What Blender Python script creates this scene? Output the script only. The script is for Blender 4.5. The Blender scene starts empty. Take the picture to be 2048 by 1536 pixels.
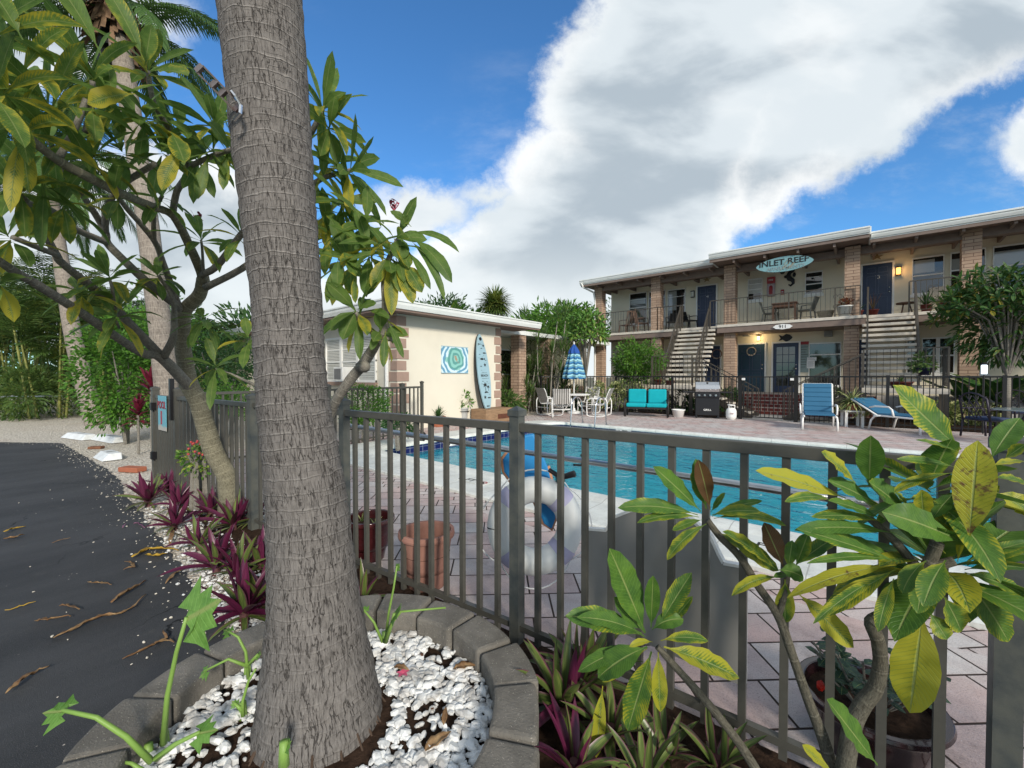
import bpy, math, random
from mathutils import Vector, Matrix
from math import sin, cos, pi, radians
rnd = random.Random(7)
SC = bpy.context.scene
C = SC.collection
# ---------------------------------------------------------------- camera
FPX = 850.0; HC = 1.4; YAW = radians(40)
FW = Vector((-sin(YAW), cos(YAW), 0)); RT = Vector((cos(YAW), sin(YAW), 0)); UP = Vector((0, 0, 1))
cam = bpy.data.cameras.new('camera'); camo = bpy.data.objects.new('camera', cam); C.objects.link(camo)
cam.sensor_width = 36; cam.lens = FPX/2048*36; cam.clip_start = 0.05; cam.clip_end = 3000
PITCH = math.atan(16/850)
camo.location = (0, 0, HC); camo.rotation_euler = (pi/2-PITCH, 0, YAW)
SC.camera = camo
# ---------------------------------------------------------------- light
SUN_DIR = Vector((0.80, -0.42, 0.42)).normalized()
sd = bpy.data.lights.new('sun', 'SUN'); sd.energy = 2.4; sd.angle = radians(9); sd.color = (1, .92, .8)
so = bpy.data.objects.new('sun', sd); C.objects.link(so)
so.rotation_euler = SUN_DIR.to_track_quat('Z', 'Y').to_euler()
SC.view_settings.view_transform = 'Standard'; SC.view_settings.look = 'None'
SC.view_settings.exposure = 0.68; SC.view_settings.gamma = 1
SC.view_settings.use_curve_mapping = False
SC.cycles.max_bounces = 6; SC.cycles.transparent_max_bounces = 8
SC.cycles.diffuse_bounces = 3; SC.cycles.glossy_bounces = 3

class NT:
    "tiny helper around a node tree"
    def __init__(s, nt): s.nt = nt
    def n(s, t, **k):
        o = s.nt.nodes.new(t)
        for a, v in k.items():
            if a.startswith('i_'): o.inputs[a[2:].replace('_', ' ')].default_value = v
            else: setattr(o, a, v)
        return o
    def l(s, a, b): s.nt.links.new(a, b)
    def m(s, op, a, b=None, c=None, clamp=False):
        o = s.nt.nodes.new('ShaderNodeMath'); o.operation = op; o.use_clamp = clamp
        for i, v in enumerate((a, b, c)):
            if v is None: continue
            if isinstance(v, (int, float)): o.inputs[i].default_value = v
            else: s.l(v, o.inputs[i])
        return o.outputs[0]
    def noise(s, vec, scale, detail=4, rough=.5, dist=0):
        o = s.n('ShaderNodeTexNoise'); o.inputs['Scale'].default_value = scale
        o.inputs['Detail'].default_value = detail; o.inputs['Roughness'].default_value = rough
        o.inputs['Distortion'].default_value = dist
        if vec is not None: s.l(vec, o.inputs['Vector'])
        return o.outputs['Fac']
    def rng(s, v, a, b, c=0, d=1, smooth=True):
        o = s.n('ShaderNodeMapRange'); o.interpolation_type = 'SMOOTHSTEP' if smooth else 'LINEAR'
        s.l(v, o.inputs['Value'])
        for i, x in zip(('From Min', 'From Max', 'To Min', 'To Max'), (a, b, c, d)): o.inputs[i].default_value = x
        return o.outputs['Result']
    def mix(s, f, a, b, mode='MIX'):
        o = s.n('ShaderNodeMix'); o.data_type = 'RGBA'; o.blend_type = mode
        for i, v in ((0, f), (6, a), (7, b)):
            if isinstance(v, (int, float)): o.inputs[i].default_value = v
            elif isinstance(v, tuple): o.inputs[i].default_value = (*v[:3], 1)
            else: s.l(v, o.inputs[i])
        return o.outputs[2]
    def mapv(s, vec, scale=(1, 1, 1), rot=(0, 0, 0), loc=(0, 0, 0)):
        o = s.n('ShaderNodeMapping'); s.l(vec, o.inputs[0])
        o.inputs['Scale'].default_value = scale; o.inputs['Rotation'].default_value = rot; o.inputs['Location'].default_value = loc
        return o.outputs[0]
# ---------------------------------------------------------------- sky
wd = bpy.data.worlds.new('World'); SC.world = wd; wd.use_nodes = True
w = NT(wd.node_tree); wd.node_tree.nodes.clear()
out = w.n('ShaderNodeOutputWorld'); bg = w.n('ShaderNodeBackground'); w.l(bg.outputs[0], out.inputs[0])
sky = w.n('ShaderNodeTexSky'); sky.sky_type = 'NISHITA'; sky.sun_disc = False
sky.sun_elevation = math.asin(SUN_DIR.z); sky.sun_rotation = math.atan2(SUN_DIR.x, SUN_DIR.y)
sky.altitude = 0; sky.air_density = 1.0; sky.dust_density = .15; sky.ozone_density = 3.0
SKYS = .088
tc = w.n('ShaderNodeTexCoord'); D = tc.outputs['Generated']
def wdot(v):
    o = w.n('ShaderNodeVectorMath', operation='DOT_PRODUCT'); w.l(D, o.inputs[0]); o.inputs[1].default_value = v
    return o.outputs['Value']
fz = wdot(FW); rx = wdot(RT); uz = wdot(UP)
fzc = w.m('MAXIMUM', fz, .12)
# sky position as azimuth/elevation tangents about one fixed compass bearing (world fixed)
U0 = w.m('DIVIDE', rx, fzc); V0 = w.m('DIVIDE', uz, fzc)
cmb = w.n('ShaderNodeCombineXYZ'); w.l(U0, cmb.inputs[0]); w.l(V0, cmb.inputs[1])
pv = cmb.outputs[0]
n1 = w.m('SUBTRACT', w.noise(pv, 3.4, 12, .68), .5); n2 = w.m('SUBTRACT', w.noise(w.mapv(pv, loc=(5, 3, 0)), 3.9, 12, .68), .5)
U = w.m('ADD', U0, w.m('MULTIPLY', n1, .22)); V = w.m('ADD', V0, w.m('MULTIPLY', n2, .22))
def q(px, py): return ((px-1024)/FPX, (752-py)/FPX)
def half(p0, p1):
    "signed distance to the left-hand side of the line p0->p1 (in tangent units)"
    (a, b), (c, d) = q(*p0), q(*p1); L = math.hypot(c-a, d-b); nx, ny = -(d-b)/L, (c-a)/L
    return w.m('ADD', w.m('ADD', w.m('MULTIPLY', U, nx), w.m('MULTIPLY', V, ny)), -(nx*a+ny*b))
def blob(px, py, rx_, ry_):
    a, b = q(px, py); rx_ /= FPX; ry_ /= FPX
    x = w.m('DIVIDE', w.m('SUBTRACT', U, a), rx_); y = w.m('DIVIDE', w.m('SUBTRACT', V, b), ry_)
    r = w.m('SQRT', w.m('ADD', w.m('MULTIPLY', x, x), w.m('MULTIPLY', y, y)))
    return w.m('MULTIPLY', w.m('SUBTRACT', 1, r), min(rx_, ry_))
def AND(*a):
    r = a[0]
    for x in a[1:]: r = w.m('MINIMUM', r, x)
    return r
def OR(*a):
    r = a[0]
    for x in a[1:]: r = w.m('MAXIMUM', r, x)
    return r
big = AND(half((1500, 470), (2048, 135)), OR(blob(1275, 220, 215, 200), blob(1365, 110, 215, 230), blob(1530, -40, 280, 260), half((1450, 0), (1450, 100))))
low = AND(half((1470, 500), (1530, 380)), half((1130, 300), (880, 470)))
mid = blob(1230, 400, 230, 180)
right = blob(2110, 290, 130, 90)
lowl = OR(blob(830, 425, 130, 60), blob(985, 395, 90, 32)); lowh = blob(1000, 640, 560, 140)
left = OR(blob(60, 60, 330, 150), blob(300, 540, 330, 250), blob(-100, 500, 300, 200))
sdf = OR(big, low, mid, right, lowl, lowh, left)
mask = w.rng(sdf, -.020, .036)
# wispy veil along the edges and open fair-weather cloud for the rest of the dome
sp = w.n('ShaderNodeVectorMath', operation='NORMALIZE'); w.l(D, sp.inputs[0])
g1 = w.noise(w.mapv(sp.outputs[0], scale=(1, 1, 2.2), loc=(3, 1, 0)), 2.2, 7, .6)
rest = w.rng(g1, .36, .52)
front = w.rng(fz, .15, .35)
mask = w.m('ADD', w.m('MULTIPLY', mask, front), w.m('MULTIPLY', rest, w.m('SUBTRACT', 1, front)), clamp=True)
wisp = w.m('MULTIPLY', w.rng(w.noise(w.mapv(pv, scale=(1, 2.2, 1), rot=(0, 0, -.5)), 2.2, 9, .65), .48, .75), .5)
wisp = w.m('MULTIPLY', wisp, w.rng(sdf, -.22, .0))
mask = w.m('MAXIMUM', mask, w.m('MULTIPLY', wisp, w.rng(uz, .75, .2)))
# cloud brightness: billows with grey undersides
b1 = w.noise(w.mapv(pv, scale=(.8, 1.7, 1), rot=(0, 0, -.6), loc=(9, 2, 0)), 2.6, 7, .5, .25)
bb = w.rng(b1, .38, .56)
edge = w.rng(sdf, .0, .11, 1, 0)
c_grey = (.29, .34, .385); c_mid = (.48, .525, .555); c_white = (.72, .72, .71)
ccol = w.mix(bb, c_grey, c_mid)
b2 = w.noise(w.mapv(pv, loc=(1, 7, 0), rot=(0, 0, -.5), scale=(.7, 1.3, 1)), 3.4, 7, .5, .3)
ccol = w.mix(w.m('MULTIPLY', w.rng(b2, .52, .72), .4), ccol, c_white)
ccol = w.mix(w.m('MULTIPLY', w.m('MULTIPLY', edge, w.rng(b2, .3, .55)), w.rng(V0, .9, .25, .45, 1)), ccol, c_white)
ccol = w.mix(w.rng(V0, .36, .08, 0, .85), ccol, (.58, .62, .63))
skc = w.mix(1.0, sky.outputs[0], (SKYS*.60, SKYS*1.06, SKYS*1.38), 'MULTIPLY')
fin = w.mix(mask, skc, ccol)
w.l(fin, bg.inputs[0]); bg.inputs[1].default_value = 1.0
# ---------------------------------------------------------------- placing by survey: a sight line and a distance or a plane
def ray(px, py):
    d = FW + RT*((px-1024)/FPX) + UP*((752-py)/FPX)
    return d
CAM = Vector((0, 0, HC))
def W(px, py, d): return CAM + ray(px, py)*d
def G(px, py, z=0):
    r = ray(px, py); return CAM + r*((z-HC)/r.z)
def PY(px, py, y): r = ray(px, py); return CAM + r*(y/r.y)
def PX(px, py, x): r = ray(px, py); return CAM + r*(x/r.x)
V = Vector
# ---------------------------------------------------------------- mesh builder
class MB:
    def __init__(s): s.v = []; s.f = []; s.uv = []; s.t = []
    def add(s, vs, fs, uvs=None, tone=0.0):
        b = len(s.v); s.v += [V(x) for x in vs]; s.f += [tuple(i+b for i in f) for f in fs]
        s.uv += uvs if uvs else [(0, 0)]*len(vs)
        s.t += tone if isinstance(tone, list) else [tone]*len(vs)
        return s
    def box(s, a, b, rz=0, piv=None, m=None):
        (x0, y0, z0), (x1, y1, z1) = a, b
        p = [V(c) for c in ((x0,y0,z0),(x1,y0,z0),(x1,y1,z0),(x0,y1,z0),(x0,y0,z1),(x1,y0,z1),(x1,y1,z1),(x0,y1,z1))]
        if rz:
            pv_ = V(piv) if piv else V(((x0+x1)/2, (y0+y1)/2, 0)); R = Matrix.Rotation(rz, 3, 'Z')
            p = [R@(q_-pv_)+pv_ for q_ in p]
        if m is not None: p = [m@q_ for q_ in p]
        return s.add(p, [(0,3,2,1),(4,5,6,7),(0,1,5,4),(1,2,6,5),(2,3,7,6),(3,0,4,7)])
    def cbox(s, c, d, rz=0, m=None):
        c = V(c); d = V(d)/2
        return s.box(c-d, c+d, rz, c, m)
    def beam(s, p, q_, w_, h_, up=UP):
        p = V(p); q_ = V(q_); t = (q_-p).normalized(); sd_ = t.cross(V(up))
        if sd_.length < 1e-4: sd_ = t.cross(V((1, 0, 0)))
        sd_.normalize(); u = sd_.cross(t)
        vs = []
        for o in (p, q_):
            for a, b in ((-1,-1),(1,-1),(1,1),(-1,1)): vs.append(o+sd_*(a*w_/2)+u*(b*h_/2))
        return s.add(vs, [(0,1,2,3),(7,6,5,4),(0,4,5,1),(1,5,6,2),(2,6,7,3),(3,7,4,0)])
    def tube(s, pts, rad, n=8, cap=True, tone=0.0, jit=0):
        pts = [V(p) for p in pts]; k = len(pts)
        if not isinstance(rad, (list, tuple)): rad = [rad]*k
        tg = [(pts[min(i+1, k-1)]-pts[max(i-1, 0)]).normalized() for i in range(k)]
        a = V((0, 0, 1)) if abs(tg[0].z) < .9 else V((1, 0, 0))
        x = tg[0].cross(a).normalized(); vs = []; uv = []; L = 0
        rm = sum(rad)/k
        for i in range(k):
            x = (x - tg[i]*x.dot(tg[i])).normalized(); y = tg[i].cross(x)
            if i: L += (pts[i]-pts[i-1]).length
            for j in range(n+1):
                an = 2*pi*j/n; r = rad[i]*(1+(jit*rnd.uniform(-1, 1) if 0 < j < n else 0))
                vs.append(pts[i]+x*(cos(an)*r)+y*(sin(an)*r)); uv.append((j/n*2*pi*rm, L))
        fs = [(i*(n+1)+j, i*(n+1)+j+1, (i+1)*(n+1)+j+1, (i+1)*(n+1)+j) for i in range(k-1) for j in range(n)]
        if cap:
            fs.append(tuple(reversed(range(n)))); fs.append(tuple((k-1)*(n+1)+j for j in range(n)))
        return s.add(vs, fs, uv, tone)
    def lathe(s, prof, c=(0, 0, 0), n=24, sx=1, sy=1):
        c = V(c); k = len(prof); vs = []; uv = []
        for i, (r, z) in enumerate(prof):
            for j in range(n):
                an = 2*pi*j/n; vs.append(c+V((cos(an)*r*sx, sin(an)*r*sy, z))); uv.append((j/n, z))
        fs = [(i*n+j, i*n+(j+1) % n, (i+1)*n+(j+1) % n, (i+1)*n+j) for i in range(k-1) for j in range(n)]
        if prof[0][0] > 1e-4: fs.append(tuple(reversed(range(n))))
        if prof[-1][0] > 1e-4: fs.append(tuple((k-1)*n+j for j in range(n)))
        return s.add(vs, fs, uv)
    def prism(s, poly, ext):
        "closed outline (3-D points in one plane) pushed along ext"
        poly = [V(p) for p in poly]; n = len(poly); ext = V(ext)
        vs = poly+[p+ext for p in poly]
        return s.add(vs, [tuple(range(n)), tuple(reversed(range(n, 2*n)))]+[((i+1) % n, i, n+i, n+(i+1) % n) for i in range(n)])
    def ball(s, c, r, n=8, k=5, jit=0, R=None, tone=0.0):
        c = V(c); r = V(r) if not isinstance(r, (int, float)) else V((r, r, r)); vs = []
        for i in range(k+1):
            th = pi*i/k
            for j in range(n if 0 < i < k else 1):
                an = 2*pi*j/n; d = 1+jit*rnd.uniform(-1, 1)
                p = V((sin(th)*cos(an)*r.x*d, sin(th)*sin(an)*r.y*d, cos(th)*r.z*d))
                vs.append(c+(R@p if R else p))
        fs = []; row = lambda i: 0 if i == 0 else (1+(i-1)*n if i < k else 1+(k-1)*n)
        for i in range(k):
            for j in range(n):
                a, b = row(i)+(j if i else 0), row(i)+((j+1) % n if i else 0)
                c2, d2 = row(i+1)+((j+1) % n if i+1 < k else 0), row(i+1)+(j if i+1 < k else 0)
                f = []
                for x in (a, d2, c2, b):
                    if x not in f: f.append(x)
                fs.append(tuple(f))
        return s.add(vs, fs, None, tone)
    def strip(s, pts, sides, wid, fold=0.0, tone=0.0, wave=0.0, cols=2):
        "a leaf blade: centre line pts, side vectors, half widths; fold lifts the edges"
        k = len(pts); vs = []; uv = []; T = []
        us = [-1, 0, 1] if cols == 2 else [-1, -.5, 0, .5, 1]
        ph = rnd.uniform(0, 6)
        for i in range(k):
            t = (pts[min(i+1, k-1)]-pts[max(i-1, 0)]).normalized(); sd_ = sides[i]; nn = sd_.cross(t).normalized()
            for u in us:
                wv = wave*wid[i]*abs(u)*sin(ph+i*2.1+u*1.3)
                vs.append(pts[i]+sd_*(u*wid[i])+nn*(abs(u)*wid[i]*fold+wv)); uv.append(((u+1)/2, i/(k-1)))
                T.append(tone)
        m = len(us)
        return s.add(vs, [(i*m+j, i*m+j+1, (i+1)*m+j+1, (i+1)*m+j) for i in range(k-1) for j in range(m-1)], uv, T)
    def build(s, name, mat_, parent=None, smooth=False, bevel=0, sub=0):
        off = V((0, 0, 0)); Rm = None
        if parent is not None: off = WL[parent.name]
        me = bpy.data.meshes.new(name); me.from_pydata([(p-off)[:] for p in s.v], [], s.f); me.update()
        uvl = me.uv_layers.new(name='UVMap'); li = [0]*len(me.loops); me.loops.foreach_get('vertex_index', li)
        fl = [];
        for i in li: fl += s.uv[i]
        uvl.data.foreach_set('uv', fl)
        if any(s.t):
            at = me.attributes.new('tone', 'FLOAT', 'POINT'); at.data.foreach_set('value', s.t)
        ms = mat_ if isinstance(mat_, list) else [mat_]
        for m in ms: me.materials.append(m)
        if smooth: me.polygons.foreach_set('use_smooth', [True]*len(me.polygons))
        o = bpy.data.objects.new(name, me); C.objects.link(o)
        if parent is not None: o.parent = parent; WL[o.name] = off.copy()
        else: WL[o.name] = V((0, 0, 0))
        if bevel:
            md = o.modifiers.new('bevel', 'BEVEL'); md.width = bevel; md.segments = 2; md.limit_method = 'ANGLE'; md.angle_limit = radians(40)
        if sub:
            md = o.modifiers.new('sub', 'SUBSURF'); md.levels = sub; md.render_levels = sub
        return o
WL = {}
def top(o, label, cat, group=None, kind=None):
    if label: o['label'] = label
    if cat: o['category'] = cat
    if group: o['group'] = group
    if kind: o['kind'] = kind
    return o
def thing(name, label, cat, loc=(0, 0, 0), group=None):
    o = bpy.data.objects.new(name, None); C.objects.link(o); o.empty_display_size = .1
    o.location = loc; WL[o.name] = V(loc); return top(o, label, cat, group)
def struct(o): o['kind'] = 'structure'; return o
def dup(root, loc, rz=0, sc=None, label=None, group=None):
    "a copy of a thing with copies of its parts and sub-parts"
    r = root.copy(); C.objects.link(r); r.location = loc; r.rotation_euler = (0, 0, rz)
    if sc: r.scale = (sc, sc, sc)
    if label: r['label'] = label
    if group: r['group'] = group
    for ch in list(root.children):
        c = ch.copy(); C.objects.link(c); c.parent = r
        for g in ch.children:
            d = g.copy(); C.objects.link(d); d.parent = c
    return r
def solo(mb, name, mat_, label, cat, loc=None, group=None, **k):
    "a thing that is one mesh"
    o = mb.build(name, mat_, None, **k)
    return top(o, label, cat, group)
def text(name, s_, size, mat_, loc, rot, parent=None, ext=.002, align='CENTER', sx=1, spacing=1.0):
    cu = bpy.data.curves.new(name, 'FONT'); cu.body = s_; cu.size = size; cu.extrude = ext; cu.align_x = align; cu.align_y = 'CENTER'
    cu.space_character = spacing; cu.offset = size*.012
    t = bpy.data.objects.new(name, cu); C.objects.link(t)
    dg = bpy.context.evaluated_depsgraph_get(); me = bpy.data.meshes.new_from_object(t.evaluated_get(dg))
    bpy.data.objects.remove(t); me.materials.clear(); me.materials.append(mat_); me.name = name
    o = bpy.data.objects.new(name, me); C.objects.link(o)
    if parent is not None:
        o.parent = parent; loc = V(loc)-WL[parent.name]
    o.location = loc; o.rotation_euler = rot; o.scale = (sx, 1, 1)
    return o
# ---------------------------------------------------------------- materials
MATS = {}
def mat(key, col, rough=.6, metal=0, var=.12, vs=6, bump=.0, bs=60, spec=.4, col2=None, dirt=0, coat=0, sc=(1, 1, 1)):
    if key in MATS: return MATS[key]
    m = bpy.data.materials.new(key); m.use_nodes = True; t = NT(m.node_tree); b = m.node_tree.nodes['Principled BSDF']
    b.inputs['Roughness'].default_value = rough; b.inputs['Metallic'].default_value = metal
    b.inputs['Specular IOR Level'].default_value = spec
    if coat: b.inputs['Coat Weight'].default_value = coat
    g = t.n('ShaderNodeNewGeometry'); P = t.mapv(g.outputs['Position'], scale=sc)
    nf = t.noise(P, vs, 6, .6)
    c2 = col2 or tuple(c*.6 for c in col)
    f = t.m('MULTIPLY', t.rng(nf, .35, .75), var*3 if not col2 else 1, clamp=True)
    cc = t.mix(f, tuple(col), c2)
    if dirt:
        d = t.rng(t.noise(P, 2.3, 8, .7), .5, .75)
        cc = t.mix(t.m('MULTIPLY', d, dirt), cc, (.08, .07, .06))
    t.l(cc, b.inputs['Base Color'])
    t.l(t.m('ADD', rough-.08, t.m('MULTIPLY', nf, .16)), b.inputs['Roughness'])
    if bump:
        bp = t.n('ShaderNodeBump'); bp.inputs['Strength'].default_value = bump; bp.inputs['Distance'].default_value = .01
        t.l(t.noise(P, bs, 5, .65), bp.inputs['Height']); t.l(bp.outputs[0], b.inputs['Normal'])
    MATS[key] = m; return m
def custom(key):
    m = bpy.data.materials.new(key); m.use_nodes = True; t = NT(m.node_tree); b = m.node_tree.nodes['Principled BSDF']
    MATS[key] = m
    g = t.n('ShaderNodeNewGeometry'); return m, t, b, g.outputs['Position']
def bumpn(t, b, h, strength=.4, dist=.01):
    bp = t.n('ShaderNodeBump'); bp.inputs['Strength'].default_value = strength; bp.inputs['Distance'].default_value = dist
    t.l(h, bp.inputs['Height']); t.l(bp.outputs[0], b.inputs['Normal']); return bp
def emis(key, col, s_):
    m = mat(key, col); b = m.node_tree.nodes['Principled BSDF']
    b.inputs['Emission Color'].default_value = (*col, 1); b.inputs['Emission Strength'].default_value = s_; return m

def leafmat(key, g0, g1, y0, veins=22, blotch=.5, trans=.25, rough=.45):
    m, t, b, P = custom(key)
    uv = t.n('ShaderNodeUVMap').outputs[0]; sp_ = t.n('ShaderNodeSeparateXYZ'); t.l(uv, sp_.inputs[0])
    u = t.m('ABSOLUTE', t.m('SUBTRACT', sp_.outputs[0], .5)); v = sp_.outputs[1]
    tone = t.n('ShaderNodeAttribute', attribute_name='tone').outputs['Fac']
    nz = t.noise(P, 17, 6, .7); nz2 = t.noise(P, 34, 6, .7)
    side = t.m('SINE', t.m('MULTIPLY', t.m('SUBTRACT', v, t.m('MULTIPLY', u, .28)), veins*6.283))
    vein = t.rng(side, .72, 1.0)
    midr = t.rng(u, .045, .012)
    gr = t.mix(t.rng(nz, .3, .7), g0, g1)
    # yellowing works in from between the veins and the margin
    yf = t.m('ADD', t.m('ADD', tone, t.m('MULTIPLY', t.m('SUBTRACT', nz, .5), 1.6)), t.m('MULTIPLY', t.m('SUBTRACT', u, .25), .9))
    yf = t.m('ADD', yf, t.m('MULTIPLY', side, -.12))
    yl = t.rng(yf, .45, .85)
    c = t.mix(yl, gr, y0)
    br = t.rng(t.m('ADD', t.m('SUBTRACT', tone, 1.12), t.m('MULTIPLY', t.m('SUBTRACT', nz2, .5), blotch)), -.02, .06)
    c = t.mix(br, c, (.12, .055, .025))
    lite = tuple(min(1, x*1.7+.03) for x in g1)
    c = t.mix(t.m('MULTIPLY', vein, .22), c, lite); c = t.mix(t.m('MULTIPLY', midr, .75), c, (.30, .36, .12))
    t.l(c, b.inputs['Base Color']); b.inputs['Roughness'].default_value = rough
    b.inputs['Specular IOR Level'].default_value = .35
    bumpn(t, b, t.m('ADD', t.m('MULTIPLY', vein, -.5), t.m('MULTIPLY', midr, -1)), .5, .004)
    tr = t.n('ShaderNodeBsdfTranslucent'); t.l(c, tr.inputs[0])
    mx = t.n('ShaderNodeMixShader'); mx.inputs[0].default_value = trans
    o = [x for x in m.node_tree.nodes if x.type == 'OUTPUT_MATERIAL'][0]
    t.l(b.outputs[0], mx.inputs[1]); t.l(tr.outputs[0], mx.inputs[2]); t.l(mx.outputs[0], o.inputs[0])
    return m
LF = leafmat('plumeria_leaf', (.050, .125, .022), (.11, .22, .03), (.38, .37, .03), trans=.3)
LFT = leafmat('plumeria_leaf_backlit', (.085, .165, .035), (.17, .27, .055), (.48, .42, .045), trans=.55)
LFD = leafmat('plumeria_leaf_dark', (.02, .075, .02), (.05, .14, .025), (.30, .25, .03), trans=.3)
LB = leafmat('broadleaf', (.03, .10, .015), (.09, .22, .03), (.25, .30, .04), veins=8, trans=.25)
LG = leafmat('sprout_leaf', (.10, .24, .04), (.19, .37, .08), (.35, .5, .06), veins=7, trans=.35)
LP = leafmat('palm_leaflet', (.03, .075, .015), (.07, .15, .03), (.22, .20, .05), veins=2, trans=.25)
LPD = leafmat('far_leaf', (.035, .08, .02), (.09, .17, .035), (.25, .27, .05), veins=2, trans=.3)
def rhoeo():
    m, t, b, P = custom('rhoeo_leaf')
    uv = t.n('ShaderNodeUVMap').outputs[0]; sp_ = t.n('ShaderNodeSeparateXYZ'); t.l(uv, sp_.inputs[0])
    tone = t.n('ShaderNodeAttribute', attribute_name='tone').outputs['Fac']
    st = t.noise(t.mapv(uv, scale=(14, 1.2, 1)), 2, 3)
    u = t.m('ABSOLUTE', t.m('SUBTRACT', sp_.outputs[0], .5))
    pur = t.mix(t.rng(st, .35, .65), (.055, .008, .026), (.12, .016, .055))
    grn = t.mix(t.rng(st, .4, .65), (.05, .09, .02), (.16, .2, .05))
    grn = t.mix(t.rng(u, .3, .5), grn, (.12, .03, .06))
    c = t.mix(t.rng(tone, .45, .55), pur, grn)
    t.l(c, b.inputs['Base Color']); b.inputs['Roughness'].default_value = .38
    return m
RH = rhoeo()
def bark(key, c1, c2, c3, vs=1.0, ring=8.0, bump=.6, crack=1.0):
    "palm bark: vertical fissures and pale ring scars, laid along the trunk's own UVs (metres)"
    m, t, b, P = custom(key)
    uv = t.n('ShaderNodeUVMap').outputs[0]
    wob = t.mix(.12, uv, None) if False else uv
    nz = t.noise(uv, 9*vs, 6, .65)
    s1 = t.n('ShaderNodeVectorMath', operation='ADD'); t.l(uv, s1.inputs[0])
    dn = t.n('ShaderNodeTexNoise'); dn.inputs['Scale'].default_value = 12*vs; dn.inputs['Detail'].default_value = 5; t.l(uv, dn.inputs['Vector'])
    sc_ = t.n('ShaderNodeVectorMath', operation='SCALE'); t.l(dn.outputs['Color'], sc_.inputs[0]); sc_.inputs['Scale'].default_value = .03/vs
    t.l(sc_.outputs[0], s1.inputs[1]); wuv = s1.outputs[0]
    # short vertical splits: stretched ridged noise, thinned by a second one
    n_a = t.noise(t.mapv(wuv, scale=(56*vs, 8*vs, 1)), 1, 4, .5)
    ridge = t.m('ABSOLUTE', t.m('SUBTRACT', n_a, .5))
    gate = t.rng(t.noise(t.mapv(uv, scale=(34*vs, 22*vs, 1), loc=(7, 2, 0)), 1, 3, .5), .30, .44)
    cr = t.m('MULTIPLY', t.rng(ridge, .020, .004), gate)
    sep = t.n('ShaderNodeSeparateXYZ'); t.l(wuv, sep.inputs[0])
    yy = t.m('ADD', sep.outputs[1], t.m('MULTIPLY', t.noise(t.mapv(uv, scale=(1, .6, 1)), 2.5, 3, .5), .045))
    fr = t.m('FRACT', t.m('MULTIPLY', yy, ring)); fr2 = t.m('FRACT', t.m('MULTIPLY', yy, ring*2.37))
    hi = t.rng(sep.outputs[1], .5*1/vs, 1.6*1/vs, .25, 1) if vs >= 1 else .7
    rg = t.m('MULTIPLY', t.rng(t.m('ABSOLUTE', t.m('SUBTRACT', fr, .5)), .09, .02), t.rng(t.noise(t.mapv(uv, scale=(1.5, 9, 1)), 3, 5, .7), .32, .5))
    rg2 = t.m('MULTIPLY', t.rng(t.m('ABSOLUTE', t.m('SUBTRACT', fr2, .5)), .11, .03), t.rng(t.noise(t.mapv(uv, scale=(4, 12, 1), loc=(2, 5, 0)), 3, 5, .7), .46, .62))
    rg = t.m('MULTIPLY', t.m('MAXIMUM', rg, rg2), hi)
    fine = t.noise(t.mapv(uv, scale=(150*vs, 22*vs, 1)), 1, 6, .75)
    c = t.mix(t.rng(nz, .3, .7), c1, c2)
    c = t.mix(t.m('MULTIPLY', t.rng(fine, .38, .66), .62), c, c3)
    c = t.mix(t.m('MULTIPLY', t.rng(fine, .50, .30), .45), c, tuple(x*.35 for x in c1))
    c = t.mix(t.m('MULTIPLY', rg, .5), c, tuple(min(.7, x*1.35) for x in c3))
    c = t.mix(t.m('MULTIPLY', cr, .72*crack), c, (.035, .03, .027))
    blk = t.rng(t.noise(t.mapv(uv, scale=(3, 1.6, 1), loc=(3, 3, 0)), 2.2, 6, .6), .60, .76)
    c = t.mix(t.m('MULTIPLY', blk, .38), c, (.07, .06, .052))
    t.l(c, b.inputs['Base Color']); b.inputs['Roughness'].default_value = .9; b.inputs['Specular IOR Level'].default_value = .15
    h = t.m('ADD', t.m('MULTIPLY', cr, -1.3*crack), t.m('ADD', t.m('MULTIPLY', rg, .8), t.m('MULTIPLY', fine, .6)))
    bumpn(t, b, h, bump, .012); return m
PB = bark('palm_bark', (.112, .103, .096), (.16, .147, .137), (.26, .243, .226), 1.0, 19, .75)
PB2 = bark('palm_bark_far', (.19, .16, .135), (.27, .235, .20), (.37, .33, .28), .5, 9, .4, .6)
TB = bark('plumeria_bark', (.13, .12, .085), (.21, .195, .14), (.30, .28, .20), 1.6, 14, .4, .6)
TBK = bark('plumeria_twig_dark', (.065, .06, .045), (.105, .098, .075), (.17, .16, .125), 2.2, 18, .5, .6)
TBD = bark('plumeria_twig', (.15, .14, .12), (.23, .215, .185), (.31, .29, .25), 1.6, 18, .4, .5)

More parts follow.
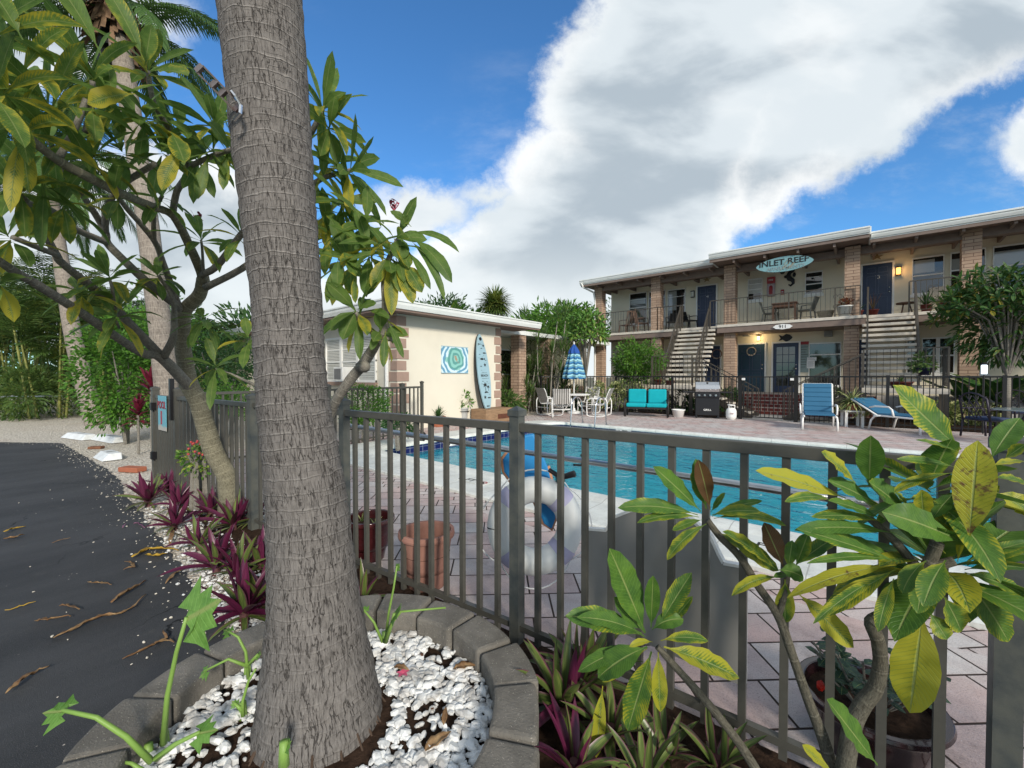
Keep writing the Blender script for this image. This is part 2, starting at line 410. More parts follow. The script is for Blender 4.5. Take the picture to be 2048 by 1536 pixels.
def brick(key, c1, c2, mortar, bw=.4, bh=.1, mw=.008, rows='XZ', bump=.5, rz=0, off=.5, gain=1, noisev=.25):
    m, t, b, P = custom(key)
    sp_ = t.n('ShaderNodeSeparateXYZ'); t.l(P, sp_.inputs[0]); cb = t.n('ShaderNodeCombineXYZ')
    if rows == 'XZ':   # walls of any heading: along = x+y
        t.l(t.m('ADD', sp_.outputs[0], sp_.outputs[1]), cb.inputs[0]); t.l(sp_.outputs[2], cb.inputs[1])
    else:
        t.l(sp_.outputs[0], cb.inputs[0]); t.l(sp_.outputs[1], cb.inputs[1])
    vec = t.mapv(cb.outputs[0], rot=(0, 0, rz))
    bt = t.n('ShaderNodeTexBrick'); bt.offset = off; t.l(vec, bt.inputs['Vector'])
    bt.inputs['Scale'].default_value = 1; bt.inputs['Brick Width'].default_value = bw; bt.inputs['Row Height'].default_value = bh
    bt.inputs['Mortar Size'].default_value = mw; bt.inputs['Mortar Smooth'].default_value = .3; bt.inputs['Bias'].default_value = 0
    bt.inputs['Color1'].default_value = (*c1, 1); bt.inputs['Color2'].default_value = (*c2, 1); bt.inputs['Mortar'].default_value = (*mortar, 1)
    nz = t.noise(P, 7, 7, .7); nf = t.noise(P, 90, 4, .7)
    c = t.mix(t.m('MULTIPLY', t.rng(nz, .35, .75), noisev), bt.outputs['Color'], tuple(x*.45 for x in c1))
    c = t.mix(t.m('MULTIPLY', t.rng(nf, .5, .75), noisev), c, tuple(x*.5 for x in c1))
    t.l(c, b.inputs['Base Color']); b.inputs['Roughness'].default_value = .85; b.inputs['Specular IOR Level'].default_value = .2
    bumpn(t, b, t.m('ADD', t.m('MULTIPLY', bt.outputs['Fac'], -1), t.m('MULTIPLY', nf, .3)), bump, .012); return m, t, b, c, P
M_BRK = brick('slump_block', (.47, .34, .25), (.36, .25, .18), (.16, .10, .075), .40, .105, .010)[0]
M_RED = brick('red_brick', (.20, .045, .035), (.14, .03, .028), (.42, .36, .31), .2, .12, .012)[0]
M_CREAM = mat('cream_stucco', (.70, .655, .55), .85, var=.05, vs=1.2, bump=.25, bs=70, spec=.2)
M_CREAM2 = mat('beige_stucco', (.76, .70, .55), .85, var=.07, vs=1.0, bump=.2, bs=50, spec=.2)
M_TRIM = mat('white_trim', (.80, .80, .77), .5, var=.04, dirt=.1)
M_FASC = mat('gutter_white', (.72, .74, .72), .45, var=.06, vs=2, dirt=.12)
M_SOFF = mat('brown_soffit', (.20, .14, .115), .7, var=.15)
M_BEAM = mat('brown_beam', (.20, .15, .125), .7, var=.12)
M_QUOIN = mat('quoin_tan', (.36, .25, .20), .85, var=.08, bump=.2)
M_DOOR = mat('navy_door', (.022, .038, .085), .4, var=.08)
M_DOORT = mat('teal_door', (.02, .055, .085), .4, var=.08)
M_DKM = mat('fence_bronze', (.088, .086, .074), .42, .1, var=.15, vs=20, dirt=.15, bump=.05)
M_POST = mat('fence_post_worn', (.10, .105, .093), .5, .1, var=.3, vs=9, col2=(.045, .055, .06), bump=.1)
M_BLK = mat('black_iron', (.018, .018, .018), .45, .2, var=.1)
M_RAIL = mat('bronze_railing', (.075, .065, .052), .5, .1, var=.1)
M_STEP = mat('concrete_step', (.62, .57, .49), .85, var=.12, dirt=.2, bump=.2)
M_CONC = mat('concrete', (.50, .48, .44), .85, var=.12, dirt=.25, bump=.3)
M_ALU = mat('aluminium', (.55, .56, .56), .33, .9, var=.1)
M_STEEL = mat('polished_steel', (.7, .7, .7), .16, 1, var=.05)
M_WHITEP = mat('white_paint', (.80, .80, .78), .4, var=.03)
M_BLACKP = mat('black_plastic', (.012, .012, .014), .4, var=.05)
M_INK = mat('black_ink', (.012, .012, .012), .6, var=.02)
M_SOIL = mat('soil', (.05, .03, .02), .95, var=.3, vs=30, bump=.8, bs=60, spec=.1, col2=(.02, .012, .008))
M_TERRA = mat('terracotta', (.36, .12, .065), .8, var=.15, dirt=.2, bump=.1)
M_GLAZE = mat('red_glaze', (.06, .012, .014), .18, var=.3, vs=12, coat=.5)
M_WOOD = mat('worn_wood', (.30, .19, .11), .75, var=.3, vs=5, sc=(1, 1, 6), bump=.3, bs=20)
M_BROWNF = mat('brown_furniture', (.10, .05, .03), .6, var=.1)
M_GREYP = mat('grey_plastic', (.09, .10, .09), .5, var=.05)
M_TURQ = mat('turquoise_cloth', (.0, .36, .42), .85, var=.08, vs=4, bump=.15, bs=200)
M_BLUEC = mat('blue_sling', (.025, .13, .24), .7, var=.08, vs=3, bump=.1, bs=200)
def glass(key, col, rough=.04):
    m, t, b, P = custom(key)
    b.inputs['Base Color'].default_value = (*col, 1); b.inputs['Roughness'].default_value = rough
    b.inputs['Specular IOR Level'].default_value = .9; b.inputs['Coat Weight'].default_value = .6
    b.inputs['Coat Roughness'].default_value = .03
    bumpn(t, b, t.noise(P, 1.5, 2), .05, .05); return m
M_GL = glass('window_glass', (.018, .02, .02)); M_BLIND = glass('blind_behind_glass', (.30, .31, .29), .1)
# ================================================================ GROUND
def sheet(name, poly, z, m):
    mb = MB(); mb.add([(p[0], p[1], z) for p in poly], [tuple(range(len(poly)))]); o = mb.build(name, m); struct(o)
    if o.data.polygons[0].normal.z < 0: o.data.flip_normals()
    return o
m, t, b, P = custom('far_ground'); t.l(t.mix(t.noise(P, .6, 6), (.06, .07, .03), (.16, .14, .09)), b.inputs['Base Color']); b.inputs['Roughness'].default_value = 1
sheet('ground', [(-900, -900), (900, -900), (900, 900), (-900, 900)], -2.0, m)
M_GND = m
# gravel: shell and crushed stone
m, t, b, P = custom('shell_gravel')
vo = t.n('ShaderNodeTexVoronoi'); vo.inputs['Scale'].default_value = 26; t.l(P, vo.inputs['Vector'])
vo2 = t.n('ShaderNodeTexVoronoi'); vo2.inputs['Scale'].default_value = 70; t.l(P, vo2.inputs['Vector'])
big_ = t.noise(P, .8, 5)
c = t.mix(t.rng(vo.outputs['Distance'], .25, .75), (.84, .79, .69), (.46, .41, .34))
c = t.mix(t.m('MULTIPLY', t.rng(vo2.outputs['Distance'], .3, .8), .6), c, (.48, .43, .36))
c = t.mix(t.m('MULTIPLY', t.rng(big_, .5, .7), .35), c, (.55, .46, .35))
t.l(c, b.inputs['Base Color']); b.inputs['Roughness'].default_value = .95
bumpn(t, b, t.m('ADD', t.m('MULTIPLY', vo.outputs['Distance'], -1), t.m('MULTIPLY', vo2.outputs['Distance'], -.5)), 1, .03)
M_GRAV = m
# asphalt
m, t, b, P = custom('asphalt')
nz = t.noise(P, 260, 3, .7); nl = t.noise(t.mapv(P, scale=(1, .35, 1), rot=(0, 0, .5)), 1.6, 6, .65)
c = t.mix(t.rng(nl, .3, .7), (.031, .033, .036), (.060, .062, .066))
c = t.mix(t.m('MULTIPLY', t.rng(nz, .5, .72), .7), c, (.13, .13, .135))
vo = t.n('ShaderNodeTexVoronoi'); vo.inputs['Scale'].default_value = 17; t.l(P, vo.inputs['Vector'])
ck = t.n('ShaderNodeTexVoronoi', feature='DISTANCE_TO_EDGE'); ck.inputs['Scale'].default_value = .7; cw = t.n('ShaderNodeVectorMath', operation='ADD'); cn = t.n('ShaderNodeTexNoise'); cn.inputs['Scale'].default_value = 2.2; cn.inputs['Detail'].default_value = 8; t.l(P, cn.inputs['Vector']); t.l(P, cw.inputs[0]); t.l(cn.outputs['Color'], cw.inputs[1]); t.l(cw.outputs[0], ck.inputs['Vector'])
c = t.mix(t.m('MULTIPLY', t.rng(ck.outputs['Distance'], .010, .003), t.rng(t.noise(P, .6, 3), .5, .6)), c, (.008, .008, .009))
c = t.mix(t.m('MULTIPLY', t.rng(t.noise(t.mapv(P, loc=(4, 1, 0)), 3.2, 9, .75), .56, .75), .55), c, (.095, .092, .088))
sp1 = t.m('MULTIPLY', t.rng(vo.outputs['Distance'], .075, .05), t.rng(t.noise(P, 1.1, 4), .52, .66))
c = t.mix(sp1, c, (.55, .5, .44))
t.l(c, b.inputs['Base Color']); b.inputs['Roughness'].default_value = .8; b.inputs['Specular IOR Level'].default_value = .3
bumpn(t, b, t.m('ADD', nz, t.m('MULTIPLY', t.noise(P, 40, 4), .6)), .7, .006)
M_ASPH = m
g2 = lambda x, y: (G(x, y).x, G(x, y).y)
sheet('gravel_yard', [(-40, -25), (6, -25), (6, 1.9), (-8.0, 1.9), (-8.0, 6.4), (-9.3, 20.0), (-40, 20)], -.012, M_GRAV)
asp = [g2(-900, 905), g2(-300, 888), g2(0, 884), g2(122, 886), g2(150, 903), g2(205, 935), g2(232, 955), g2(246, 985), g2(290, 1040), g2(322, 1090), g2(365, 1150), g2(420, 1215), g2(470, 1290)]
jag = []
for i in range(len(asp)-1):
    a_, b_ = V((*asp[i], 0)), V((*asp[i+1], 0)); k = max(1, int((b_-a_).length/.06)) if i > 1 else 1
    k = min(k, 60)
    for j in range(k):
        p = a_.lerp(b_, j/k); n_ = V((-(b_-a_).y, (b_-a_).x, 0)).normalized()
        jag.append(tuple((p+n_*(rnd.uniform(-.02, .02) if i > 1 else 0))[:2]))
ring_c = FW*1.52+RT*(-.66)
asp = jag+[asp[-1], (ring_c.x-.25, ring_c.y-.2), (ring_c.x+.3, ring_c.y-.45), (2.5, -.5), (2.5, -22), (-34, -22)]
sheet('driveway', asp, -.004, M_ASPH)
# planting strip outside the fence
strip = [g2(300, 968), g2(340, 1000), g2(420, 1075), g2(480, 1180), g2(500, 1290), (ring_c.x+.1, ring_c.y-.3), (.4, .62), (1.4, .62), (1.4, 1.9), (-1.41, 1.76), (-7.9, 1.42)]
sheet('planting_bed', strip, .004, M_SOIL)

# ---- pool deck with the pool hole
def rrect(x0, y0, x1, y1, r, n=8):
    pts = []
    for cx, cy, a0 in ((x1-r, y0+r, -pi/2), (x1-r, y1-r, 0), (x0+r, y1-r, pi/2), (x0+r, y0+r, pi)):
        for i in range(n+1):
            a = a0+pi/2*i/n; pts.append((cx+cos(a)*r, cy+sin(a)*r))
    return pts
PX0, PX1, PY0, PY1 = -7.05, 3.4, 4.35, 10.35
inner = rrect(PX0, PY0, PX1, PY1, .45); outer = rrect(PX0-.85, PY0-.9, PX1+.4, PY1+.36, .6); band = rrect(PX0-1.15, PY0-1.22, PX1+.7, PY1+.66, .3)
deckr = rrect(-9.18, 1.72, 9.0, 15.45, .01)
def ringmesh(A, B, za, zb):
    n = len(A); mb = MB(); mb.add([(*p, za) for p in A]+[(*p, zb) for p in B], [(i, (i+1) % n, n+(i+1) % n, n+i) for i in range(n)]); return mb
def paver(key, rz, bw, bh, off):
    m, t, b, c, P = brick(key, (.56, .40, .37), (.62, .56, .53), (.055, .04, .035), bw, bh, .0065, 'XY', .7, rz, off, noisev=.35)
    # a few blocks bleached grey-white, as laid
    sp_ = t.n('ShaderNodeVectorMath', operation='SNAP') if False else None
    n3 = t.noise(P, .9, 5, .6); cc = t.mix(t.m('MULTIPLY', t.rng(n3, .45, .62), .45), c, (.55, .56, .54), 'MIX')
    n4 = t.noise(P, 2.6, 7, .75)
    cc = t.mix(t.m('MULTIPLY', t.rng(n4, .52, .72), .6), cc, (.17, .13, .11)); cc = t.mix(t.m('MULTIPLY', t.rng(t.noise(P, 130, 3, .8), .52, .64), .45), cc, (.15, .12, .11)); cc = t.mix(t.m('MULTIPLY', t.rng(t.noise(P, 95, 3, .8), .58, .68), .4), cc, (.75, .72, .70))
    bt = [x for x in m.node_tree.nodes if x.type == 'TEX_BRICK'][0]
    cc = t.mix(t.rng(bt.outputs['Fac'], .3, .9), cc, (.05, .035, .03))
    t.l(cc, b.inputs['Base Color']); return m
M_PAV = paver('pink_paver', radians(-42), .33, .27, .37)
M_PAVS = paver('small_paver', radians(-45), .24, .13, .5)
struct(ringmesh(deckr, band, 0, 0).build('pool_deck', M_PAV))
struct(ringmesh(band, outer, 0, 0).build('deck_border', M_PAVS))
# coping: flat cast stone with a rolled inner lip
mb = MB(); n = len(inner)
def off_r(k): return [(a[0]+(b_[0]-a[0])*k, a[1]+(b_[1]-a[1])*k) for a, b_ in zip(inner, outer)]
rings = [(outer, -.01), (outer, .028), (off_r(.97), .04), (off_r(.30), .042), (off_r(.22), .062), (off_r(.10), .07), (off_r(.02), .06), (off_r(-.03), .03), (off_r(-.035), 0.0), (off_r(.0), -.015)]
vs = []
for r_, z in rings: vs += [(*p, z) for p in r_]
mb.add(vs, [(k*n+i, (k+1)*n+i, (k+1)*n+(i+1) % n, k*n+(i+1) % n) for k in range(len(rings)-1) for i in range(n)])
m, t, b, P = custom('coping_stone')
nz = t.noise(P, 3, 7, .7); n5 = t.noise(P, 45, 5, .7); c = t.mix(t.rng(nz, .35, .7), (.70, .72, .68), (.55, .56, .52)); c = t.mix(t.m('MULTIPLY', t.rng(n5, .52, .72), .35), c, (.30, .29, .26))
sx_ = t.n('ShaderNodeSeparateXYZ'); t.l(P, sx_.inputs[0]); jn = t.m('ABSOLUTE', t.m('SUBTRACT', t.m('FRACT', t.m('MULTIPLY', sx_.outputs[0], 1/.62)), .5))
c = t.mix(t.m('MULTIPLY', t.rng(jn, .010, .004), .6), c, (.25, .24, .22)); t.l(c, b.inputs['Base Color']); b.inputs['Roughness'].default_value = .75
bumpn(t, b, n5, .3, .01)
cop = mb.build('pool_coping', m, smooth=False); struct(cop)
M_COP = m
# tile band, shell, water
m, t, b, P = custom('blue_pool_tile')
sx_ = t.n('ShaderNodeSeparateXYZ'); t.l(P, sx_.inputs[0])
a1 = t.m('ABSOLUTE', t.m('SUBTRACT', t.m('FRACT', t.m('MULTIPLY', t.m('ADD', sx_.outputs[0], sx_.outputs[1]), 1/.16)), .5))
a2 = t.m('ABSOLUTE', t.m('SUBTRACT', t.m('FRACT', t.m('MULTIPLY', sx_.outputs[2], 1/.105)), .5))
gr = t.m('MINIMUM', a1, a2); c = t.mix(t.rng(gr, .02, .045), (.22, .25, .32), (.008, .010, .085)); t.l(c, b.inputs['Base Color']); b.inputs['Roughness'].default_value = .15
M_TILE = m
mb = MB(); mb.add([(*p, -.012) for p in inner]+[(*p, -.23) for p in inner], [(i, n+i, n+(i+1) % n, (i+1) % n) for i in range(n)]); struct(mb.build('pool_tile_band', M_TILE))
m, t, b, P = custom('pool_plaster')
vo = t.n('ShaderNodeTexVoronoi', feature='DISTANCE_TO_EDGE'); vo.inputs['Scale'].default_value = 2.6
nn = t.n('ShaderNodeTexNoise'); nn.inputs['Scale'].default_value = 2; t.l(P, nn.inputs['Vector']); ad = t.n('ShaderNodeVectorMath', operation='ADD'); t.l(P, ad.inputs[0]); t.l(nn.outputs['Color'], ad.inputs[1]); t.l(ad.outputs[0], vo.inputs['Vector'])
t.l(t.mix(t.noise(P, .7, 4), (.42, .80, .82), (.52, .86, .86)), b.inputs['Base Color']); b.inputs['Roughness'].default_value = .9
mb = MB(); mb.add([(*p, -.23) for p in inner]+[(*p, -1.5) for p in inner], [(i, n+i, n+(i+1) % n, (i+1) % n) for i in range(n)]+[tuple(range(2*n-1, n-1, -1))][:0]+[tuple(range(n, 2*n))]); struct(mb.build('pool_shell', m))
m, t, b, P = custom('pool_water'); mt = m.node_tree
gl = t.n('ShaderNodeBsdfGlossy'); gl.inputs['Roughness'].default_value = .03; gl.inputs['Color'].default_value = (1, 1, 1, 1)
trn = t.n('ShaderNodeBsdfTransparent'); trn.inputs['Color'].default_value = (.45, .92, 1, 1)
body = t.n('ShaderNodeBsdfDiffuse'); body.inputs['Color'].default_value = (.025, .45, .57, 1)
m1 = t.n('ShaderNodeMixShader'); m1.inputs[0].default_value = .42; t.l(trn.outputs[0], m1.inputs[1]); t.l(body.outputs[0], m1.inputs[2])
fr = t.n('ShaderNodeFresnel'); fr.inputs[0].default_value = 1.2
m2 = t.n('ShaderNodeMixShader'); t.l(fr.outputs[0], m2.inputs[0]); t.l(m1.outputs[0], m2.inputs[1]); t.l(gl.outputs[0], m2.inputs[2])
h = t.m('ADD', t.noise(t.mapv(P, scale=(1, 1.4, 1)), 2.6, 3, .5, .6), t.m('MULTIPLY', t.noise(P, 9, 3, .55, .5), .28))
bp = t.n('ShaderNodeBump'); bp.inputs['Strength'].default_value = .55; bp.inputs['Distance'].default_value = .10; t.l(h, bp.inputs['Height'])
for x in (gl, fr): t.l(bp.outputs[0], x.inputs['Normal'])
o = [x for x in mt.nodes if x.type == 'OUTPUT_MATERIAL'][0]; t.l(m2.outputs[0], o.inputs[0])
mb = MB(); mb.add([(*p, -.17) for p in inner], [tuple(range(n))]); struct(mb.build('pool_water', m))
# depth markers and the no-diving disc, set in the coping and the tile band
def marker(lbl, cat_lab, loc, rot, w_, h_, m_back, size, nodive=False):
    e = thing('depth_marker', cat_lab, 'sign', loc)
    R = Matrix.LocRotScale(V(loc), __import__('mathutils').Euler(rot), None)
    mb = MB(); mb.cbox((0, 0, 0), (w_, h_, .006)); mb.v = [R@p for p in mb.v]; mb.build('plate', m_back, e)
    tx = text('lettering', lbl, size, M_INK, V(loc)+R.to_3x3()@V((-.02 if not nodive else -.11, 0, .004)), rot, e, .001)
    if nodive:
        mb = MB(); k = 28
        for rr, r2 in ((.062, .05),):
            for i in range(k):
                a, b2 = 2*pi*i/k, 2*pi*(i+1)/k
                mb.add([(cos(a)*rr+.17, sin(a)*rr, .005), (cos(b2)*rr+.17, sin(b2)*rr, .005), (cos(b2)*r2+.17, sin(b2)*r2, .005), (cos(a)*r2+.17, sin(a)*r2, .005)], [(0, 1, 2, 3)])
        mb.add([(.122, -.04, .006), (.131, -.048, .006), (.218, .04, .006), (.209, .048, .006)], [(0, 1, 2, 3)])
        mb.v = [R@p for p in mb.v]; mb.build('no_diving_ring', mat('sign_red', (.5, .03, .04)), e)
        mb = MB(); mb.beam((.13, .015, .006), (.2, -.02, .006), .016, .004); mb.beam((.15, .03, .006), (.185, .0, .006), .012, .004); mb.ball((.21, -.028, .006), (.012, .012, .003), 8, 4); mb.v = [R@p for p in mb.v]; mb.build('diver_figure', M_INK, e)
pm = PY(948, 970, 4.02)
marker('6 FT', 'black six foot marking with red no diving ring on the near pool edge', (PY(945, 964, 3.85).x, 3.86, .046), (0, 0, 0), .5, .17, M_COP, .15, True)
marker('6 FT', 'small six foot tile on the far waterline above the darkest water', (PY(1247, 870, 10.34).x, 10.338, -.075), (pi/2, 0, 0), .42, .13, M_WHITEP, .15)
marker('4 FT', 'small four foot tile on the far waterline beside the plumeria leaves', (PY(1640, 900, 10.34).x, 10.338, -.075), (pi/2, 0, 0), .42, .13, M_WHITEP, .15)
marker('8 FT', 'small eight foot tile on the left end of the pool near the wall fence', (-7.042, PX(900, 873, -7.05).y, -.075), (pi/2, 0, pi/2), .42, .13, M_WHITEP, .15)
marker('4 FT', 'black four foot marking on the near pool edge behind the plumerias', (PY(1512, 1078, 3.85).x+.05, 3.86, .046), (0, 0, 0), .4, .17, M_COP, .15)
# ladder grab rails
lad = thing('pool_ladder', 'pair of polished steel grab rails on the far pool edge', 'ladder', (PY(1170, 860, 10.5).x, 10.5, 0))
for px_ in (1152, 1200):
    X = PY(px_, 860, 10.5).x; pts = []
    for i in range(15):
        a = pi*i/14; pts.append((X, 10.55-cos(a)*.28*1.0, .55+sin(a)*.25))
    pts = [(X, 10.12, -.55), (X, 10.22, .1)]+[(X, y_, z_) for _, y_, z_ in pts][::1]+[(X, 10.88, .02)]
    MB().tube(pts, .022, 10).build('grab_rail', M_STEEL, lad, smooth=True)
    MB().lathe([(.055, .0), (.055, .02), (.02, .03)], (X, 10.88, .0)).build('flange', M_STEEL, lad)

sheet('courtyard', [(-11, 15), (12, 15), (12, 30), (-11, 30)], -.008, M_CONC)
sheet('flower_bed', [(-10.6, 15.46), (-3.4, 15.46), (-3.4, 18.0), (-4.7, 18.4), (-10.6, 19.1)], .002, M_SOIL)
sheet('flower_bed', [(-.6, 15.46), (11, 15.46), (11, 19.1), (.25, 19.1), (-.6, 17.6)], .002, M_SOIL)
# ================================================================ LOW HOUSE (left)
house = thing('cottage', 'low cream cottage with tan quoins and a white gutter beside the pool', 'house', (-9.18, 6.4, 0))
HX, HY, HT = -9.18, 6.4, 2.98
MB().box((-24, HY, 0), (HX, 10.35, HT)).build('wall', M_CREAM, house)
M_SHING = mat('roof_shingle', (.20, .16, .13), .9, var=.3, vs=12, bump=.5, bs=40)
mb = MB()
ex, ey0, ey1 = -8.62, 5.75, 11.75
mb.add([(-26, ey0, 3.2), (ex, ey0, 3.2), (ex, ey1, 3.2), (-26, ey1, 3.2), (-26, 8.8, 3.55), (-11.8, 8.8, 3.55)], [(0, 1, 5, 4), (1, 2, 5), (2, 3, 4, 5)]); mb.build('roof', M_SHING, house)
mb = MB(); mb.box((-26, ey0+.04, 2.985), (ex-.04, ey1-.04, 3.03)); mb.build('soffit', M_SOFF, house)
mb = MB()
prof = [(0, -.17), (.0, .03), (.045, .03), (.05, -.01), (.03, -.05), (.03, -.17)]
def gutter(p, q_, outw, z, mbx, h=.2, d=.1):
    p, q_, o_ = V(p), V(q_), V(outw)
    pr = [(0, -h), (0, 0), (d, 0), (d, -.035), (d*.75, -.05), (d*.7, -h*.55), (d*.35, -h)]
    vs = []
    for e in (p, q_):
        for a, b_ in pr: vs.append(e+o_*a+V((0, 0, z+b_)))
    k = len(pr); mbx.add(vs, [tuple(range(k)), tuple(reversed(range(k, 2*k)))]+[((i+1) % k, i, k+i, k+(i+1) % k) for i in range(k)])
gutter((ex, ey0-.1, 0), (ex, ey1, 0), (1, 0, 0), 3.21, mb); gutter((-26, ey0, 0), (ex, ey0, 0), (0, -1, 0), 3.21, mb)
mb.build('gutter', M_FASC, house)
mb = MB(); mb.beam((ex-.01, ey0+.02, 3.0), (ex-.01, ey1, 3.0), .03, .09); mb.beam((-26, ey0+.01, 3.0), (ex, ey0+.01, 3.0), .03, .09); mb.build('fascia_board', M_SOFF, house)
mb = MB(); mq = MB()
for i in range(11):
    z = 2.93-i*.285; wd_ = .27 if i % 2 == 0 else .35
    if z < .2: break
    mb.box((HX-wd_, HY-.022, z-.24), (HX+.022, HY+wd_, z))
    mq.box((HX-.2, 10.35-wd_*.85, z-.24), (HX+.022, 10.35+.022, z))
mb.build('quoins', M_QUOIN, house, bevel=.006); mq.build('quoins', M_QUOIN, house, bevel=.006)
def window(x0, x1, z0, z1, y, parent, cols=1, rail=.5, fw=.05, mat_g=None, blind=0, face=(0, -1, 0), extra=(), name='window'):
    "sash window in a wall facing -y (or +x when face is (1,0,0)); x0..x1 along the wall"
    fx = face[0] == 1
    def bx(mb, a0, a1, d0, d1, c0, c1):
        if fx: mb.box((y-d1*-1 if False else y+d0, a0, c0), (y+d1, a1, c1))
        else: mb.box((a0, y-d1, c0), (a1, y-d0, c1))
    mb = MB(); w_ = (x1-x0)/cols
    bx(mb, x0, x1, .0, .05, z1-fw, z1); bx(mb, x0, x1, .0, .052, z0, z0+fw)
    for i in range(cols+1): 
        c_ = x0+i*w_; h_ = fw if 0 < i < cols else fw/2; bx(mb, max(x0, c_-h_), min(x1, c_+h_), .001, .056, z0+.001, z1-.001)
    zm = z0+(z1-z0)*rail; bx(mb, x0, x1, .0, .045, zm-.022, zm+.022)
    for e in extra: zz = z0+(z1-z0)*e; bx(mb, x0, x1, .0, .035, zz-.012, zz+.012)
    f = mb.build(name, M_TRIM, parent)
    mb = MB(); bx(mb, x0+.01, x1-.01, .004, .014, z0+.01, z1-.01); mb.build('pane', mat_g or M_GL, f)
    if blind:
        mb = MB(); zb = z1-(z1-z0)*blind
        for k in range(int((z1-zb)/.045)):
            zz = z1-.03-k*.045; bx(mb, x0+.03, x1-.03, .016, .024, zz-.017, zz+.017)
        mb.build('blinds', mat('blind_slats', (.62, .62, .58), .6, var=.05), f)
    mb = MB(); bx(mb, x0-.04, x1+.04, .0, .09, z0-.1, z0-.001); mb.build('sill', M_QUOIN if parent is house else M_TRIM, f)
    return f
wx0, wx1 = PY(655, 700, HY).x, PY(754, 700, HY).x
wz1 = PY(752, 667, HY).z; wz0 = PY(752, 765, HY).z
window(wx0, wx1, wz0, wz1, HY, house, 3, .45, .06, blind=.96, extra=(.22, .72))
mb = MB(); a_ = PY(688, 748, HY-.2); mb.box((a_.x-.25, HY-.38, a_.z-.2), (a_.x+.25, HY-.03, a_.z+.2)); ac = mb.build('air_conditioner', M_TRIM, house, bevel=.01)
mb = MB(); mb.box((a_.x-.2, HY-.39, a_.z-.15), (a_.x+.16, HY-.378, a_.z+.15)); mb.build('grille', mat('ac_grille', (.2, .2, .2)), ac)
mb = MB(); px_ = PY(771, 700, HY-.1).x; mb.tube([(px_, HY-.06, 3.1), (px_, HY-.06, .15), (px_+.1, HY-.25, .06)], .05, 8); mb.build('downspout', M_TRIM, house)
# recessed rear wing of the cottage
MB().box((-16, 10.36, 0), (-10.9, 18.5, 2.9)).build('rear_wall', M_CREAM2, house)
MB().box((-16, 10.3, 2.9), (-9.7, 19, 3.05)).build('rear_roof', M_FASC, house)
yw = PX(1003, 720, -10.9).y
window(yw-.6, yw+.75, PX(1003, 750, -10.9).z, PX(1003, 698, -10.9).z, -10.9, house, 1, .5, .05, face=(1, 0, 0))
for px_ in (1037, 1094):
    p = PX(px_, 740, -9.95); MB().box((-10.15, p.y-.2, 0), (-9.75, p.y+.2, 2.9)).build('brick_pier', M_BRK, house)
MB().box((-10.9, 10.4, 0), (-10.88, 18.5, .9)).build('wainscot', M_BRK, house)
# mural: plain sea-swirl picture panel
m, t, b, P = custom('swirl_picture')
wv = t.n('ShaderNodeTexWave', wave_type='RINGS', rings_direction='SPHERICAL'); wv.inputs['Scale'].default_value = 2.2; wv.inputs['Distortion'].default_value = 5; wv.inputs['Detail'].default_value = 3; wv.inputs['Detail Scale'].default_value = 1.2
yc, zc = PX(910, 718, HX).y, PX(910, 718, HX).z
t.l(t.mapv(P, loc=(-HX, -yc, -zc)), wv.inputs['Vector'])
ln = t.n('ShaderNodeVectorMath', operation='LENGTH'); t.l(t.mapv(P, loc=(-HX, -yc, -zc)), ln.inputs[0])
c = t.mix(t.rng(wv.outputs['Fac'], .3, .7), (.12, .30, .45), (.60, .74, .80))
tl = t.mix(t.rng(wv.outputs['Fac'], .35, .65), (.10, .30, .28), (.24, .52, .47))
dn = t.m('ADD', ln.outputs['Value'], t.m('MULTIPLY', t.noise(P, 5, 4), .35))
c = t.mix(t.rng(dn, .54, .50), c, tl); c = t.mix(t.rng(dn, .27, .24), c, (.38, .22, .13))
t.l(c, b.inputs['Base Color']); b.inputs['Roughness'].default_value = .6
e = thing('wall_picture', 'square sea green and blue swirl picture on the cream end wall', 'picture', (HX, yc, zc))
y0, y1 = PX(882, 700, HX).y, PX(935, 700, HX).y; z1, z0 = PX(882, 692, HX).z, PX(935, 746, HX).z
MB().box((HX+.003, y0, z0), (HX+.03, y1, z1)).build('panel', m, e)
mb = MB(); 
for A, B in (((HX+.02, y0, z0), (HX+.02, y1, z0)), ((HX+.02, y0, z1), (HX+.02, y1, z1))): mb.beam(A, B, .035, .02)
mb.build('edging', mat('pale_blue', (.35, .5, .56)), e)
# surfboard on a timber block
p0 = V((HX+.36, PX(972, 812, HX+.3).y, .42)); L = 2.28
sb = thing('surfboard', 'upright pale blue surfboard with black sea pictures leaning on the wall', 'surfboard', (p0.x, p0.y, p0.z))
lean = V((-.13, -.03, 1)).normalized(); wy = V((0, 1, 0)); wy = (wy-lean*wy.dot(lean)).normalized(); nn_ = wy.cross(lean).normalized()
if nn_.x < 0: nn_ = -nn_
def outline(k=22, s_=1):
    pts = []
    for i in range(k+1):
        t_ = i/k; wd_ = .255*s_*(max(0, math.sin(pi*min(1, (t_*.93+.07))))**.55); pts.append((t_, wd_))
    pts[-1] = (1, .01); pts[0] = (0, .1*s_)
    return pts
ol = outline(); poly = [p0+lean*(t_*L)+wy*w_ for t_, w_ in ol]+[p0+lean*(t_*L)-wy*w_ for t_, w_ in reversed(ol)]
mb = MB(); mb.prism([p-nn_*.035 for p in poly], nn_*.07); mb.build('board', mat('surf_blue', (.30, .45, .52), .35, var=.06), sb, bevel=.02)
ol2 = outline(22, 1.08); poly2 = [p0+lean*(t_*L)+wy*w_ for t_, w_ in ol2]+[p0+lean*(t_*L)-wy*w_ for t_, w_ in reversed(ol2)]
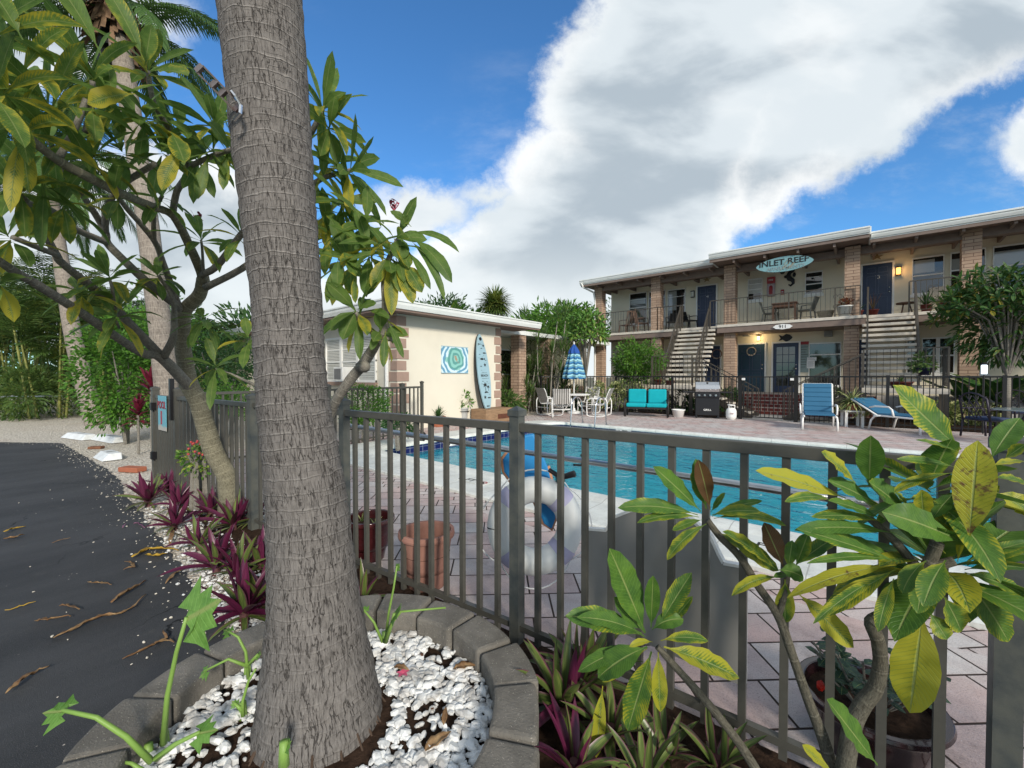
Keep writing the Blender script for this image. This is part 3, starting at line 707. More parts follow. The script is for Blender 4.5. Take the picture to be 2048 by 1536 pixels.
mb = MB(); mb.prism([p-nn_*.05 for p in poly2], nn_*.035); mb.build('rail_edge', M_BLACKP, sb)
mb = MB()
def mark(t_, u, kind, s_=.05):
    mb = MB()
    c0 = p0+lean*(t_*L)+wy*u+nn_*.037
    if kind == 'disc': poly = [c0+lean*(cos(a)*s_)+wy*(sin(a)*s_) for a in [i*pi/6 for i in range(12)]]
    elif kind == 'fish': poly = [c0+lean*(y_*s_)+wy*(x_*s_) for x_, y_ in ((-1.2, 0), (-.5, .35), (.3, .3), (.9, 0), (1.4, .4), (1.3, -.4), (.8, -.1), (.2, -.35), (-.6, -.3))]
    elif kind == 'palm': poly = [c0+lean*(y_*s_)+wy*(x_*s_) for x_, y_ in ((-.1, -1.5), (.1, -1.5), (.15, .3), (.9, -.1), (.5, .6), (1.1, 1), (.3, .9), (0, 1.5), (-.3, .9), (-1.1, .8), (-.5, .5), (-.8, -.2), (0, .3))]
    elif kind == 'star': poly = [c0+lean*(cos(a)*s_*r_)+wy*(sin(a)*s_*r_) for a, r_ in [(i*pi/5, 1 if i % 2 == 0 else .45) for i in range(10)]]
    else: poly = [c0+lean*(y_*s_)+wy*(x_*s_) for x_, y_ in ((-1, .1), (-.3, .5), (.6, .3), (1, -.2), (.2, 0), (-.5, -.2))]
    mb.prism(poly, nn_*.004); mb.build('stencil', M_INK, sb)
for a in ((.93, .0, 'disc', .055), (.86, -.09, 'fish', .05), (.84, .09, 'star', .05), (.80, .0, 'x', .04), (.74, .10, 'fish', .06), (.72, -.1, 'x', .03), (.66, -.02, 'fish', .085), (.64, .13, 'x', .03), (.58, .07, 'star', .06), (.56, -.1, 'x', .04), (.36, -.1, 'x', .03), (.35, .08, 'x', .03), (.29, -.02, 'palm', .09), (.27, .1, 'palm', .06), (.21, 0, 'x', .09), (.15, -.08, 'star', .06), (.14, .09, 'fish', .06), (.03, .0, 'fish', .055)): mark(*a)
for k in range(14):
    mark(rnd.uniform(.1, .9), rnd.uniform(-.17, .17), 'x', .018)
for z_, s_, w_ in ((.47, 'INLET', .075), (.435, 'BEACH', .10), (.395, 'FLORIDA', .06)):
    if s_ == 'INLET' or s_ == 'FLORIDA':
        mb = MB()
        for k in range(6): c0 = p0+lean*(z_*L)+wy*(-.1+k*.04)+nn_*.037; mb.prism([c0+wy*-.012, c0+wy*.012+lean*.004, c0+wy*.006+lean*.016, c0-wy*.008+lean*.014], nn_*.004)
        mb.build('small_marks', M_INK, sb)
    else:
        text('lettering', s_, w_*1.0, M_INK, p0+lean*(z_*L)+nn_*.039, (pi/2, 0, pi/2), sb)
ty = thing('timber_block', 'split timber planter block under the surfboard', 'block', (HX+.45, p0.y, 0))
mb = MB(); ya, yb_ = PX(947, 840, HX+.2).y, PX(1000, 838, HX+.2).y
mb.box((HX+.08, ya, .0), (HX+.72, yb_+.1, .42)); mb.build('block', M_WOOD, ty, bevel=.02)
mb = MB(); mb.box((HX+.722, ya+.5, .12), (HX+.726, yb_-.15, .26)); mb.build('burnt_face', mat('burnt', (.13, .045, .025), .7, var=.4, vs=12), ty)

# ================================================================ TWO-STOREY MOTEL
YC, YW, YS = 19.0, 20.6, 19.0
Z1, Z2, ZE = .72, 3.47, 6.08
mo = thing('motel', 'two storey beige motel with slump block columns and two outside stairs', 'building', (0, 20, 0))
X_ = lambda px, y=YW: PY(px, 700, y).x
XL, XR = -10.45, 10.5
MB().box((XL, YW, 0), (XR, YW+8, 5.95)).build('wall', M_CREAM2, mo)
mb = MB()
for x0, x1, dy in ((XL-.1, -4.75, 0), (-4.75, -.1, .28), (-.1, XR, 0)): mb.box((x0, YS-dy-.06, Z2-.1), (x1, YW, Z2))
mb.build('balcony_slab', M_STEP, mo)
mb = MB()
for x0, x1, dy in ((XL-.1, -4.76, 0), (-4.76, -.09, .28), (-.09, XR, 0)): mb.box((x0, YS-dy-.03, Z2-.32), (x1, YS-dy+.05, Z2-.102))
mb.box((XL, YC+.1, Z2-.3), (XR, YW, Z2-.12)); mb.build('balcony_fascia', M_BEAM, mo)
cols = [PY(1188, 700, YC).x, PY(1301, 700, YC).x, PY(1446, 700, YC-.15).x, PY(1686, 700, YC-.15).x, PY(1919, 700, YC).x, 5.1, 8.2]
for i, cx_ in enumerate(cols):
    yy = YC-(.15 if i in (2, 3) else 0)
    MB().box((cx_, yy, Z2+.002), (cx_+.42, yy+.42, ZE-.2)).build('column', M_BRK, mo)
    MB().box((cx_, yy+.06, 0), (cx_+.42, yy+.48, Z2-.3)).build('column', M_BRK, mo)
# roof in three stretches, the middle one standing proud
mb = MB(); mg = MB(); ms = MB()
for x0, x1, dy, dz in ((XL-.55, -4.85, 0, 0), (-4.85, -.02, .55, .06), (-.02, XR+1, 0, 0)):
    y0 = 18.35-dy; ze = ZE+dz
    mb.add([(x0, y0, ze), (x1, y0, ze), (x1, 24, ze+.25), (x0, 24, ze+.25)], [(0, 1, 2, 3)])
    ms.box((x0+.02, y0+.02, ze-.22), (x1-.02, 24, ze-.16)); gutter((x0, y0, 0), (x1, y0, 0), (0, -1, 0), ze+.02, mg, .17, .1)
    mg.box((x0, y0-.0, ze-.19), (x1, y0+.05, ze+.06))
    for e in (x0, x1): mg.box((e-.03 if e == x0 else e-.02, y0+.06, ze-.2), (e+.02 if e == x0 else e+.03, 24, ze+.05))
mb.build('roof', M_SHING, mo); mg.build('gutter', M_FASC, mo); ms.build('soffit', M_SOFF, mo)
mb = MB()
mb.box((XL-.5, 18.36, ZE-.29), (-4.86, 18.42, ZE-.20)); mb.box((-4.84, 17.82, ZE-.24), (-.03, 17.88, ZE-.15)); mb.box((-.02, 18.36, ZE-.29), (XR, 18.42, ZE-.20)); mb.build('fascia_board', M_BEAM, mo)
mb = MB(); mb.box((XL, YC+.05, ZE-.47), (XR, YC+.3, ZE-.225)); mb.build('beam', M_BEAM, mo)
x = XL+.3
while x < XR:
    mb = MB(); y0 = 17.9 if -4.8 < x < -.1 else 18.45
    mb.box((x, y0, ZE-.36), (x+.07, YC+.04, ZE-.225)); mb.box((x, YC+.31, ZE-.40), (x+.07, YW-.01, ZE-.225)); mb.build('rafter', M_BEAM, mo); x += 1.02
mb = MB(); mb.box((XL-.02, YC, ZE-.3), (XL+.06, YW, ZE-.22)); mb.build('end_beam', M_BEAM, mo)
mb = MB(); e0 = V((XL-.45, 18.3, ZE-.1)); mb.tube([e0, e0+V((.05, .1, -.2)), e0+V((.35, .6, -.42)), e0+V((.37, .72, -.8)), e0+V((.37, .72, -5.9))], .05, 8); mb.build('downspout', M_TRIM, mo)
def door(px0, px1, y, z0, label=None, m=None, h=2.03, number=None, knob_right=True, glazed=False, frame=M_TRIM):
    x0, x1 = X_(px0, y), X_(px1, y)
    mb = MB(); mb.box((x0-.06, y-.05, z0), (x0, y, z0+h+.06)); mb.box((x1, y-.05, z0), (x1+.06, y, z0+h+.06)); mb.box((x0, y-.049, z0+h), (x1, y, z0+h+.059))
    mb.box((x0, y-.02, z0), (x1, y-.002, z0+h-.001)); 
    d = mb.build('door', [frame], mo) if False else None
    mb2 = MB(); mb2.box((x0+.004, y-.045, z0+.01), (x1-.004, y-.003, z0+h-.004)); d = mb2.build('door', m or M_DOOR, mo)
    if label: d['label'] = label
    fr_ = MB(); fr_.box((x0-.06, y-.055, z0), (x0, y-.001, z0+h+.06)); fr_.box((x1, y-.055, z0), (x1+.06, y-.001, z0+h+.06)); fr_.box((x0, y-.054, z0+h), (x1, y-.001, z0+h+.059)); fr_.build('door_frame', frame, d)
    w_ = x1-x0
    pn = MB()
    if glazed:
        pn.box((x0+.14*w_, y-.05, z0+.28), (x1-.14*w_, y-.044, z0+h-.16)); pn.build('glass_pane', M_GL, d)
        pn = MB()
        for k in range(1, 3): xx = x0+w_*(.14+.72*k/3); pn.box((xx-.01, y-.056, z0+.28), (xx+.01, y-.0505, z0+h-.16))
        for k in range(1, 5): zz = z0+.28+(h-.44)*k/5; pn.box((x0+.14*w_, y-.055, zz-.01), (x1-.14*w_, y-.0503, zz+.01))
        pn.build('glazing_bars', m or M_DOOR, d)
    else:
        for a0, a1 in ((.14, .46), (.54, .86)):
            for c0, c1 in ((.84, .94), (.46, .79), (.08, .41)):
                X0, X1, Z0, Z1_ = x0+w_*a0, x0+w_*a1, z0+h*c0, z0+h*c1
                for A in ((X0, X1, Z0, Z0+.022), (X0, X1, Z1_-.022, Z1_), (X0, X0+.022, Z0+.022, Z1_-.022), (X1-.022, X1, Z0+.022, Z1_-.022)): pn.box((A[0], y-.056, A[2]), (A[1], y-.0455, A[3]))
        pn.build('panel_moulding', mat('navy_relief', (.045, .065, .12), .4), d)
    kx = x1-.08 if knob_right else x0+.08
    k = MB(); k.ball((kx, y-.085, z0+.98), .032, 10, 6); k.ball((kx, y-.06, z0+1.14), .026, 10, 6); k.box((kx-.02, y-.07, z0+.97), (kx+.02, y-.046, z0+.99)); k.build('handle', M_STEEL, d)
    if number: text('number', number, .17, M_WHITEP, ((x0+x1)/2, y-.05, z0+h*.76), (pi/2, 0, 0), d)
    return d
door(1394, 1431, YW, Z2, number='14', knob_right=False); door(1722, 1781, YW, Z2, number='13')
door(1476, 1529, YW, Z1, m=M_DOORT); door(1546, 1597, YW, Z1, m=M_DOOR, glazed=True)
door(1410, 1440, YW, Z1); door(1702, 1735, YW, Z1)
def wpx(px0, px1, pyt, pyb, z_hint=None, **k):
    a = PY(px0, pyt, YW); b_ = PY(px0, pyb, YW); return window(a.x, X_(px1), b_.z, a.z, YW, mo, **k)
wpx(1259, 1293, 588, 650, rail=.52, extra=(.78,)); wpx(1297, 1330, 584, 650, rail=.52, extra=(.78,)); wpx(1335, 1370, 581, 650, rail=.52, extra=(.78,))
wpx(1494, 1523, 560, 603, rail=.5, blind=.72, extra=(.75,)); wpx(1608, 1643, 546, 591, rail=.45, extra=(.75,))
wpx(1820, 1884, 518, 591, rail=.5, blind=.0, cols=1); wpx(1896, 1927, 507, 583, rail=.52); wpx(1936, 1966, 500, 580, rail=.52); wpx(1980, 2110, 495, 577, rail=.5, cols=1)
def blindpatch(px0, px1, pyt, pyb):
    a, b_ = PY(px0, pyt, YW-.02), PY(px0, pyb, YW-.02); x1 = X_(px1, YW-.02)
    MB().box((a.x, YW-.0215, b_.z), (x1, YW-.0155, a.z)).build('curtain', M_BLIND, mo)
blindpatch(1822, 1865, 524, 549); blindpatch(1982, 2100, 506, 535); blindpatch(1899, 1925, 520, 541); blindpatch(1260, 1290, 600, 611); blindpatch(1336, 1352, 584, 622)
# ground floor openings
gw = lambda px0, px1, pyt, pyb, **k: wpx(px0, px1, pyt, pyb, **k)
gw(1617, 1682, 686, 772, rail=.72, cols=1); gw(1812, 1838, 676, 748, rail=.5); gw(1842, 1908, 676, 748, rail=.5, cols=2); gw(1948, 1975, 676, 748, rail=.5)
gw(1250, 1290, 705, 752, rail=.5); gw(1330, 1368, 705, 752, rail=.5)
# office notices on the wall and glass
nb = thing('notice_board', 'tall pale notice with red heading beside the office window', 'sign', (X_(1609), YW, 2.2))
a = PY(1609, 700, YW-.02); MB().box((a.x-.16, YW-.03, 1.55), (a.x+.13, YW-.003, 2.78)).build('board', mat('notice_green', (.28, .36, .34)), nb)
MB().box((a.x-.16, YW-.034, 2.66), (a.x+.13, YW-.031, 2.78)).build('heading', mat('notice_red', (.38, .05, .05)), nb)
mb = MB(); 
for k in range(9): mb.box((a.x-.13, YW-.034, 2.55-k*.1), (a.x+.1-.04*(k % 3), YW-.031, 2.57-k*.1))
mb.build('print_lines', mat('notice_ink', (.1, .1, .1)), nb)
for i, (px_, py_, lab) in enumerate(((1623, 718, 'white wide paper notice stuck high on the office window'), (1621, 729, 'white tall paper notice stuck low on the office window'))):
    a = PY(px_, py_, YW-.06); e = thing('paper_notice', lab, 'paper', a); w_, h_ = (.15, .07) if i == 0 else (.13, .15)
    MB().box((a.x-w_, YW-.068, a.z-h_), (a.x+w_, YW-.062, a.z+h_)).build('sheet', M_WHITEP, e)
    mb = MB()
    for k in range(3+i*3): mb.box((a.x-w_*.8, YW-.0695, a.z+h_*.7-k*.04), (a.x+w_*(.8-.2*(k % 2)), YW-.0685, a.z+h_*.7-k*.04+.008))
    mb.build('print_lines', mat('notice_ink', (.1, .1, .1)), e)
# red brick porch and steps
mb = MB(); mb.box((-4.6, 18.5, 0), (.2, YW-.01, Z1)); mb.build('porch', M_RED, mo)
mb = MB(); mb.box((-3.35, 18.15, 0), (-.95, 18.497, Z1-.24)); mb.box((-3.35, 17.8, 0), (-.95, 18.147, Z1-.48)); mb.build('brick_steps', M_RED, mo)
mb = MB(); mb.box((-10.4, 19.2, 0), (-4.62, YW-.01, Z1)); mb.box((.21, 19.2, 0), (10, YW-.01, Z1)); mb.build('porch_floor', M_CONC, mo)
# ---- railings
def railing(parent, p, q_, h=1.02, sp=.135, posts=True, name='railing', m=M_RAIL, t_=.012):
    p, q_ = V(p), V(q_); L_ = (q_-p).length; n_ = max(2, int(L_/sp)); mb = MB(); up = V((0, 0, h))
    mb.beam(p+up, q_+up, .045, .03); mb.beam(p+V((0, 0, .08)), q_+V((0, 0, .08)), .03, .02)
    for i in range(n_+1):
        a = p.lerp(q_, i/n_); wd_ = .04 if (i in (0, n_) or (i % 10 == 0 and posts)) else t_
        mb.beam(a+V((0, 0, .0 if wd_ > .03 else .085)), a+up-V((0, 0, .016)), wd_, wd_, up=(0, 1, 0))
    return mb.build(name, m, parent)
railing(mo, (XL+.35, YC+.02, Z2), (-6.25, YC+.02, Z2)); railing(mo, (-5.05, YC-.25, Z2), (-.25, YC-.25, Z2)); railing(mo, (.98, YC+.02, Z2), (9.5, YC+.02, Z2))
def scroll(x):
    for s_ in (-1, 1):
        for zc_ in (.35, .7):
            mb = MB()
            pts = [(x+s_*(.07-.07*cos(a*1.0)*(1-a/9)), YC-.25, Z2+zc_+.1*sin(a)*(1-a/9)) for a in [i*.45 for i in range(14)]]
            mb.tube(pts, .008, 5, cap=False); mb.build('scroll', M_RAIL, mo)
scroll(PY(1673, 600, YC-.25).x); scroll(PY(1862, 600, YC).x)
# ---- stairs: open treads, two stringers, landing, second flight to the side
def stairs(xa, xb, side, lab_p):
    yt, yb_, zl = 18.95, 17.05, 1.06
    nst = 13
    for i in range(nst):
        f = (i+.5)/nst; y = yt+(yb_-yt)*f; z = Z2-.03+(zl-Z2+.03)*((i+.6)/nst)
        mb = MB(); mb.box((xa-(.06 if side > 0 else .14), y-.16, z-.085), (xb+(.26 if side > 0 else .06), y+.14, z)); mb.build('tread', M_STEP, mo, bevel=.008)
    for x in (xa-.0, xb+.0):
        mb = MB(); mb.beam((x, yt, Z2-.22), (x, yb_, zl-.12), .05, .2); mb.build('stringer', M_RAIL, mo)
        mb = MB(); mb.beam((x, yt, Z2+.95), (x, yb_+.05, zl+.98), .05, .05); n_ = 20
        for k in range(n_+1):
            f = k/n_; a = V((x, yt+(yb_+.05-yt)*f, Z2-.12+(zl+.03-Z2)*f)); mb.beam(a, a+V((0, 0, 1.04)), .014 if k % 5 else .04, .014 if k % 5 else .04, up=(0, 1, 0))
        mb.build('stair_railing', M_RAIL, mo)
    x0, x1 = min(xa, xb)-.1, max(xa, xb)+.12
    if side > 0: x1 += .12
    else: x1 += .4
    MB().box((x0, 15.9, zl-.14), (x1, 17.05, zl)).build('landing', M_STEP, mo)
    MB().box((x0+.1, 15.6, 0), (x1-.1, 16.45, zl-.142)).build('landing_base', M_SOFF, mo) if False else None
    mb = MB()
    for xx, yy in ((x0+.06, 15.96), (x1-.06, 15.96), (x0+.06, 17.0), (x1-.06, 17.0)): mb.beam((xx, yy, 0), (xx, yy, zl-.141), .09, .09, up=(0, 1, 0))
    mb.build('landing_posts', M_RAIL, mo)
    railing(mo, (x0+.03, 15.93, zl), (x1-.03, 15.93, zl), 1.1, .14)
    ox = x0+.03 if side > 0 else x1-.03
    railing(mo, (ox, 15.97, zl), (ox, 17.0, zl), 1.1, .14)
    sx0 = x1 if side > 0 else x0; nst2 = 6
    for i in range(nst2):
        x = sx0+side*(.16+i*.29); z = zl-(i+1)*zl/(nst2+1)
        mb = MB(); mb.box((x-.15, 15.95, z-.06), (x+.15, 17.0, z)); mb.build('tread', M_STEP, mo, bevel=.008)
    for yy in (15.93, 17.02):
        a, b_ = V((sx0, yy, zl)), V((sx0+side*1.9, yy, .0)); mb = MB(); mb.beam(a-V((0, 0, .12)), b_, .05, .18); mb.beam(a+V((0, 0, .98)), b_+V((0, 0, .95)), .045, .03)
        for k in range(13):
            c0 = a.lerp(b_, k/12); mb.beam(c0, c0+V((0, 0, .96)), .014 if k % 4 else .035, .014 if k % 4 else .035, up=(0, 1, 0))
        mb.build('stair_railing', M_RAIL, mo)
stairs(-6.3, -5.1, 1, ''); stairs(-.05, 1.12, -1, '')
# ---- things on the facade
def lamp(px_, py_, lit, lab, z=None):
    a = PY(px_, py_, YW-.08); e = thing('wall_lantern', lab, 'lamp', a)
    mb = MB(); mb.box((a.x-.07, YW-.03, a.z-.12), (a.x+.07, YW-.001, a.z+.12)); mb.box((a.x-.075, YW-.16, a.z+.11), (a.x+.075, YW-.031, a.z+.15)); mb.box((a.x-.075, YW-.16, a.z-.15), (a.x+.075, YW-.031, a.z-.13)); mb.build('housing', M_BLK, e)
    mb = MB(); mb.box((a.x-.055, YW-.145, a.z-.128), (a.x+.055, YW-.04, a.z+.108)); mb.build('glass', emis('lamp_amber', (1, .42, .10), 1.6) if lit else mat('lamp_glass', (.6, .58, .5), .2), e)
    if lit:
        ld = bpy.data.lights.new('glow', 'POINT'); ld.energy = 2.5; ld.color = (1, .6, .25); ld.shadow_soft_size = .06; lo = bpy.data.objects.new('glow', ld); C.objects.link(lo); lo.parent = e; lo.location = (0, -.22, 0)
lamp(1384, 589, False, 'unlit black wall lantern beside the door numbered 14'); lamp(1793, 543, True, 'glowing amber wall lantern beside the door numbered 13')
a = PY(1516, 676, YW-.1); e = thing('porch_light', 'glowing yellow porch light above the wreath door', 'lamp', a)
MB().lathe([(.03, .12), (.07, .1), (.07, .07)], a).build('cap', M_BLK, e); MB().lathe([(.0, -.1), (.055, -.09), (.06, .0), (.05, .07), (0, .07)], a).build('globe', emis('lamp_yellow', (1, .72, .28), 2.5), e)
ld = bpy.data.lights.new('glow', 'POINT'); ld.energy = 5; ld.color = (1, .75, .4); ld.shadow_soft_size = .06; lo = bpy.data.objects.new('glow', ld); C.objects.link(lo); lo.parent = e; lo.location = (0, -.25, 0)
# surfboard-shaped name sign hung from the eave beam
YG = 18.0
a0, a1 = PY(1510, 531, YG), PY(1624, 518, YG); cx_, cz = (a0.x+a1.x)/2, PY(1567, 527, YG).z-.03
sg = thing('name_sign', 'pale blue surfboard shaped sign reading INLET REEF under the eave', 'sign', (cx_, YG, cz))
hl = (a1.x-a0.x)/2; poly = [(cx_+hl*math.cos(t_)*1.0, YG, cz+.0+.27*math.sin(t_)*(abs(math.sin(t_))**.25)) for t_ in [i*2*pi/40 for i in range(40)]]
mb = MB(); mb.prism(poly, (0, .04, 0)); mb.build('board', mat('sign_blue', (.20, .38, .41), .5, var=.15, vs=3), sg)
text('lettering', 'INLET REEF', .29, M_INK, (cx_-.02, YG-.008, cz+.07), (pi/2, 0, 0), sg, .004, sx=1.06)
text('small_lettering', 'APARTMENTS', .17, mat('sign_grey', (.25, .33, .34)), (cx_+.05, YG-.008, cz-.14), (pi/2, 0, 0), sg, .002, sx=1.1)
mb = MB()
for k, (dx, dz, L_) in enumerate(((-.12, -.18, .3), (-.02, -.12, .36), (.1, -.16, .3), (.2, -.1, .2), (0, .03, .2))): mb.beam((cx_+dx, YG-.015, cz+dz-.06), (cx_+dx+L_*.6, YG-.015, cz+dz+L_*.5), .015, .01)
mb.build('painted_reeds', mat('sign_reeds', (.42, .36, .25)), sg)
mb = MB(); mb.tube([(cx_-.5, YG+.02, cz+.1), (cx_-.5, YG+.1, ZE-.2)], .006, 4); mb.tube([(cx_+.5, YG+.02, cz+.1), (cx_+.5, YG+.1, ZE-.2)], .006, 4); mb.build('hanger', M_BLK, sg)
# seahorse silhouette, fire extinguisher box, call point
a = PY(1580, 556, YW-.03); sh = []
crv = [(.02, .42), (.10, .36), (.06, .27), (-.06, .2), (-.12, .08), (-.06, -.04), (.06, -.12), (.08, -.24), (-.02, -.33), (-.1, -.27)]
e = thing('seahorse_plaque', 'black seahorse cut-out on the upper wall', 'ornament', a); mb = MB()
rad = [.05, .08, .075, .085, .11, .115, .09, .06, .045, .03]
mb.tube([(a.x+x*.9, a.y-.0, a.z+z) for x, z in crv], [r*.85 for r in rad], 8); mb.tube([(a.x+.0, a.y, a.z+.4), (a.x-.16, a.y, a.z+.36)], [.05, .025], 6); mb.ball((a.x-.17, a.y, a.z+.06), (.09, .03, .07), 6, 4); mb.ball((a.x+.1, a.y, a.z+.1), (.06, .03, .1), 6, 4)
for i, p in enumerate(mb.v): p.y = a.y+(p.y-a.y)*.25
mb.build('figure', M_BLACKP, e, smooth=True)
a = PY(1540, 573, YW-.1); e = thing('extinguisher_cabinet', 'red topped fire extinguisher cabinet on the upper wall', 'cabinet', a)
MB().box((a.x-.14, YW-.16, a.z+.1), (a.x+.14, YW-.002, a.z+.37)).build('top_panel', mat('fire_red', (.33, .02, .025), .4), e)
MB().box((a.x-.14, YW-.155, a.z-.42), (a.x+.14, YW-.002, a.z+.099)).build('glass_panel', mat('fire_glass', (.30, .22, .22), .15), e, bevel=.01)
mb = MB(); mb.lathe([(.0, -.3), (.06, -.29), (.065, .0), (.03, .06), (.0, .07)], (a.x, YW-.165, a.z-.05), 12, 1, .4); mb.build('extinguisher', mat('fire_red', (.33, .02, .025)), e)
text('lettering', 'FIRE', .09, M_WHITEP, (a.x, YW-.162, a.z+.24), (pi/2, 0, 0), e)
a = PY(1563, 585, YW); e = thing('fire_alarm', 'small red fire call point below the black bell', 'alarm', a); MB().box((a.x-.06, YW-.06, a.z-.1), (a.x+.06, YW-.001, a.z+.1)).build('case', mat('fire_red', (.33, .02, .025)), e, bevel=.008); MB().box((a.x-.035, YW-.065, a.z-.01), (a.x+.035, YW-.0605, a.z+.02)).build('pull_bar', M_WHITEP, e)
a = PY(1563, 546, YW); e = thing('alarm_bell', 'small black alarm bell beside the seahorse', 'bell', a); mb = MB(); mb.box((a.x-.05, YW-.04, a.z-.05), (a.x+.05, YW-.001, a.z+.05)); mb.ball((a.x, YW-.06, a.z), (.085, .04, .085), 10, 6); mb.build('bell', M_BLK, e); MB().box((a.x-.01, YW-.02, a.z-.5), (a.x+.01, YW-.001, a.z-.051)).build('conduit', M_CREAM2, e)
# street number plaque, fish
a = PY(1564, 653.5, YS-.36); e = thing('number_plaque', 'white lobed house number plaque reading 911 on the balcony fascia', 'sign', a); poly = [(a.x+.30*cos(t_)*(1+.06*cos(8*t_)), a.y, a.z+.095*sin(t_)*(1+.06*cos(8*t_))) for t_ in [i*2*pi/32 for i in range(32)]]
MB().prism(poly, (0, .02, 0)).build('plaque', M_WHITEP, e); text('number', '911', .17, M_INK, (a.x, a.y-.003, a.z), (pi/2, 0, 0), e)
a = PY(1570, 676, YW-.02); e = thing('fish_plaque', 'black fish cut-out above the glazed door', 'ornament', a); s_ = .22
poly = [(a.x+x*s_, a.y, a.z+z*s_) for x, z in ((1.1, .1), (.7, .55), (.1, .75), (-.5, .35), (-1.1, .6), (-.8, 0), (-1.1, -.5), (-.45, -.3), (.1, -.75), (.6, -.5), (1, -.15))]
MB().prism(poly, (0, .015, 0)).build('figure', M_BLACKP, e)
for px_, py_, r_, lab, mm in ((1502, 703, .17, 'slim pale wreath on the teal door', mat('wreath_pale', (.3, .28, .24))), (1433, 708, .2, 'shell wreath on the dark door behind the left stair', mat('wreath_shell', (.25, .15, .12)))):
    a = PY(px_, py_, YW-.07); e = thing('door_wreath', lab, 'wreath', a); mb = MB(); k = 26
    pts = [(a.x+cos(i*2*pi/k)*r_, a.y, a.z+sin(i*2*pi/k)*r_) for i in range(k+1)]; mb.tube(pts, [.018+.012*rnd.random() for _ in pts], 6, cap=False)
    mb.build('ring', mm, e); mb = MB()
    for i in range(9): an = -pi/2+rnd.uniform(-.8, .8); mb.ball((a.x+cos(an)*r_, a.y-.02, a.z+sin(an)*r_), .03, 6, 4, .2)
    mb.build('shells', mat('shell_pale', (.55, .5, .45)), e)
for px_ in (1491, 1655):
    a = PY(px_, 668, YW-.2); e = thing('vent_box', 'small grey box under the balcony above the '+('teal door' if px_ == 1491 else 'office window'), 'box', a); MB().box((a.x-.13, a.y-.05, a.z-.1), (a.x+.13, YW-.001, a.z+.12)).build('case', mat('grey_box', (.30, .30, .28)), e, bevel=.01)
    MB().box((a.x-.1, a.y-.056, a.z-.07), (a.x+.1, a.y-.051, a.z+.08)).build('cover', mat('grey_cover', (.24, .24, .22)), e)
for px_, py_ in ((1412, 560), (1750, 515)):
    a = PY(px_, py_, YW-.03); e = thing('starfish_ornament', 'small brown ornament over door '+('14' if px_ < 1500 else '13, near the lit lantern'), 'ornament', a); poly = [(a.x+cos(i*pi/5+.3)*(.2 if i % 2 == 0 else .07), a.y, a.z+sin(i*pi/5+.3)*(.13 if i % 2 == 0 else .05)) for i in range(10)]
    MB().prism(poly, (0, .02, 0)).build('figure', mat('ornament_gold', (.36, .26, .13)), e)
# ================================================================ FENCES
def flat(p, z=0): return V((p[0], p[1], z))
FR2 = flat(PY(2024, 900, 1.80)); FP1 = flat(W(1034, 752, 2.21)); FL = flat(W(688, 752, 3.07)); F5 = flat(G(505, 1060)); FG1 = flat(G(354, 985)); FG0 = flat(G(310, 962))
FR3 = FR2+(FR2-FP1).normalized()*1.6
nf = thing('pool_fence', 'near weathered bronze picket fence between the driveway and the pool', 'fence', FP1)
def post(parent, p, h=1.2, w_=.055, ang=0, m=M_POST, cap=True):
    mb = MB(); mb.cbox((p.x, p.y, h/2), (w_, w_, h), ang); o = mb.build('post', m, parent)
    if cap:
        mb = MB(); mb.cbox((p.x, p.y, h+.008), (w_+.014, w_+.014, .03), ang); R = Matrix.Rotation(ang, 3, 'Z'); e_ = (w_+.014)/2
        mb.add([V((p.x, p.y, h+.0235))+R@V(c) for c in ((-e_, -e_, 0), (e_, -e_, 0), (e_, e_, 0), (-e_, e_, 0), (0, 0, .022))], [(0, 1, 4), (1, 2, 4), (2, 3, 4), (3, 0, 4)]); mb.build('post_cap', m, o)
def fence_run(parent, p, q_, h=1.155, sp=.124, pw=.026, m=M_DKM, ang=None, lumped=False, m2=None):
    L_ = (q_-p).length; n_ = max(1, round(L_/sp)); d = (q_-p).normalized(); an = math.atan2(d.y, d.x)
    MB().beam(flat(p, h-.02), flat(q_, h-.02), .042, .044).build('top_rail', m2 or m, parent, bevel=.003 if not lumped else 0)
    MB().beam(flat(p, .09), flat(q_, .09), .03, .03).build('bottom_rail', m2 or m, parent)
    big_ = MB()
    for i in range(1, n_):
        a = p.lerp(q_, i/n_); mb = big_ if lumped else MB(); mb.cbox((a.x, a.y, (h-.037+.03)/2), (pw, pw, h-.037-.03), an)
        if not lumped: mb.build('picket', m, parent)
    if lumped: big_.build('pickets', m, parent)
    return an
an = fence_run(nf, FP1, FR2, sp=.128); post(nf, FP1, 1.2, .058, an)
fence_run(nf, FR2, FR3, sp=.128); post(nf, FR2, 1.2, .058, an)
an2 = fence_run(nf, FL, FP1, sp=.124); post(nf, FL, 1.2, .055, an2)
fence_run(nf, F5, FL, sp=.124); post(nf, F5, 1.2, .075, an2)
fence_run(nf, FG1, F5, sp=.124)
gt = thing('pool_gate', 'bronze pool gate with a blue sign at the far left end of the near fence', 'gate', FG0)
ga, gb = FG0.lerp(FG1, .06), FG0.lerp(FG1, .94)
MB().beam(flat(ga, 1.13), flat(gb, 1.13), .04, .04).build('top_rail', M_DKM, gt); MB().beam(flat(ga, .1), flat(gb, .1), .04, .04).build('bottom_rail', M_DKM, gt)
mb = MB()
for i in range(13): a = ga.lerp(gb, i/12); mb.cbox((a.x, a.y, .61), (.03 if i % 12 else .045,)*2+(1.02,), an2)
mb.build('pickets', M_DKM, gt); post(gt, FG0, 1.22, .075, an2, M_DKM); post(gt, FG1, 1.22, .075, an2, M_DKM)
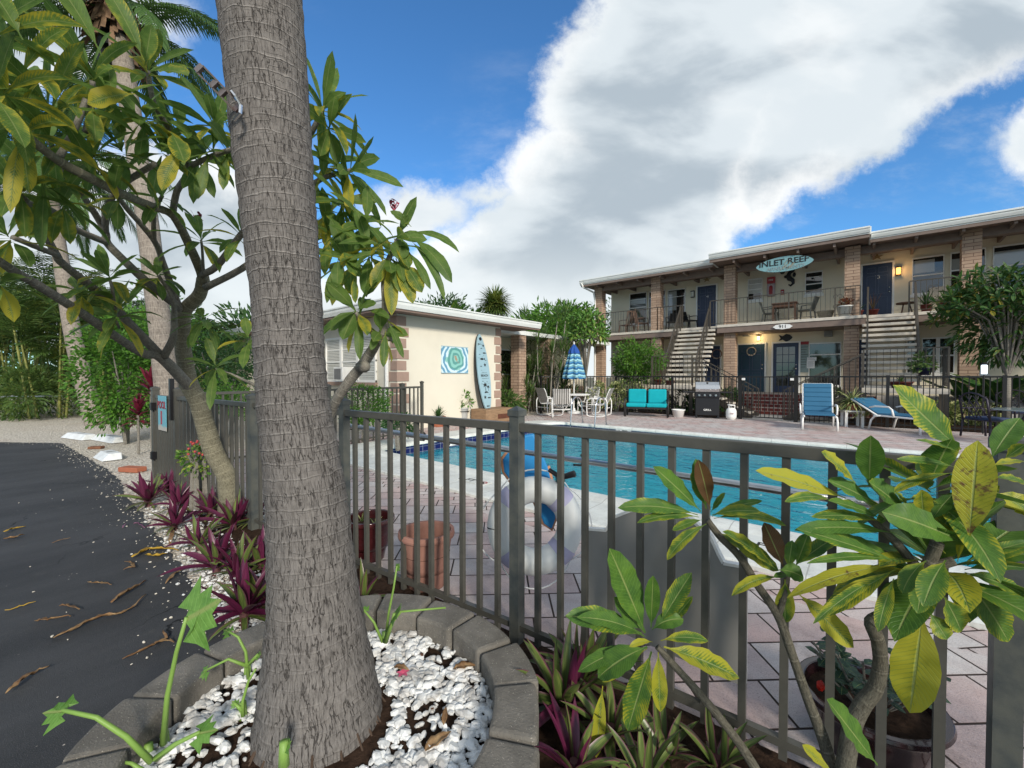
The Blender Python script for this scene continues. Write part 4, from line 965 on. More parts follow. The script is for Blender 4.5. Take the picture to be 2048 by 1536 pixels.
mb = MB(); mb.cbox((FG1.x-.02, FG1.y-.05, 1.12), (.045, .045, .5), an2); mb.build('latch', M_BLACKP, gt); mb = MB()
for z_ in (.35, 1.0): MB().cbox((ga.x, ga.y-.04, z_), (.07, .05, .1), an2).build('hinge', M_BLACKP, gt)
# gate sign
m, t, b, P = custom('gate_sign_print'); sp_ = t.n('ShaderNodeSeparateXYZ'); t.l(P, sp_.inputs[0])
t.l(t.mix(t.rng(t.m('ADD', sp_.outputs[2], t.m('MULTIPLY', t.noise(P, 12, 3), .1)), .80, .84), (.42, .40, .36), (.14, .38, .46)), b.inputs['Base Color'])
sgp = FG0.lerp(FG1, .48); dv = (FG1-FG0).normalized(); nv = V((dv.y, -dv.x, 0)); 
if nv.y > 0: nv = -nv
e = thing('beach_sign', 'small pale blue sign hung on the pool gate', 'sign', flat(sgp, .95)); c0 = flat(sgp, .93)+nv*.03
mb = MB(); mb.prism([c0+dv*x+V((0, 0, z)) for x, z in ((-.17, -.22), (.17, -.22), (.17, .22), (-.17, .22))], nv*.006); mb.build('panel', m, e)
anz = math.atan2(dv.y, dv.x)
text('lettering', 'POOL', .13, mat('sign_maroon', (.25, .04, .06)), c0+nv*.01+V((0, 0, .1)), (pi/2, 0, anz), e)
mb = MB(); mb.beam(c0+nv*.01+V((0, 0, .03)), c0+nv*.01+V((0, 0, -.14)), .02, .004); mb.build('painted_pole', mat('sign_maroon', (.25, .04, .06)), e)
# side fence running from the gate back to the cottage
sf = thing('side_fence', 'bronze picket fence running from the gate back to the cottage corner', 'fence', flat(FG0))
S1 = V((-8.25, 6.45, 0)); S0 = FG0+V((-.35, .25, 0))
fence_run(sf, S0.lerp(S1, .5), S1, sp=.13); fence_run(sf, S0, S0.lerp(S1, .5), sp=.13); post(sf, S1, 1.24, .06, 0, M_DKM); post(sf, S0.lerp(S1, .5), 1.2, .06, 0, M_DKM); post(sf, S1+V((-.02, -.55, 0)), 1.2, .09, 0, M_DKM)
# far black fence with its gate
ff = thing('rear_fence', 'black iron picket fence along the far side of the pool deck', 'fence', (-7, 15.4, 0))
pts = [V((-10.4, 12.9, 0)), V((-9.55, 13.1, 0)), V((-7.6, 15.4, 0)), V((-5.4, 15.4, 0)), V((-3.2, 15.4, 0))]
pts2 = [V((-1.68, 15.4, 0)), V((.4, 15.4, 0)), V((2.5, 15.4, 0)), V((4.6, 15.4, 0)), V((7, 15.4, 0))]
for PP in (pts, pts2):
    for a, b_ in zip(PP, PP[1:]): fence_run(ff, a, b_, 1.4, .115, .02, M_BLK, lumped=True)
    for a in PP: post(ff, a, 1.42, .07 if a not in (pts[-1], pts2[0]) else .1, 0, M_BLK, cap=False)
fg = thing('rear_gate', 'black iron picket gate in front of the red brick steps', 'gate', (-3.1, 15.38, 0))
A, B = V((-3.1, 15.38, 0)), V((-1.78, 15.38, 0)); mb = MB(); mb.beam(flat(A, 1.37), flat(B, 1.37), .03, .03); mb.beam(flat(A, .09), flat(B, .09), .03, .03)
for e_ in (A, B): mb.beam(flat(e_, .05), flat(e_, 1.4), .04, .04, up=(0, 1, 0))
mb.build('frame', M_BLK, fg); mb = MB()
for i in range(1, 11): a = A.lerp(B, i/11); mb.beam(flat(a, .1), flat(a, 1.36), .018, .018, up=(0, 1, 0))
mb.build('pickets', M_BLK, fg); mb = MB()
for e_ in (A, B): mb.cbox((e_.x, 15.34, 1.3), (.09, .04, .07))
mb.build('latch', M_WHITEP, fg)
# chain-link fence at the back of the gravel
CY = None
cA, cB = flat(W(-500, 800, 12.5)), flat(W(250, 800, 15.0))
cl = thing('chain_link_fence', 'grey chain link fence at the back of the gravel yard', 'fence', cA)
H_ = .72; dd = (cB-cA); Lc = dd.length; dn_ = dd/Lc
MB().beam(flat(cA, H_), flat(cB, H_), .04, .04).build('top_rail', M_ALU, cl)
k = 0
while k*2.0 < Lc: a = cA+dn_*(k*2.0); MB().lathe([(.03, 0), (.03, H_+.05), (0, H_+.07)], a, 8).build('post', M_ALU, cl); k += 1
mb = MB(); nS = int(Lc/.14); st = .14
for i in range(-5, nS):
    for s_ in (1, -1):
        u0 = i*st; u1 = u0+H_*1.0
        if s_ < 0: u0, u1 = u1, u0
        mb.beam(cA+dn_*max(0, min(Lc, u0))+V((0, 0, .0)), cA+dn_*max(0, min(Lc, u1))+V((0, 0, H_)), .006, .006)
mb.build('wire_mesh', mat('galvanised', (.42, .41, .36), .5, .4), cl)
# ================================================================ NEAR THINGS INSIDE THE FENCE
pole = thing('cleaning_pole', 'long grey aluminium pool pole hung along the inside of the near fence', 'pole', flat(PY(705, 856, 1.86), .98))
pa, pb = PY(690, 853, 1.84), PY(1960, 1062, 1.92); pb.z = .955; pa.z = .985
MB().tube([pa, pa.lerp(pb, .5)], .019, 12).build('tube', M_ALU, pole, smooth=True); MB().tube([pa.lerp(pb, .44), pb], .0155, 12).build('inner_tube', M_ALU, pole, smooth=True)
mb = MB()
for f in (.05, .28, .62, .9): p = pa.lerp(pb, f); MB().tube([p+V((0, -.07, -.01)), p+V((0, 0, -.024)), p+V((0, .026, 0)), p+V((0, 0, .03))], .006, 6).build('hook', M_BLK, pole)
# life ring
rc = W(1071, 1052, 2.50); N = (RT*.12-FW).normalized(); rx_ = N.cross(UP).normalized(); ry_ = rx_.cross(N).normalized()
if ry_.z < 0: ry_ = -ry_
ry_ = (ry_+N*-.12).normalized()
lr = thing('life_ring', 'white ring buoy with four lavender bands hung inside the near fence', 'life ring', rc)
R0, r0 = .209, .077
def arc(a0, a1, rr, n_=18, R_=R0): return [rc+rx_*(cos(a0+(a1-a0)*i/n_)*R_)+ry_*(sin(a0+(a1-a0)*i/n_)*R_) for i in range(n_+1)]
M_RING = mat('ring_white', (.74, .76, .74), .45, var=.06, vs=4, dirt=.15)
MB().tube(arc(0, 2*pi, r0, 60), r0, 18, cap=False).build('ring', M_RING, lr, smooth=True)
for k in range(4):
    a = pi/4+k*pi/2; MB().tube(arc(a-.16, a+.16, 0, 6), r0+.003, 18, cap=False).build('band', mat('lavender_band', (.52, .50, .68), .5), lr, smooth=True)
for k in range(4):
    a0 = pi/4+k*pi/2; p_ = []
    for i in range(15):
        f = i/14; a = a0+f*pi/2; rr = R0+r0+.008+.05*math.sin(pi*f)
        q_ = rc+rx_*(cos(a)*rr)+ry_*(sin(a)*rr); q_.z -= .02*math.sin(pi*f); p_.append(q_)
    MB().tube(p_, .0045, 6).build('rope', M_WHITEP, lr, smooth=True)
# blue board with orange rim and black squeegee
bc = W(1078, 960, 2.62); e = thing('pool_float', 'blue pool float with an orange rim standing behind the white ring buoy', 'float', (bc.x, bc.y, .6))
o_ = [(1046, 872), (1068, 868), (1082, 900), (1096, 935), (1108, 985), (1112, 1040), (1104, 1062), (1088, 1050), (1070, 1005), (1045, 985), (1022, 965), (1008, 945), (1005, 920), (1016, 905), (1036, 905)]
mb = MB(); P_ = [W(x, y, 2.62) for x, y in o_]; ex_ = FW*.05; mb.prism(P_, ex_); mb.build('body', mat('float_blue', (.02, .22, .50), .45, var=.1), e, bevel=.012)
MB().tube([p+ex_*.5 for p in P_+[P_[0]]][3:], [.016]*(len(P_)-2), 8).build('rim', mat('float_orange', (.52, .25, .13), .5), e, smooth=True)
# squeegee stick
a_, b_ = W(1100, 948, 2.5), W(1156, 944, 2.45); e = thing('pool_brush', 'short black brush handle sticking out over the pool edge beside the ring buoy', 'brush', a_)
MB().tube([W(1098, 940, 2.5), W(1122, 956, 2.5), W(1150, 948, 2.46)], [.012, .018, .02], 8).build('handle', M_BLACKP, e, smooth=True)
MB().cbox(W(1121, 957, 2.5), (.05, .04, .05)).build('joint', mat('pool_teal', (.02, .12, .14)), e, bevel=.008)
# grey sign panel back: shaped board fixed on the inside of the fence
o_ = [(1165, 1470), (1165, 1062), (1212, 1066), (1226, 1040), (1262, 1026), (1300, 1021), (1350, 1020), (1390, 1045), (1425, 1075), (1442, 1112), (1452, 1130), (1496, 1138), (1496, 1500)]
yb2 = lambda px: 1.90 if px < 1300 else 1.92
P_ = [PY(x, y, yb2(x)) for x, y in o_]
P_[0].z = .16; P_[-1].z = .14
for p in P_: p.y = 1.905
e = thing('shaped_panel', 'plain grey shaped board fixed behind the near fence pickets', 'board', (P_[0].x, 1.9, .14))
mb = MB(); mb.prism(P_, (0, .018, 0)); mb.build('board', mat('panel_grey', (.30, .295, .28), .36, var=.12, vs=3, dirt=.2), e)
mb = MB(); 
for a, b_ in zip(P_[1:-1], P_[2:]): mb.beam(a+V((0, .01, .006)), b_+V((0, .01, .006)), .03, .012)
mb.build('pale_edge', M_WHITEP, e)
# pots
def pot(name, label, c_, r, h, m_, rim=.02, taper=.68, group=None, soil=.9, tri=False):
    e = thing(name, label, 'pot', c_, group)
    prof_ = [(r*taper, 0), (r*(taper+.06), h*.15), (r*.93, h*.8), (r*.97, h*.88), (r*1.05, h*.89), (r*1.07, h*.93), (r*1.05, h), (r*.93, h), (r*.90, h*.9), (r*.80, h*.3)]
    prof_ = [(a[0]+(b_[0]-a[0])*k/6, a[1]+(b_[1]-a[1])*k/6) for a, b_ in zip(prof_, prof_[1:]) for k in range(6)]+[prof_[-1]]
    MB().lathe(prof_, c_, 96).build('bowl', m_, e, smooth=True)
    MB().lathe([(0, h*soil+.01), (r*.5, h*soil+.015), (r*.895, h*soil)], c_, 24).build('soil', M_SOIL, e)
    return e
c_ = flat(G(852, 1172)); pot('clay_pot', 'round sun bleached clay pot of bare soil behind the near fence', c_, .175, .37, mat('clay_pot', (.34, .17, .13), .85, var=.25, vs=4, col2=(.22, .11, .085), bump=.1), soil=.6)
c_ = flat(G(738, 1118)); pot('glazed_pot', 'dark red glazed pot with tiny sprouts behind the near fence by the palm', c_, .175, .32, M_GLAZE, soil=.8, taper=.6)
RP1 = flat(W(1748, 752, 1.58))
pot('glazed_pot', 'wide dark brown glazed pot with rose stems behind the right fence under the plumeria', RP1, .215, .2, mat('brown_glaze', (.035, .014, .016), .22, var=.3, vs=8, coat=.4), soil=.8, taper=.72)
# ================================================================ DECK FURNITURE
M_STRIPE, t, b, P = custom('striped_sling'); uv = t.n('ShaderNodeUVMap').outputs[0]; sp_ = t.n('ShaderNodeSeparateXYZ'); t.l(uv, sp_.inputs[0])
t.l(t.mix(t.rng(t.m('SINE', t.m('MULTIPLY', sp_.outputs[0], 2*pi*9)), -.1, .1), (.62, .60, .57), (.06, .055, .05)), b.inputs['Base Color'])
def sling(pts, w_, m_, parent, name, th=.012):
    mb = MB(); k = len(pts); vs = []; uv = []
    for i, p in enumerate(pts):
        for u in range(11): f = u/10; vs.append(V(p)+V(((f-.5)*w_, 0, -.03*math.sin(pi*f)*.4))); uv.append((f, i/(k-1)))
    mb.add(vs, [(i*11+j, i*11+j+1, (i+1)*11+j+1, (i+1)*11+j) for i in range(k-1) for j in range(10)], uv)
    o = mb.build(name, m_, parent); md = o.modifiers.new('th', 'SOLIDIFY'); md.thickness = th; return o
def patio_chair():
    e = thing('patio_chair', 'x', 'chair')
    for s_ in (-1, 1):
        x = s_*.31
        pts = [(x, -.34, .62), (x, .22, .64), (x, .33, .56), (x, .34, .30), (x, .33, .06), (x, .24, .02), (x, -.20, .02), (x, -.34, .08), (x, -.36, .30), (x, -.36, .52), (x, -.32, .62)]
        MB().tube(pts, .019, 8).build('side_frame', M_WHITEP, e, smooth=True)
        x = s_*.265; MB().tube([(x, -.46, .98), (x, -.40, .88), (x, -.26, .50), (x, -.2, .42), (x, .26, .42), (x, .30, .40)], .014, 8).build('seat_rail', M_WHITEP, e, smooth=True)
    MB().beam((-.31, -.3, .3), (.31, -.3, .3), .03, .02).beam((-.31, .28, .28), (.31, .28, .28), .03, .02).build('stretcher', M_WHITEP, e)
    sling([(0, -.2, .42), (0, 0, .40), (0, .28, .43)], .52, M_STRIPE, e, 'seat'); sling([(0, -.47, .99), (0, -.40, .87), (0, -.33, .68), (0, -.25, .49)], .52, M_STRIPE, e, 'backrest')
    return e
pc = patio_chair(); tb = flat(G(1148, 827))
spots = [(1100, 831, -1.0, 'striped patio chair at the left of the round table, turned right'), (1124, 836, -.15, 'striped patio chair with its back to the pool, nearest the camera at the table'), (1178, 826, 2.6, 'striped patio chair on the far side of the round table'), (1198, 833, 1.1, 'striped patio chair at the right of the round table')]
for i, (px_, py_, rz, lab) in enumerate(spots):
    if i == 0: pc.location = G(px_, py_); pc.rotation_euler = (0, 0, rz+YAW); pc['label'] = lab; pc['group'] = 'striped chairs round the patio table'
    else: dup(pc, G(px_, py_), rz+YAW, None, lab)
e = thing('patio_table', 'round white patio table under the closed blue umbrella', 'table', tb); MB().lathe([(0, .69), (.56, .69), (.6, .70), (.6, .725), (.57, .735), (.0, .735)], tb, 32).build('tabletop', M_WHITEP, e); mb = MB()
for k in range(4): a = k*pi/2+.5; mb.tube([tb+V((cos(a)*.08, sin(a)*.08, .69)), tb+V((cos(a)*.2, sin(a)*.2, .35)), tb+V((cos(a)*.42, sin(a)*.42, .02))], .018, 8)
mb.build('legs', M_WHITEP, e, smooth=True)
# closed umbrella, pleated
e = thing('patio_umbrella', 'closed blue and aqua striped patio umbrella over the round table', 'umbrella', tb)
m, t, b, P = custom('umbrella_stripes'); sp_ = t.n('ShaderNodeSeparateXYZ'); t.l(P, sp_.inputs[0]); uvn = t.n('ShaderNodeUVMap').outputs[0]; su = t.n('ShaderNodeSeparateXYZ'); t.l(uvn, su.inputs[0])
zz = t.m('SUBTRACT', sp_.outputs[2], t.m('MULTIPLY', t.m('PINGPONG', t.m('MULTIPLY', su.outputs[0], 16), 1), .05)); s1 = t.m('SINE', t.m('MULTIPLY', zz, 2*pi/.19)); s2 = t.m('SINE', t.m('MULTIPLY', zz, 2*pi/.095))
c = t.mix(t.rng(s1, -.15, .15), (.02, .15, .34), (.28, .55, .62)); c = t.mix(t.rng(s2, .75, .9), c, (.012, .03, .07)); c = t.mix(t.rng(zz, 2.30, 2.32), c, (.015, .09, .36)); t.l(c, b.inputs['Base Color']); b.inputs['Roughness'].default_value = .8
def pleat(prof, m_, name):
    mb = MB(); n_ = 48; vs = []; uv = []; k = len(prof)
    for r, z in prof:
        for j in range(n_+1):
            a = 2*pi*j/n_; q_ = 1+.16*cos(a*8); vs.append(tb+V((cos(a)*r*q_, sin(a)*r*q_, z+.03*cos(a*8)*(r/.4)))); uv.append((j/n_, z))
    mb.add(vs, [(i*(n_+1)+j, i*(n_+1)+j+1, (i+1)*(n_+1)+j+1, (i+1)*(n_+1)+j) for i in range(k-1) for j in range(n_)], uv); return mb.build(name, m_, e, smooth=True)
pleat([(.40, 1.30), (.36, 1.5), (.28, 1.85), (.19, 2.2), (.13, 2.4)], m, 'canopy'); pleat([(.20, 2.24), (.15, 2.38), (.05, 2.54), (.01, 2.6)], mat('umbrella_cap', (.015, .08, .33), .8), 'top_vent')
MB().tube([tb, tb+V((0, 0, 2.68))], .022, 10).build('pole', M_WHITEP, e, smooth=True); MB().lathe([(.0, .0), (.25, .0), (.24, .07), (.06, .11), (.04, .2), (0, .2)], tb+V((0, 0, .005))).build('base', M_WHITEP, e)
# settee
a, b_ = flat(G(1250, 833)), flat(G(1336, 836)); d = (b_-a).normalized(); rz = math.atan2(d.y, d.x)
e = thing('settee', 'dark settee with turquoise cushions against the far fence', 'sofa'); w_ = 1.42
M_DKF = mat('dark_rattan', (.022, .02, .02), .5)
mb = MB(); mb.cbox((0, .33, .30), (w_, .6, .06)); mb.cbox((0, .62, .62), (w_, .05, .5)); mb.build('frame', M_DKF, e)
for s_ in (-1, 1):
    MB().tube([(s_*w_/2, .0, .03), (s_*w_/2, .0, .52), (s_*w_/2, .05, .58), (s_*w_/2, .6, .62)], .03, 8).build('armrest', M_DKF, e, smooth=True)
    for y in (.02, .62): MB().cbox((s_*(w_/2-.02), y, .15), (.06, .06, .3)).build('leg', M_DKF, e)
    MB().cbox((s_*.335, .27, .40), (.65, .56, .13)).build('seat_cushion', M_TURQ, e, bevel=.04)
    mb = MB(); mb.cbox((s_*.335, .53, .70), (.6, .13, .48), m=None); o = mb.build('back_cushion', M_TURQ, e, bevel=.04)
e.location = (a+b_)/2; e.rotation_euler = (0, 0, rz)
# tub, gas bottle
e = thing('tub', 'small white plastic tub between the settee and the grill', 'tub', flat(G(1357, 834)))
MB().lathe([(.16, 0), (.2, .22), (.225, .235), (.225, .26), (.2, .26), (.19, .22), (.15, .03), (0, .03)], flat(G(1357, 834)), 24).build('tub', M_WHITEP, e, smooth=True)
c_ = flat(G(1463, 839)); e = thing('gas_bottle', 'white propane bottle beside the grill', 'gas bottle', c_)
MB().lathe([(.12, 0), (.12, .03), (.15, .05), (.155, .12), (.155, .27), (.13, .34), (.06, .38), (0, .385)], c_, 24).build('tank', M_WHITEP, e, smooth=True); mb = MB()
for k in range(3): an_ = k*2.1; mb.tube([c_+V((cos(an_)*.1, sin(an_)*.1, .35)), c_+V((cos(an_)*.1, sin(an_)*.1, .47))], .015, 6)
mb.lathe([(.1, .45), (.115, .45), (.115, .48), (.1, .48), (.1, .45)], c_, 20); mb.build('collar', M_WHITEP, e); MB().lathe([(.02, .385), (.02, .44), (.035, .45), (0, .46)], c_).build('valve', M_STEEL, e)
text('lettering', 'GAS', .06, mat('sign_maroon', (.25, .04, .06)), c_+V((.06, -.16, .2)), (pi/2, 0, YAW*.3), e)
# grill
a, b_ = flat(G(1391, 836)), flat(G(1440, 838)); d = (b_-a).normalized(); rz = math.atan2(d.y, d.x)+.1; e = thing('gas_grill', 'black gas grill with a steel lid and four knobs', 'grill')
mb = MB(); mb.box((-.36, 0, .1), (.36, .5, .68)); mb.build('cabinet', M_BLACKP, e, bevel=.01); mb = MB(); mb.box((-.38, -.03, .68), (.38, .52, .86)); mb.build('control_panel', M_BLACKP, e, bevel=.02)
MB().box((-.74, .02, .84), (-.385, .5, .885)).build('side_shelf', M_BLACKP, e, bevel=.01); MB().box((.385, .02, .84), (.74, .5, .885)).build('side_shelf', M_BLACKP, e, bevel=.01)
pr = [(-.0, .87), (-.02, .98), (.03, 1.1), (.14, 1.2), (.32, 1.22), (.45, 1.15), (.5, 1.0), (.5, .87)]
mb = MB(); mb.prism([(-.36, y, z) for y, z in pr], (.72, 0, 0)); lid = mb.build('lid', mat('brushed_steel', (.62, .62, .61), .25, 1, var=.05), e, bevel=.01); MB().tube([(-.28, -.06, .97), (.28, -.06, .97)], .015, 8).build('lid_handle', M_STEEL, e)
MB().lathe([(0, 0), (.03, .0), (.03, .015), (0, .02)], (0, .1, 1.175)).build('thermometer', M_BLACKP, e)
for i in range(4):
    mb = MB(); x = -.25+i*.165; mb.tube([(x, -.03, .77), (x, -.075, .77)], [.042, .034], 14); mb.build('knob', M_STEEL, e)
for x in (-.33, .33):
    for y in (.05, .45): MB().cbox((x, y, .05), (.06, .06, .1)).build('foot', M_BLACKP, e)
text('lettering', 'GRILL', .085, M_WHITEP, (0, -.004, .28), (pi/2, 0, 0), e, sx=1.1)
e.location = (a+b_)/2; e.rotation_euler = (0, 0, rz)
# loungers
def lounger(back=62):
    e = thing('sun_lounger', 'x', 'lounger'); w_ = .66
    for s_ in (-1, 1):
        x = s_*(w_/2)
        MB().tube([(x, 0, .36), (x, .1, .38), (x, 1.15, .38), (x, 1.2, .38)], .022, 8).build('side_rail', M_WHITEP, e, smooth=True)
        MB().tube([(x+.03*s_, .02, .02), (x+.03*s_, .03, .25), (x+.02*s_, .10, .36), (x, .2, .38)], .024, 8).build('leg', M_WHITEP, e, smooth=True)
        MB().tube([(x+.03*s_, 1.3, .02), (x+.03*s_, 1.24, .25), (x+.02*s_, 1.15, .36), (x, 1.0, .38)], .024, 8).build('leg', M_WHITEP, e, smooth=True)
        MB().tube([(x+.06*s_, .62, .38), (x+.07*s_, .66, .56), (x+.07*s_, .74, .62), (x+.07*s_, 1.1, .62), (x+.06*s_, 1.26, .58)], .022, 8).build('armrest', M_WHITEP, e, smooth=True)
        a_ = radians(back); MB().tube([(x, 1.1, .38), (x, 1.1+cos(a_)*.85, .38+sin(a_)*.85)], .022, 8).build('back_rail', M_WHITEP, e, smooth=True)
    a_ = radians(back); k = 6
    for i in range(k):
        f0, f1 = i/k*.8+.03, (i+1)/k*.8+.03; mb = MB(); p, q_ = V((0, 1.1+cos(a_)*f0, .41+sin(a_)*f0)), V((0, 1.1+cos(a_)*f1, .41+sin(a_)*f1)); mb.beam(p, q_, w_-.03, .05, up=(0, -1, 1)); mb.build('back_cushion', M_BLUEC, e, bevel=.018)
    for i in range(4): y = .03+i*.275; mb = MB(); mb.cbox((0, y+.137, .415), (w_-.03, .27, .05)); mb.build('seat_cushion', M_BLUEC, e, bevel=.018)
    MB().tube([(-w_/2, 1.1+cos(a_)*.85, .38+sin(a_)*.85), (w_/2, 1.1+cos(a_)*.85, .38+sin(a_)*.85)], .02, 8).build('head_rail', M_WHITEP, e)
    return e
l1 = lounger(70); a, b_ = flat(G(1604, 861)), flat(G(1679, 865)); l1.location = (a+b_)/2; l1.rotation_euler = (0, 0, math.atan2((b_-a).y, (b_-a).x)-.05); l1['label'] = 'white lounger with blue cushion, back raised, facing the pool'; l1['group'] = 'blue cushioned loungers'
l2 = lounger(27); l2.location = flat(G(1872, 872))+V((.0, .0, 0)); l2.rotation_euler = (0, 0, radians(46)); l2['label'] = 'white lounger with blue cushion, laid low, half hidden by the plumeria'; l2['group'] = 'blue cushioned loungers'
# plant stand
c_ = flat(G(1705, 853)); e = thing('plant_stand', 'small white square side table holding the spider plant', 'table', c_); mb = MB(); mb.cbox(c_+V((0, 0, .43)), (.46, .46, .04), .3); mb.build('tabletop', M_WHITEP, e, bevel=.01)
for sx_ in (-1, 1):
    for sy_ in (-1, 1): MB().cbox(c_+Matrix.Rotation(.3, 3, 'Z')@V((sx_*.18, sy_*.18, .205)), (.06, .06, .41), .3).build('leg', M_WHITEP, e)
STAND = c_
# dark ornate chairs at the right
def lattice_chair():
    e = thing('lattice_chair', 'x', 'chair'); m_ = mat('dark_aluminium', (.045, .04, .055), .45, .5)
    w_ = .6; mb = MB(); mb.tube([(-w_/2, .25, .42), (-w_/2, .33, .9), (-w_/4, .36, 1.0), (0, .37, 1.03), (w_/4, .36, 1.0), (w_/2, .33, .9), (w_/2, .25, .42)], .02, 8); mb.build('back_frame', m_, e, smooth=True); mb = MB()
    for k in (-1, 0, 1): mb.tube([(k*.16-.14, .27, .47), (k*.16+.14, .345, .96)], .009, 6); mb.tube([(k*.16+.14, .27, .47), (k*.16-.14, .345, .96)], .009, 6)
    mb.tube([(cos(a)*.1, .31, .72+sin(a)*.12) for a in [i*pi/8 for i in range(17)]], .009, 6); mb.build('lattice', m_, e, smooth=True)
    mb = MB(); mb.cbox((0, 0, .42), (w_, .52, .03)); mb.build('seat', m_, e, bevel=.01); mb = MB(); mb.cbox((0, 0, .46), (w_-.06, .48, .06)); mb.build('seat_cushion', mat('slate_cushion', (.03, .05, .11), .8), e, bevel=.02)
    for s_ in (-1, 1):
        MB().tube([(s_*w_/2, .28, .66), (s_*(w_/2+.03), .0, .68), (s_*(w_/2+.02), -.22, .64), (s_*w_/2, -.24, .42)], .018, 8).build('armrest', m_, e, smooth=True)
        for y in (-.23, .24): MB().tube([(s_*w_/2, y, .42), (s_*(w_/2+.02), y*1.15, .02)], .02, 8).build('leg', m_, e, smooth=True)
    return e
k1 = lattice_chair(); k1.location = flat(G(1978, 878)); k1.rotation_euler = (0, 0, 2.2); k1['label'] = 'dark metal lattice chair nearest the plumeria leaves at the right edge'; k1['group'] = 'dark metal patio chairs'
dup(k1, flat(G(2035, 858)), .1, None, 'dark metal lattice chair farther back at the right edge, by the fence')
c_ = flat(G(2075, 895)); e = thing('metal_table', 'dark metal patio table with a pale glass top at the right edge', 'table', c_); MB().lathe([(0, .72), (.6, .72), (.6, .74), (0, .745)], c_, 32).build('tabletop', mat('pale_glass', (.3, .36, .36), .1), e); mb = MB()
for k in range(4): an_ = k*pi/2; mb.tube([c_+V((cos(an_)*.1, sin(an_)*.1, .7)), c_+V((cos(an_)*.3, sin(an_)*.3, .3)), c_+V((cos(an_)*.45, sin(an_)*.45, .02))], .02, 8)
mb.build('legs', mat('dark_aluminium', (.045, .04, .055)), e)
# ---- balcony furniture
def simple_chair(name, m_, slats=True, back=.5, w_=.5, arms=True):
    e = thing(name, 'x', 'chair')
    mb = MB(); mb.cbox((0, 0, .42), (w_, .48, .035)); mb.build('seat', m_, e, bevel=.008); mb = MB()
    if slats:
        for k in range(5): x = (k-2)*w_/5; mb.beam((x, .24, .44), (x*1.1, .38, .44+back), .04, .02, up=(0, 1, 0))
        mb.beam((-w_/2, .385, .45+back), (w_/2, .385, .45+back), .03, .05)
    else: mb.prism([(-w_/2, .24, .44), (w_/2, .24, .44), (w_/2*.95, .38, .44+back), (-w_/2*.95, .38, .44+back)], (0, .02, 0))
    mb.build('backrest', m_, e)
    for s_ in (-1, 1):
        for y in (-.2, .24): MB().beam((s_*w_/2*.95, y, .41), (s_*w_/2*1.05, y*1.2, 0), .04, .04, up=(0, 1, 0)).build('leg', m_, e)
        if arms: MB().tube([(s_*w_/2, .3, .64), (s_*(w_/2+.02), 0, .66), (s_*(w_/2+.02), -.2, .64), (s_*w_/2, -.22, .42)], .018, 6).build('armrest', m_, e)
    return e
gp = simple_chair('plastic_chair', M_GREYP, back=.42); gp.location = (PY(1540, 600, 19.6).x, 19.7, Z2); gp.rotation_euler = (0, 0, pi/2); gp['label'] = 'grey plastic armchair at the left of the balcony table'; gp['group'] = 'grey plastic balcony chairs'
dup(gp, (PY(1608, 600, 19.6).x, 19.6, Z2), -pi/2-.2, None, 'grey plastic armchair at the right of the balcony table')
tx0, tx1 = PY(1541, 600, 19.3).x, PY(1592, 600, 19.3).x; e = thing('balcony_table', 'brown wooden table between the two grey balcony chairs', 'table', ((tx0+tx1)/2, 19.6, Z2)); MB().box((tx0, 19.25, Z2+.72), (tx1, 19.95, Z2+.76)).build('tabletop', M_BROWNF, e); MB().box((tx0+.04, 19.3, Z2+.6), (tx1-.04, 19.9, Z2+.719)).build('apron', M_BROWNF, e)
for x in (tx0+.06, tx1-.06):
    for y in (19.32, 19.88): MB().cbox((x, y, Z2+.3), (.06, .06, .6)).build('leg', M_BROWNF, e)
bc_ = simple_chair('folding_chair', mat('tan_slats', (.17, .10, .07), .7), back=.6); bc_.location = (PY(1252, 640, 19.7).x, 19.7, Z2); bc_.rotation_euler = (0, 0, -2.0); bc_['label'] = 'brown folding chair at the left end of the balcony'; bc_['group'] = 'brown folding balcony chairs'
dup(bc_, (PY(1283, 640, 19.5).x, 19.5, Z2), 2.3, None, 'brown folding chair just left of the second brick column')
dk = simple_chair('black_chair', M_BLK, slats=False, back=.45); dk.location = (PY(1345, 640, 19.9).x, 19.9, Z2); dk.rotation_euler = (0, 0, .1); dk['label'] = 'black wire chair under the window left of door 14'; dk['group'] = 'black balcony chairs'
dup(dk, (PY(1378, 640, 19.9).x, 19.9, Z2), 1.2, None, 'black wire chair behind the left stair railing')
wc = simple_chair('white_chair', mat('cream_wicker', (.62, .56, .46), .7), slats=False, back=.5); wc.location = (PY(1868, 610, 19.9).x, 19.9, Z2); wc.rotation_euler = (0, 0, -.3); wc['label'] = 'cream cushioned balcony chair right of door 13'
e = thing('side_stool', 'small dark stool beside door 13', 'stool', (PY(1808, 610, 19.9).x, 19.9, Z2)); MB().lathe([(0, .4), (.24, .4), (.25, .42), (.24, .45), (0, .45)], e.location).build('seat', M_BROWNF, e); mb = MB()
for k in range(3): an_ = k*2.1; mb.tube([e.location+V((cos(an_)*.1, sin(an_)*.1, .4)), e.location+V((cos(an_)*.2, sin(an_)*.2, 0))], .02, 6)
mb.build('legs', M_BROWNF, e)
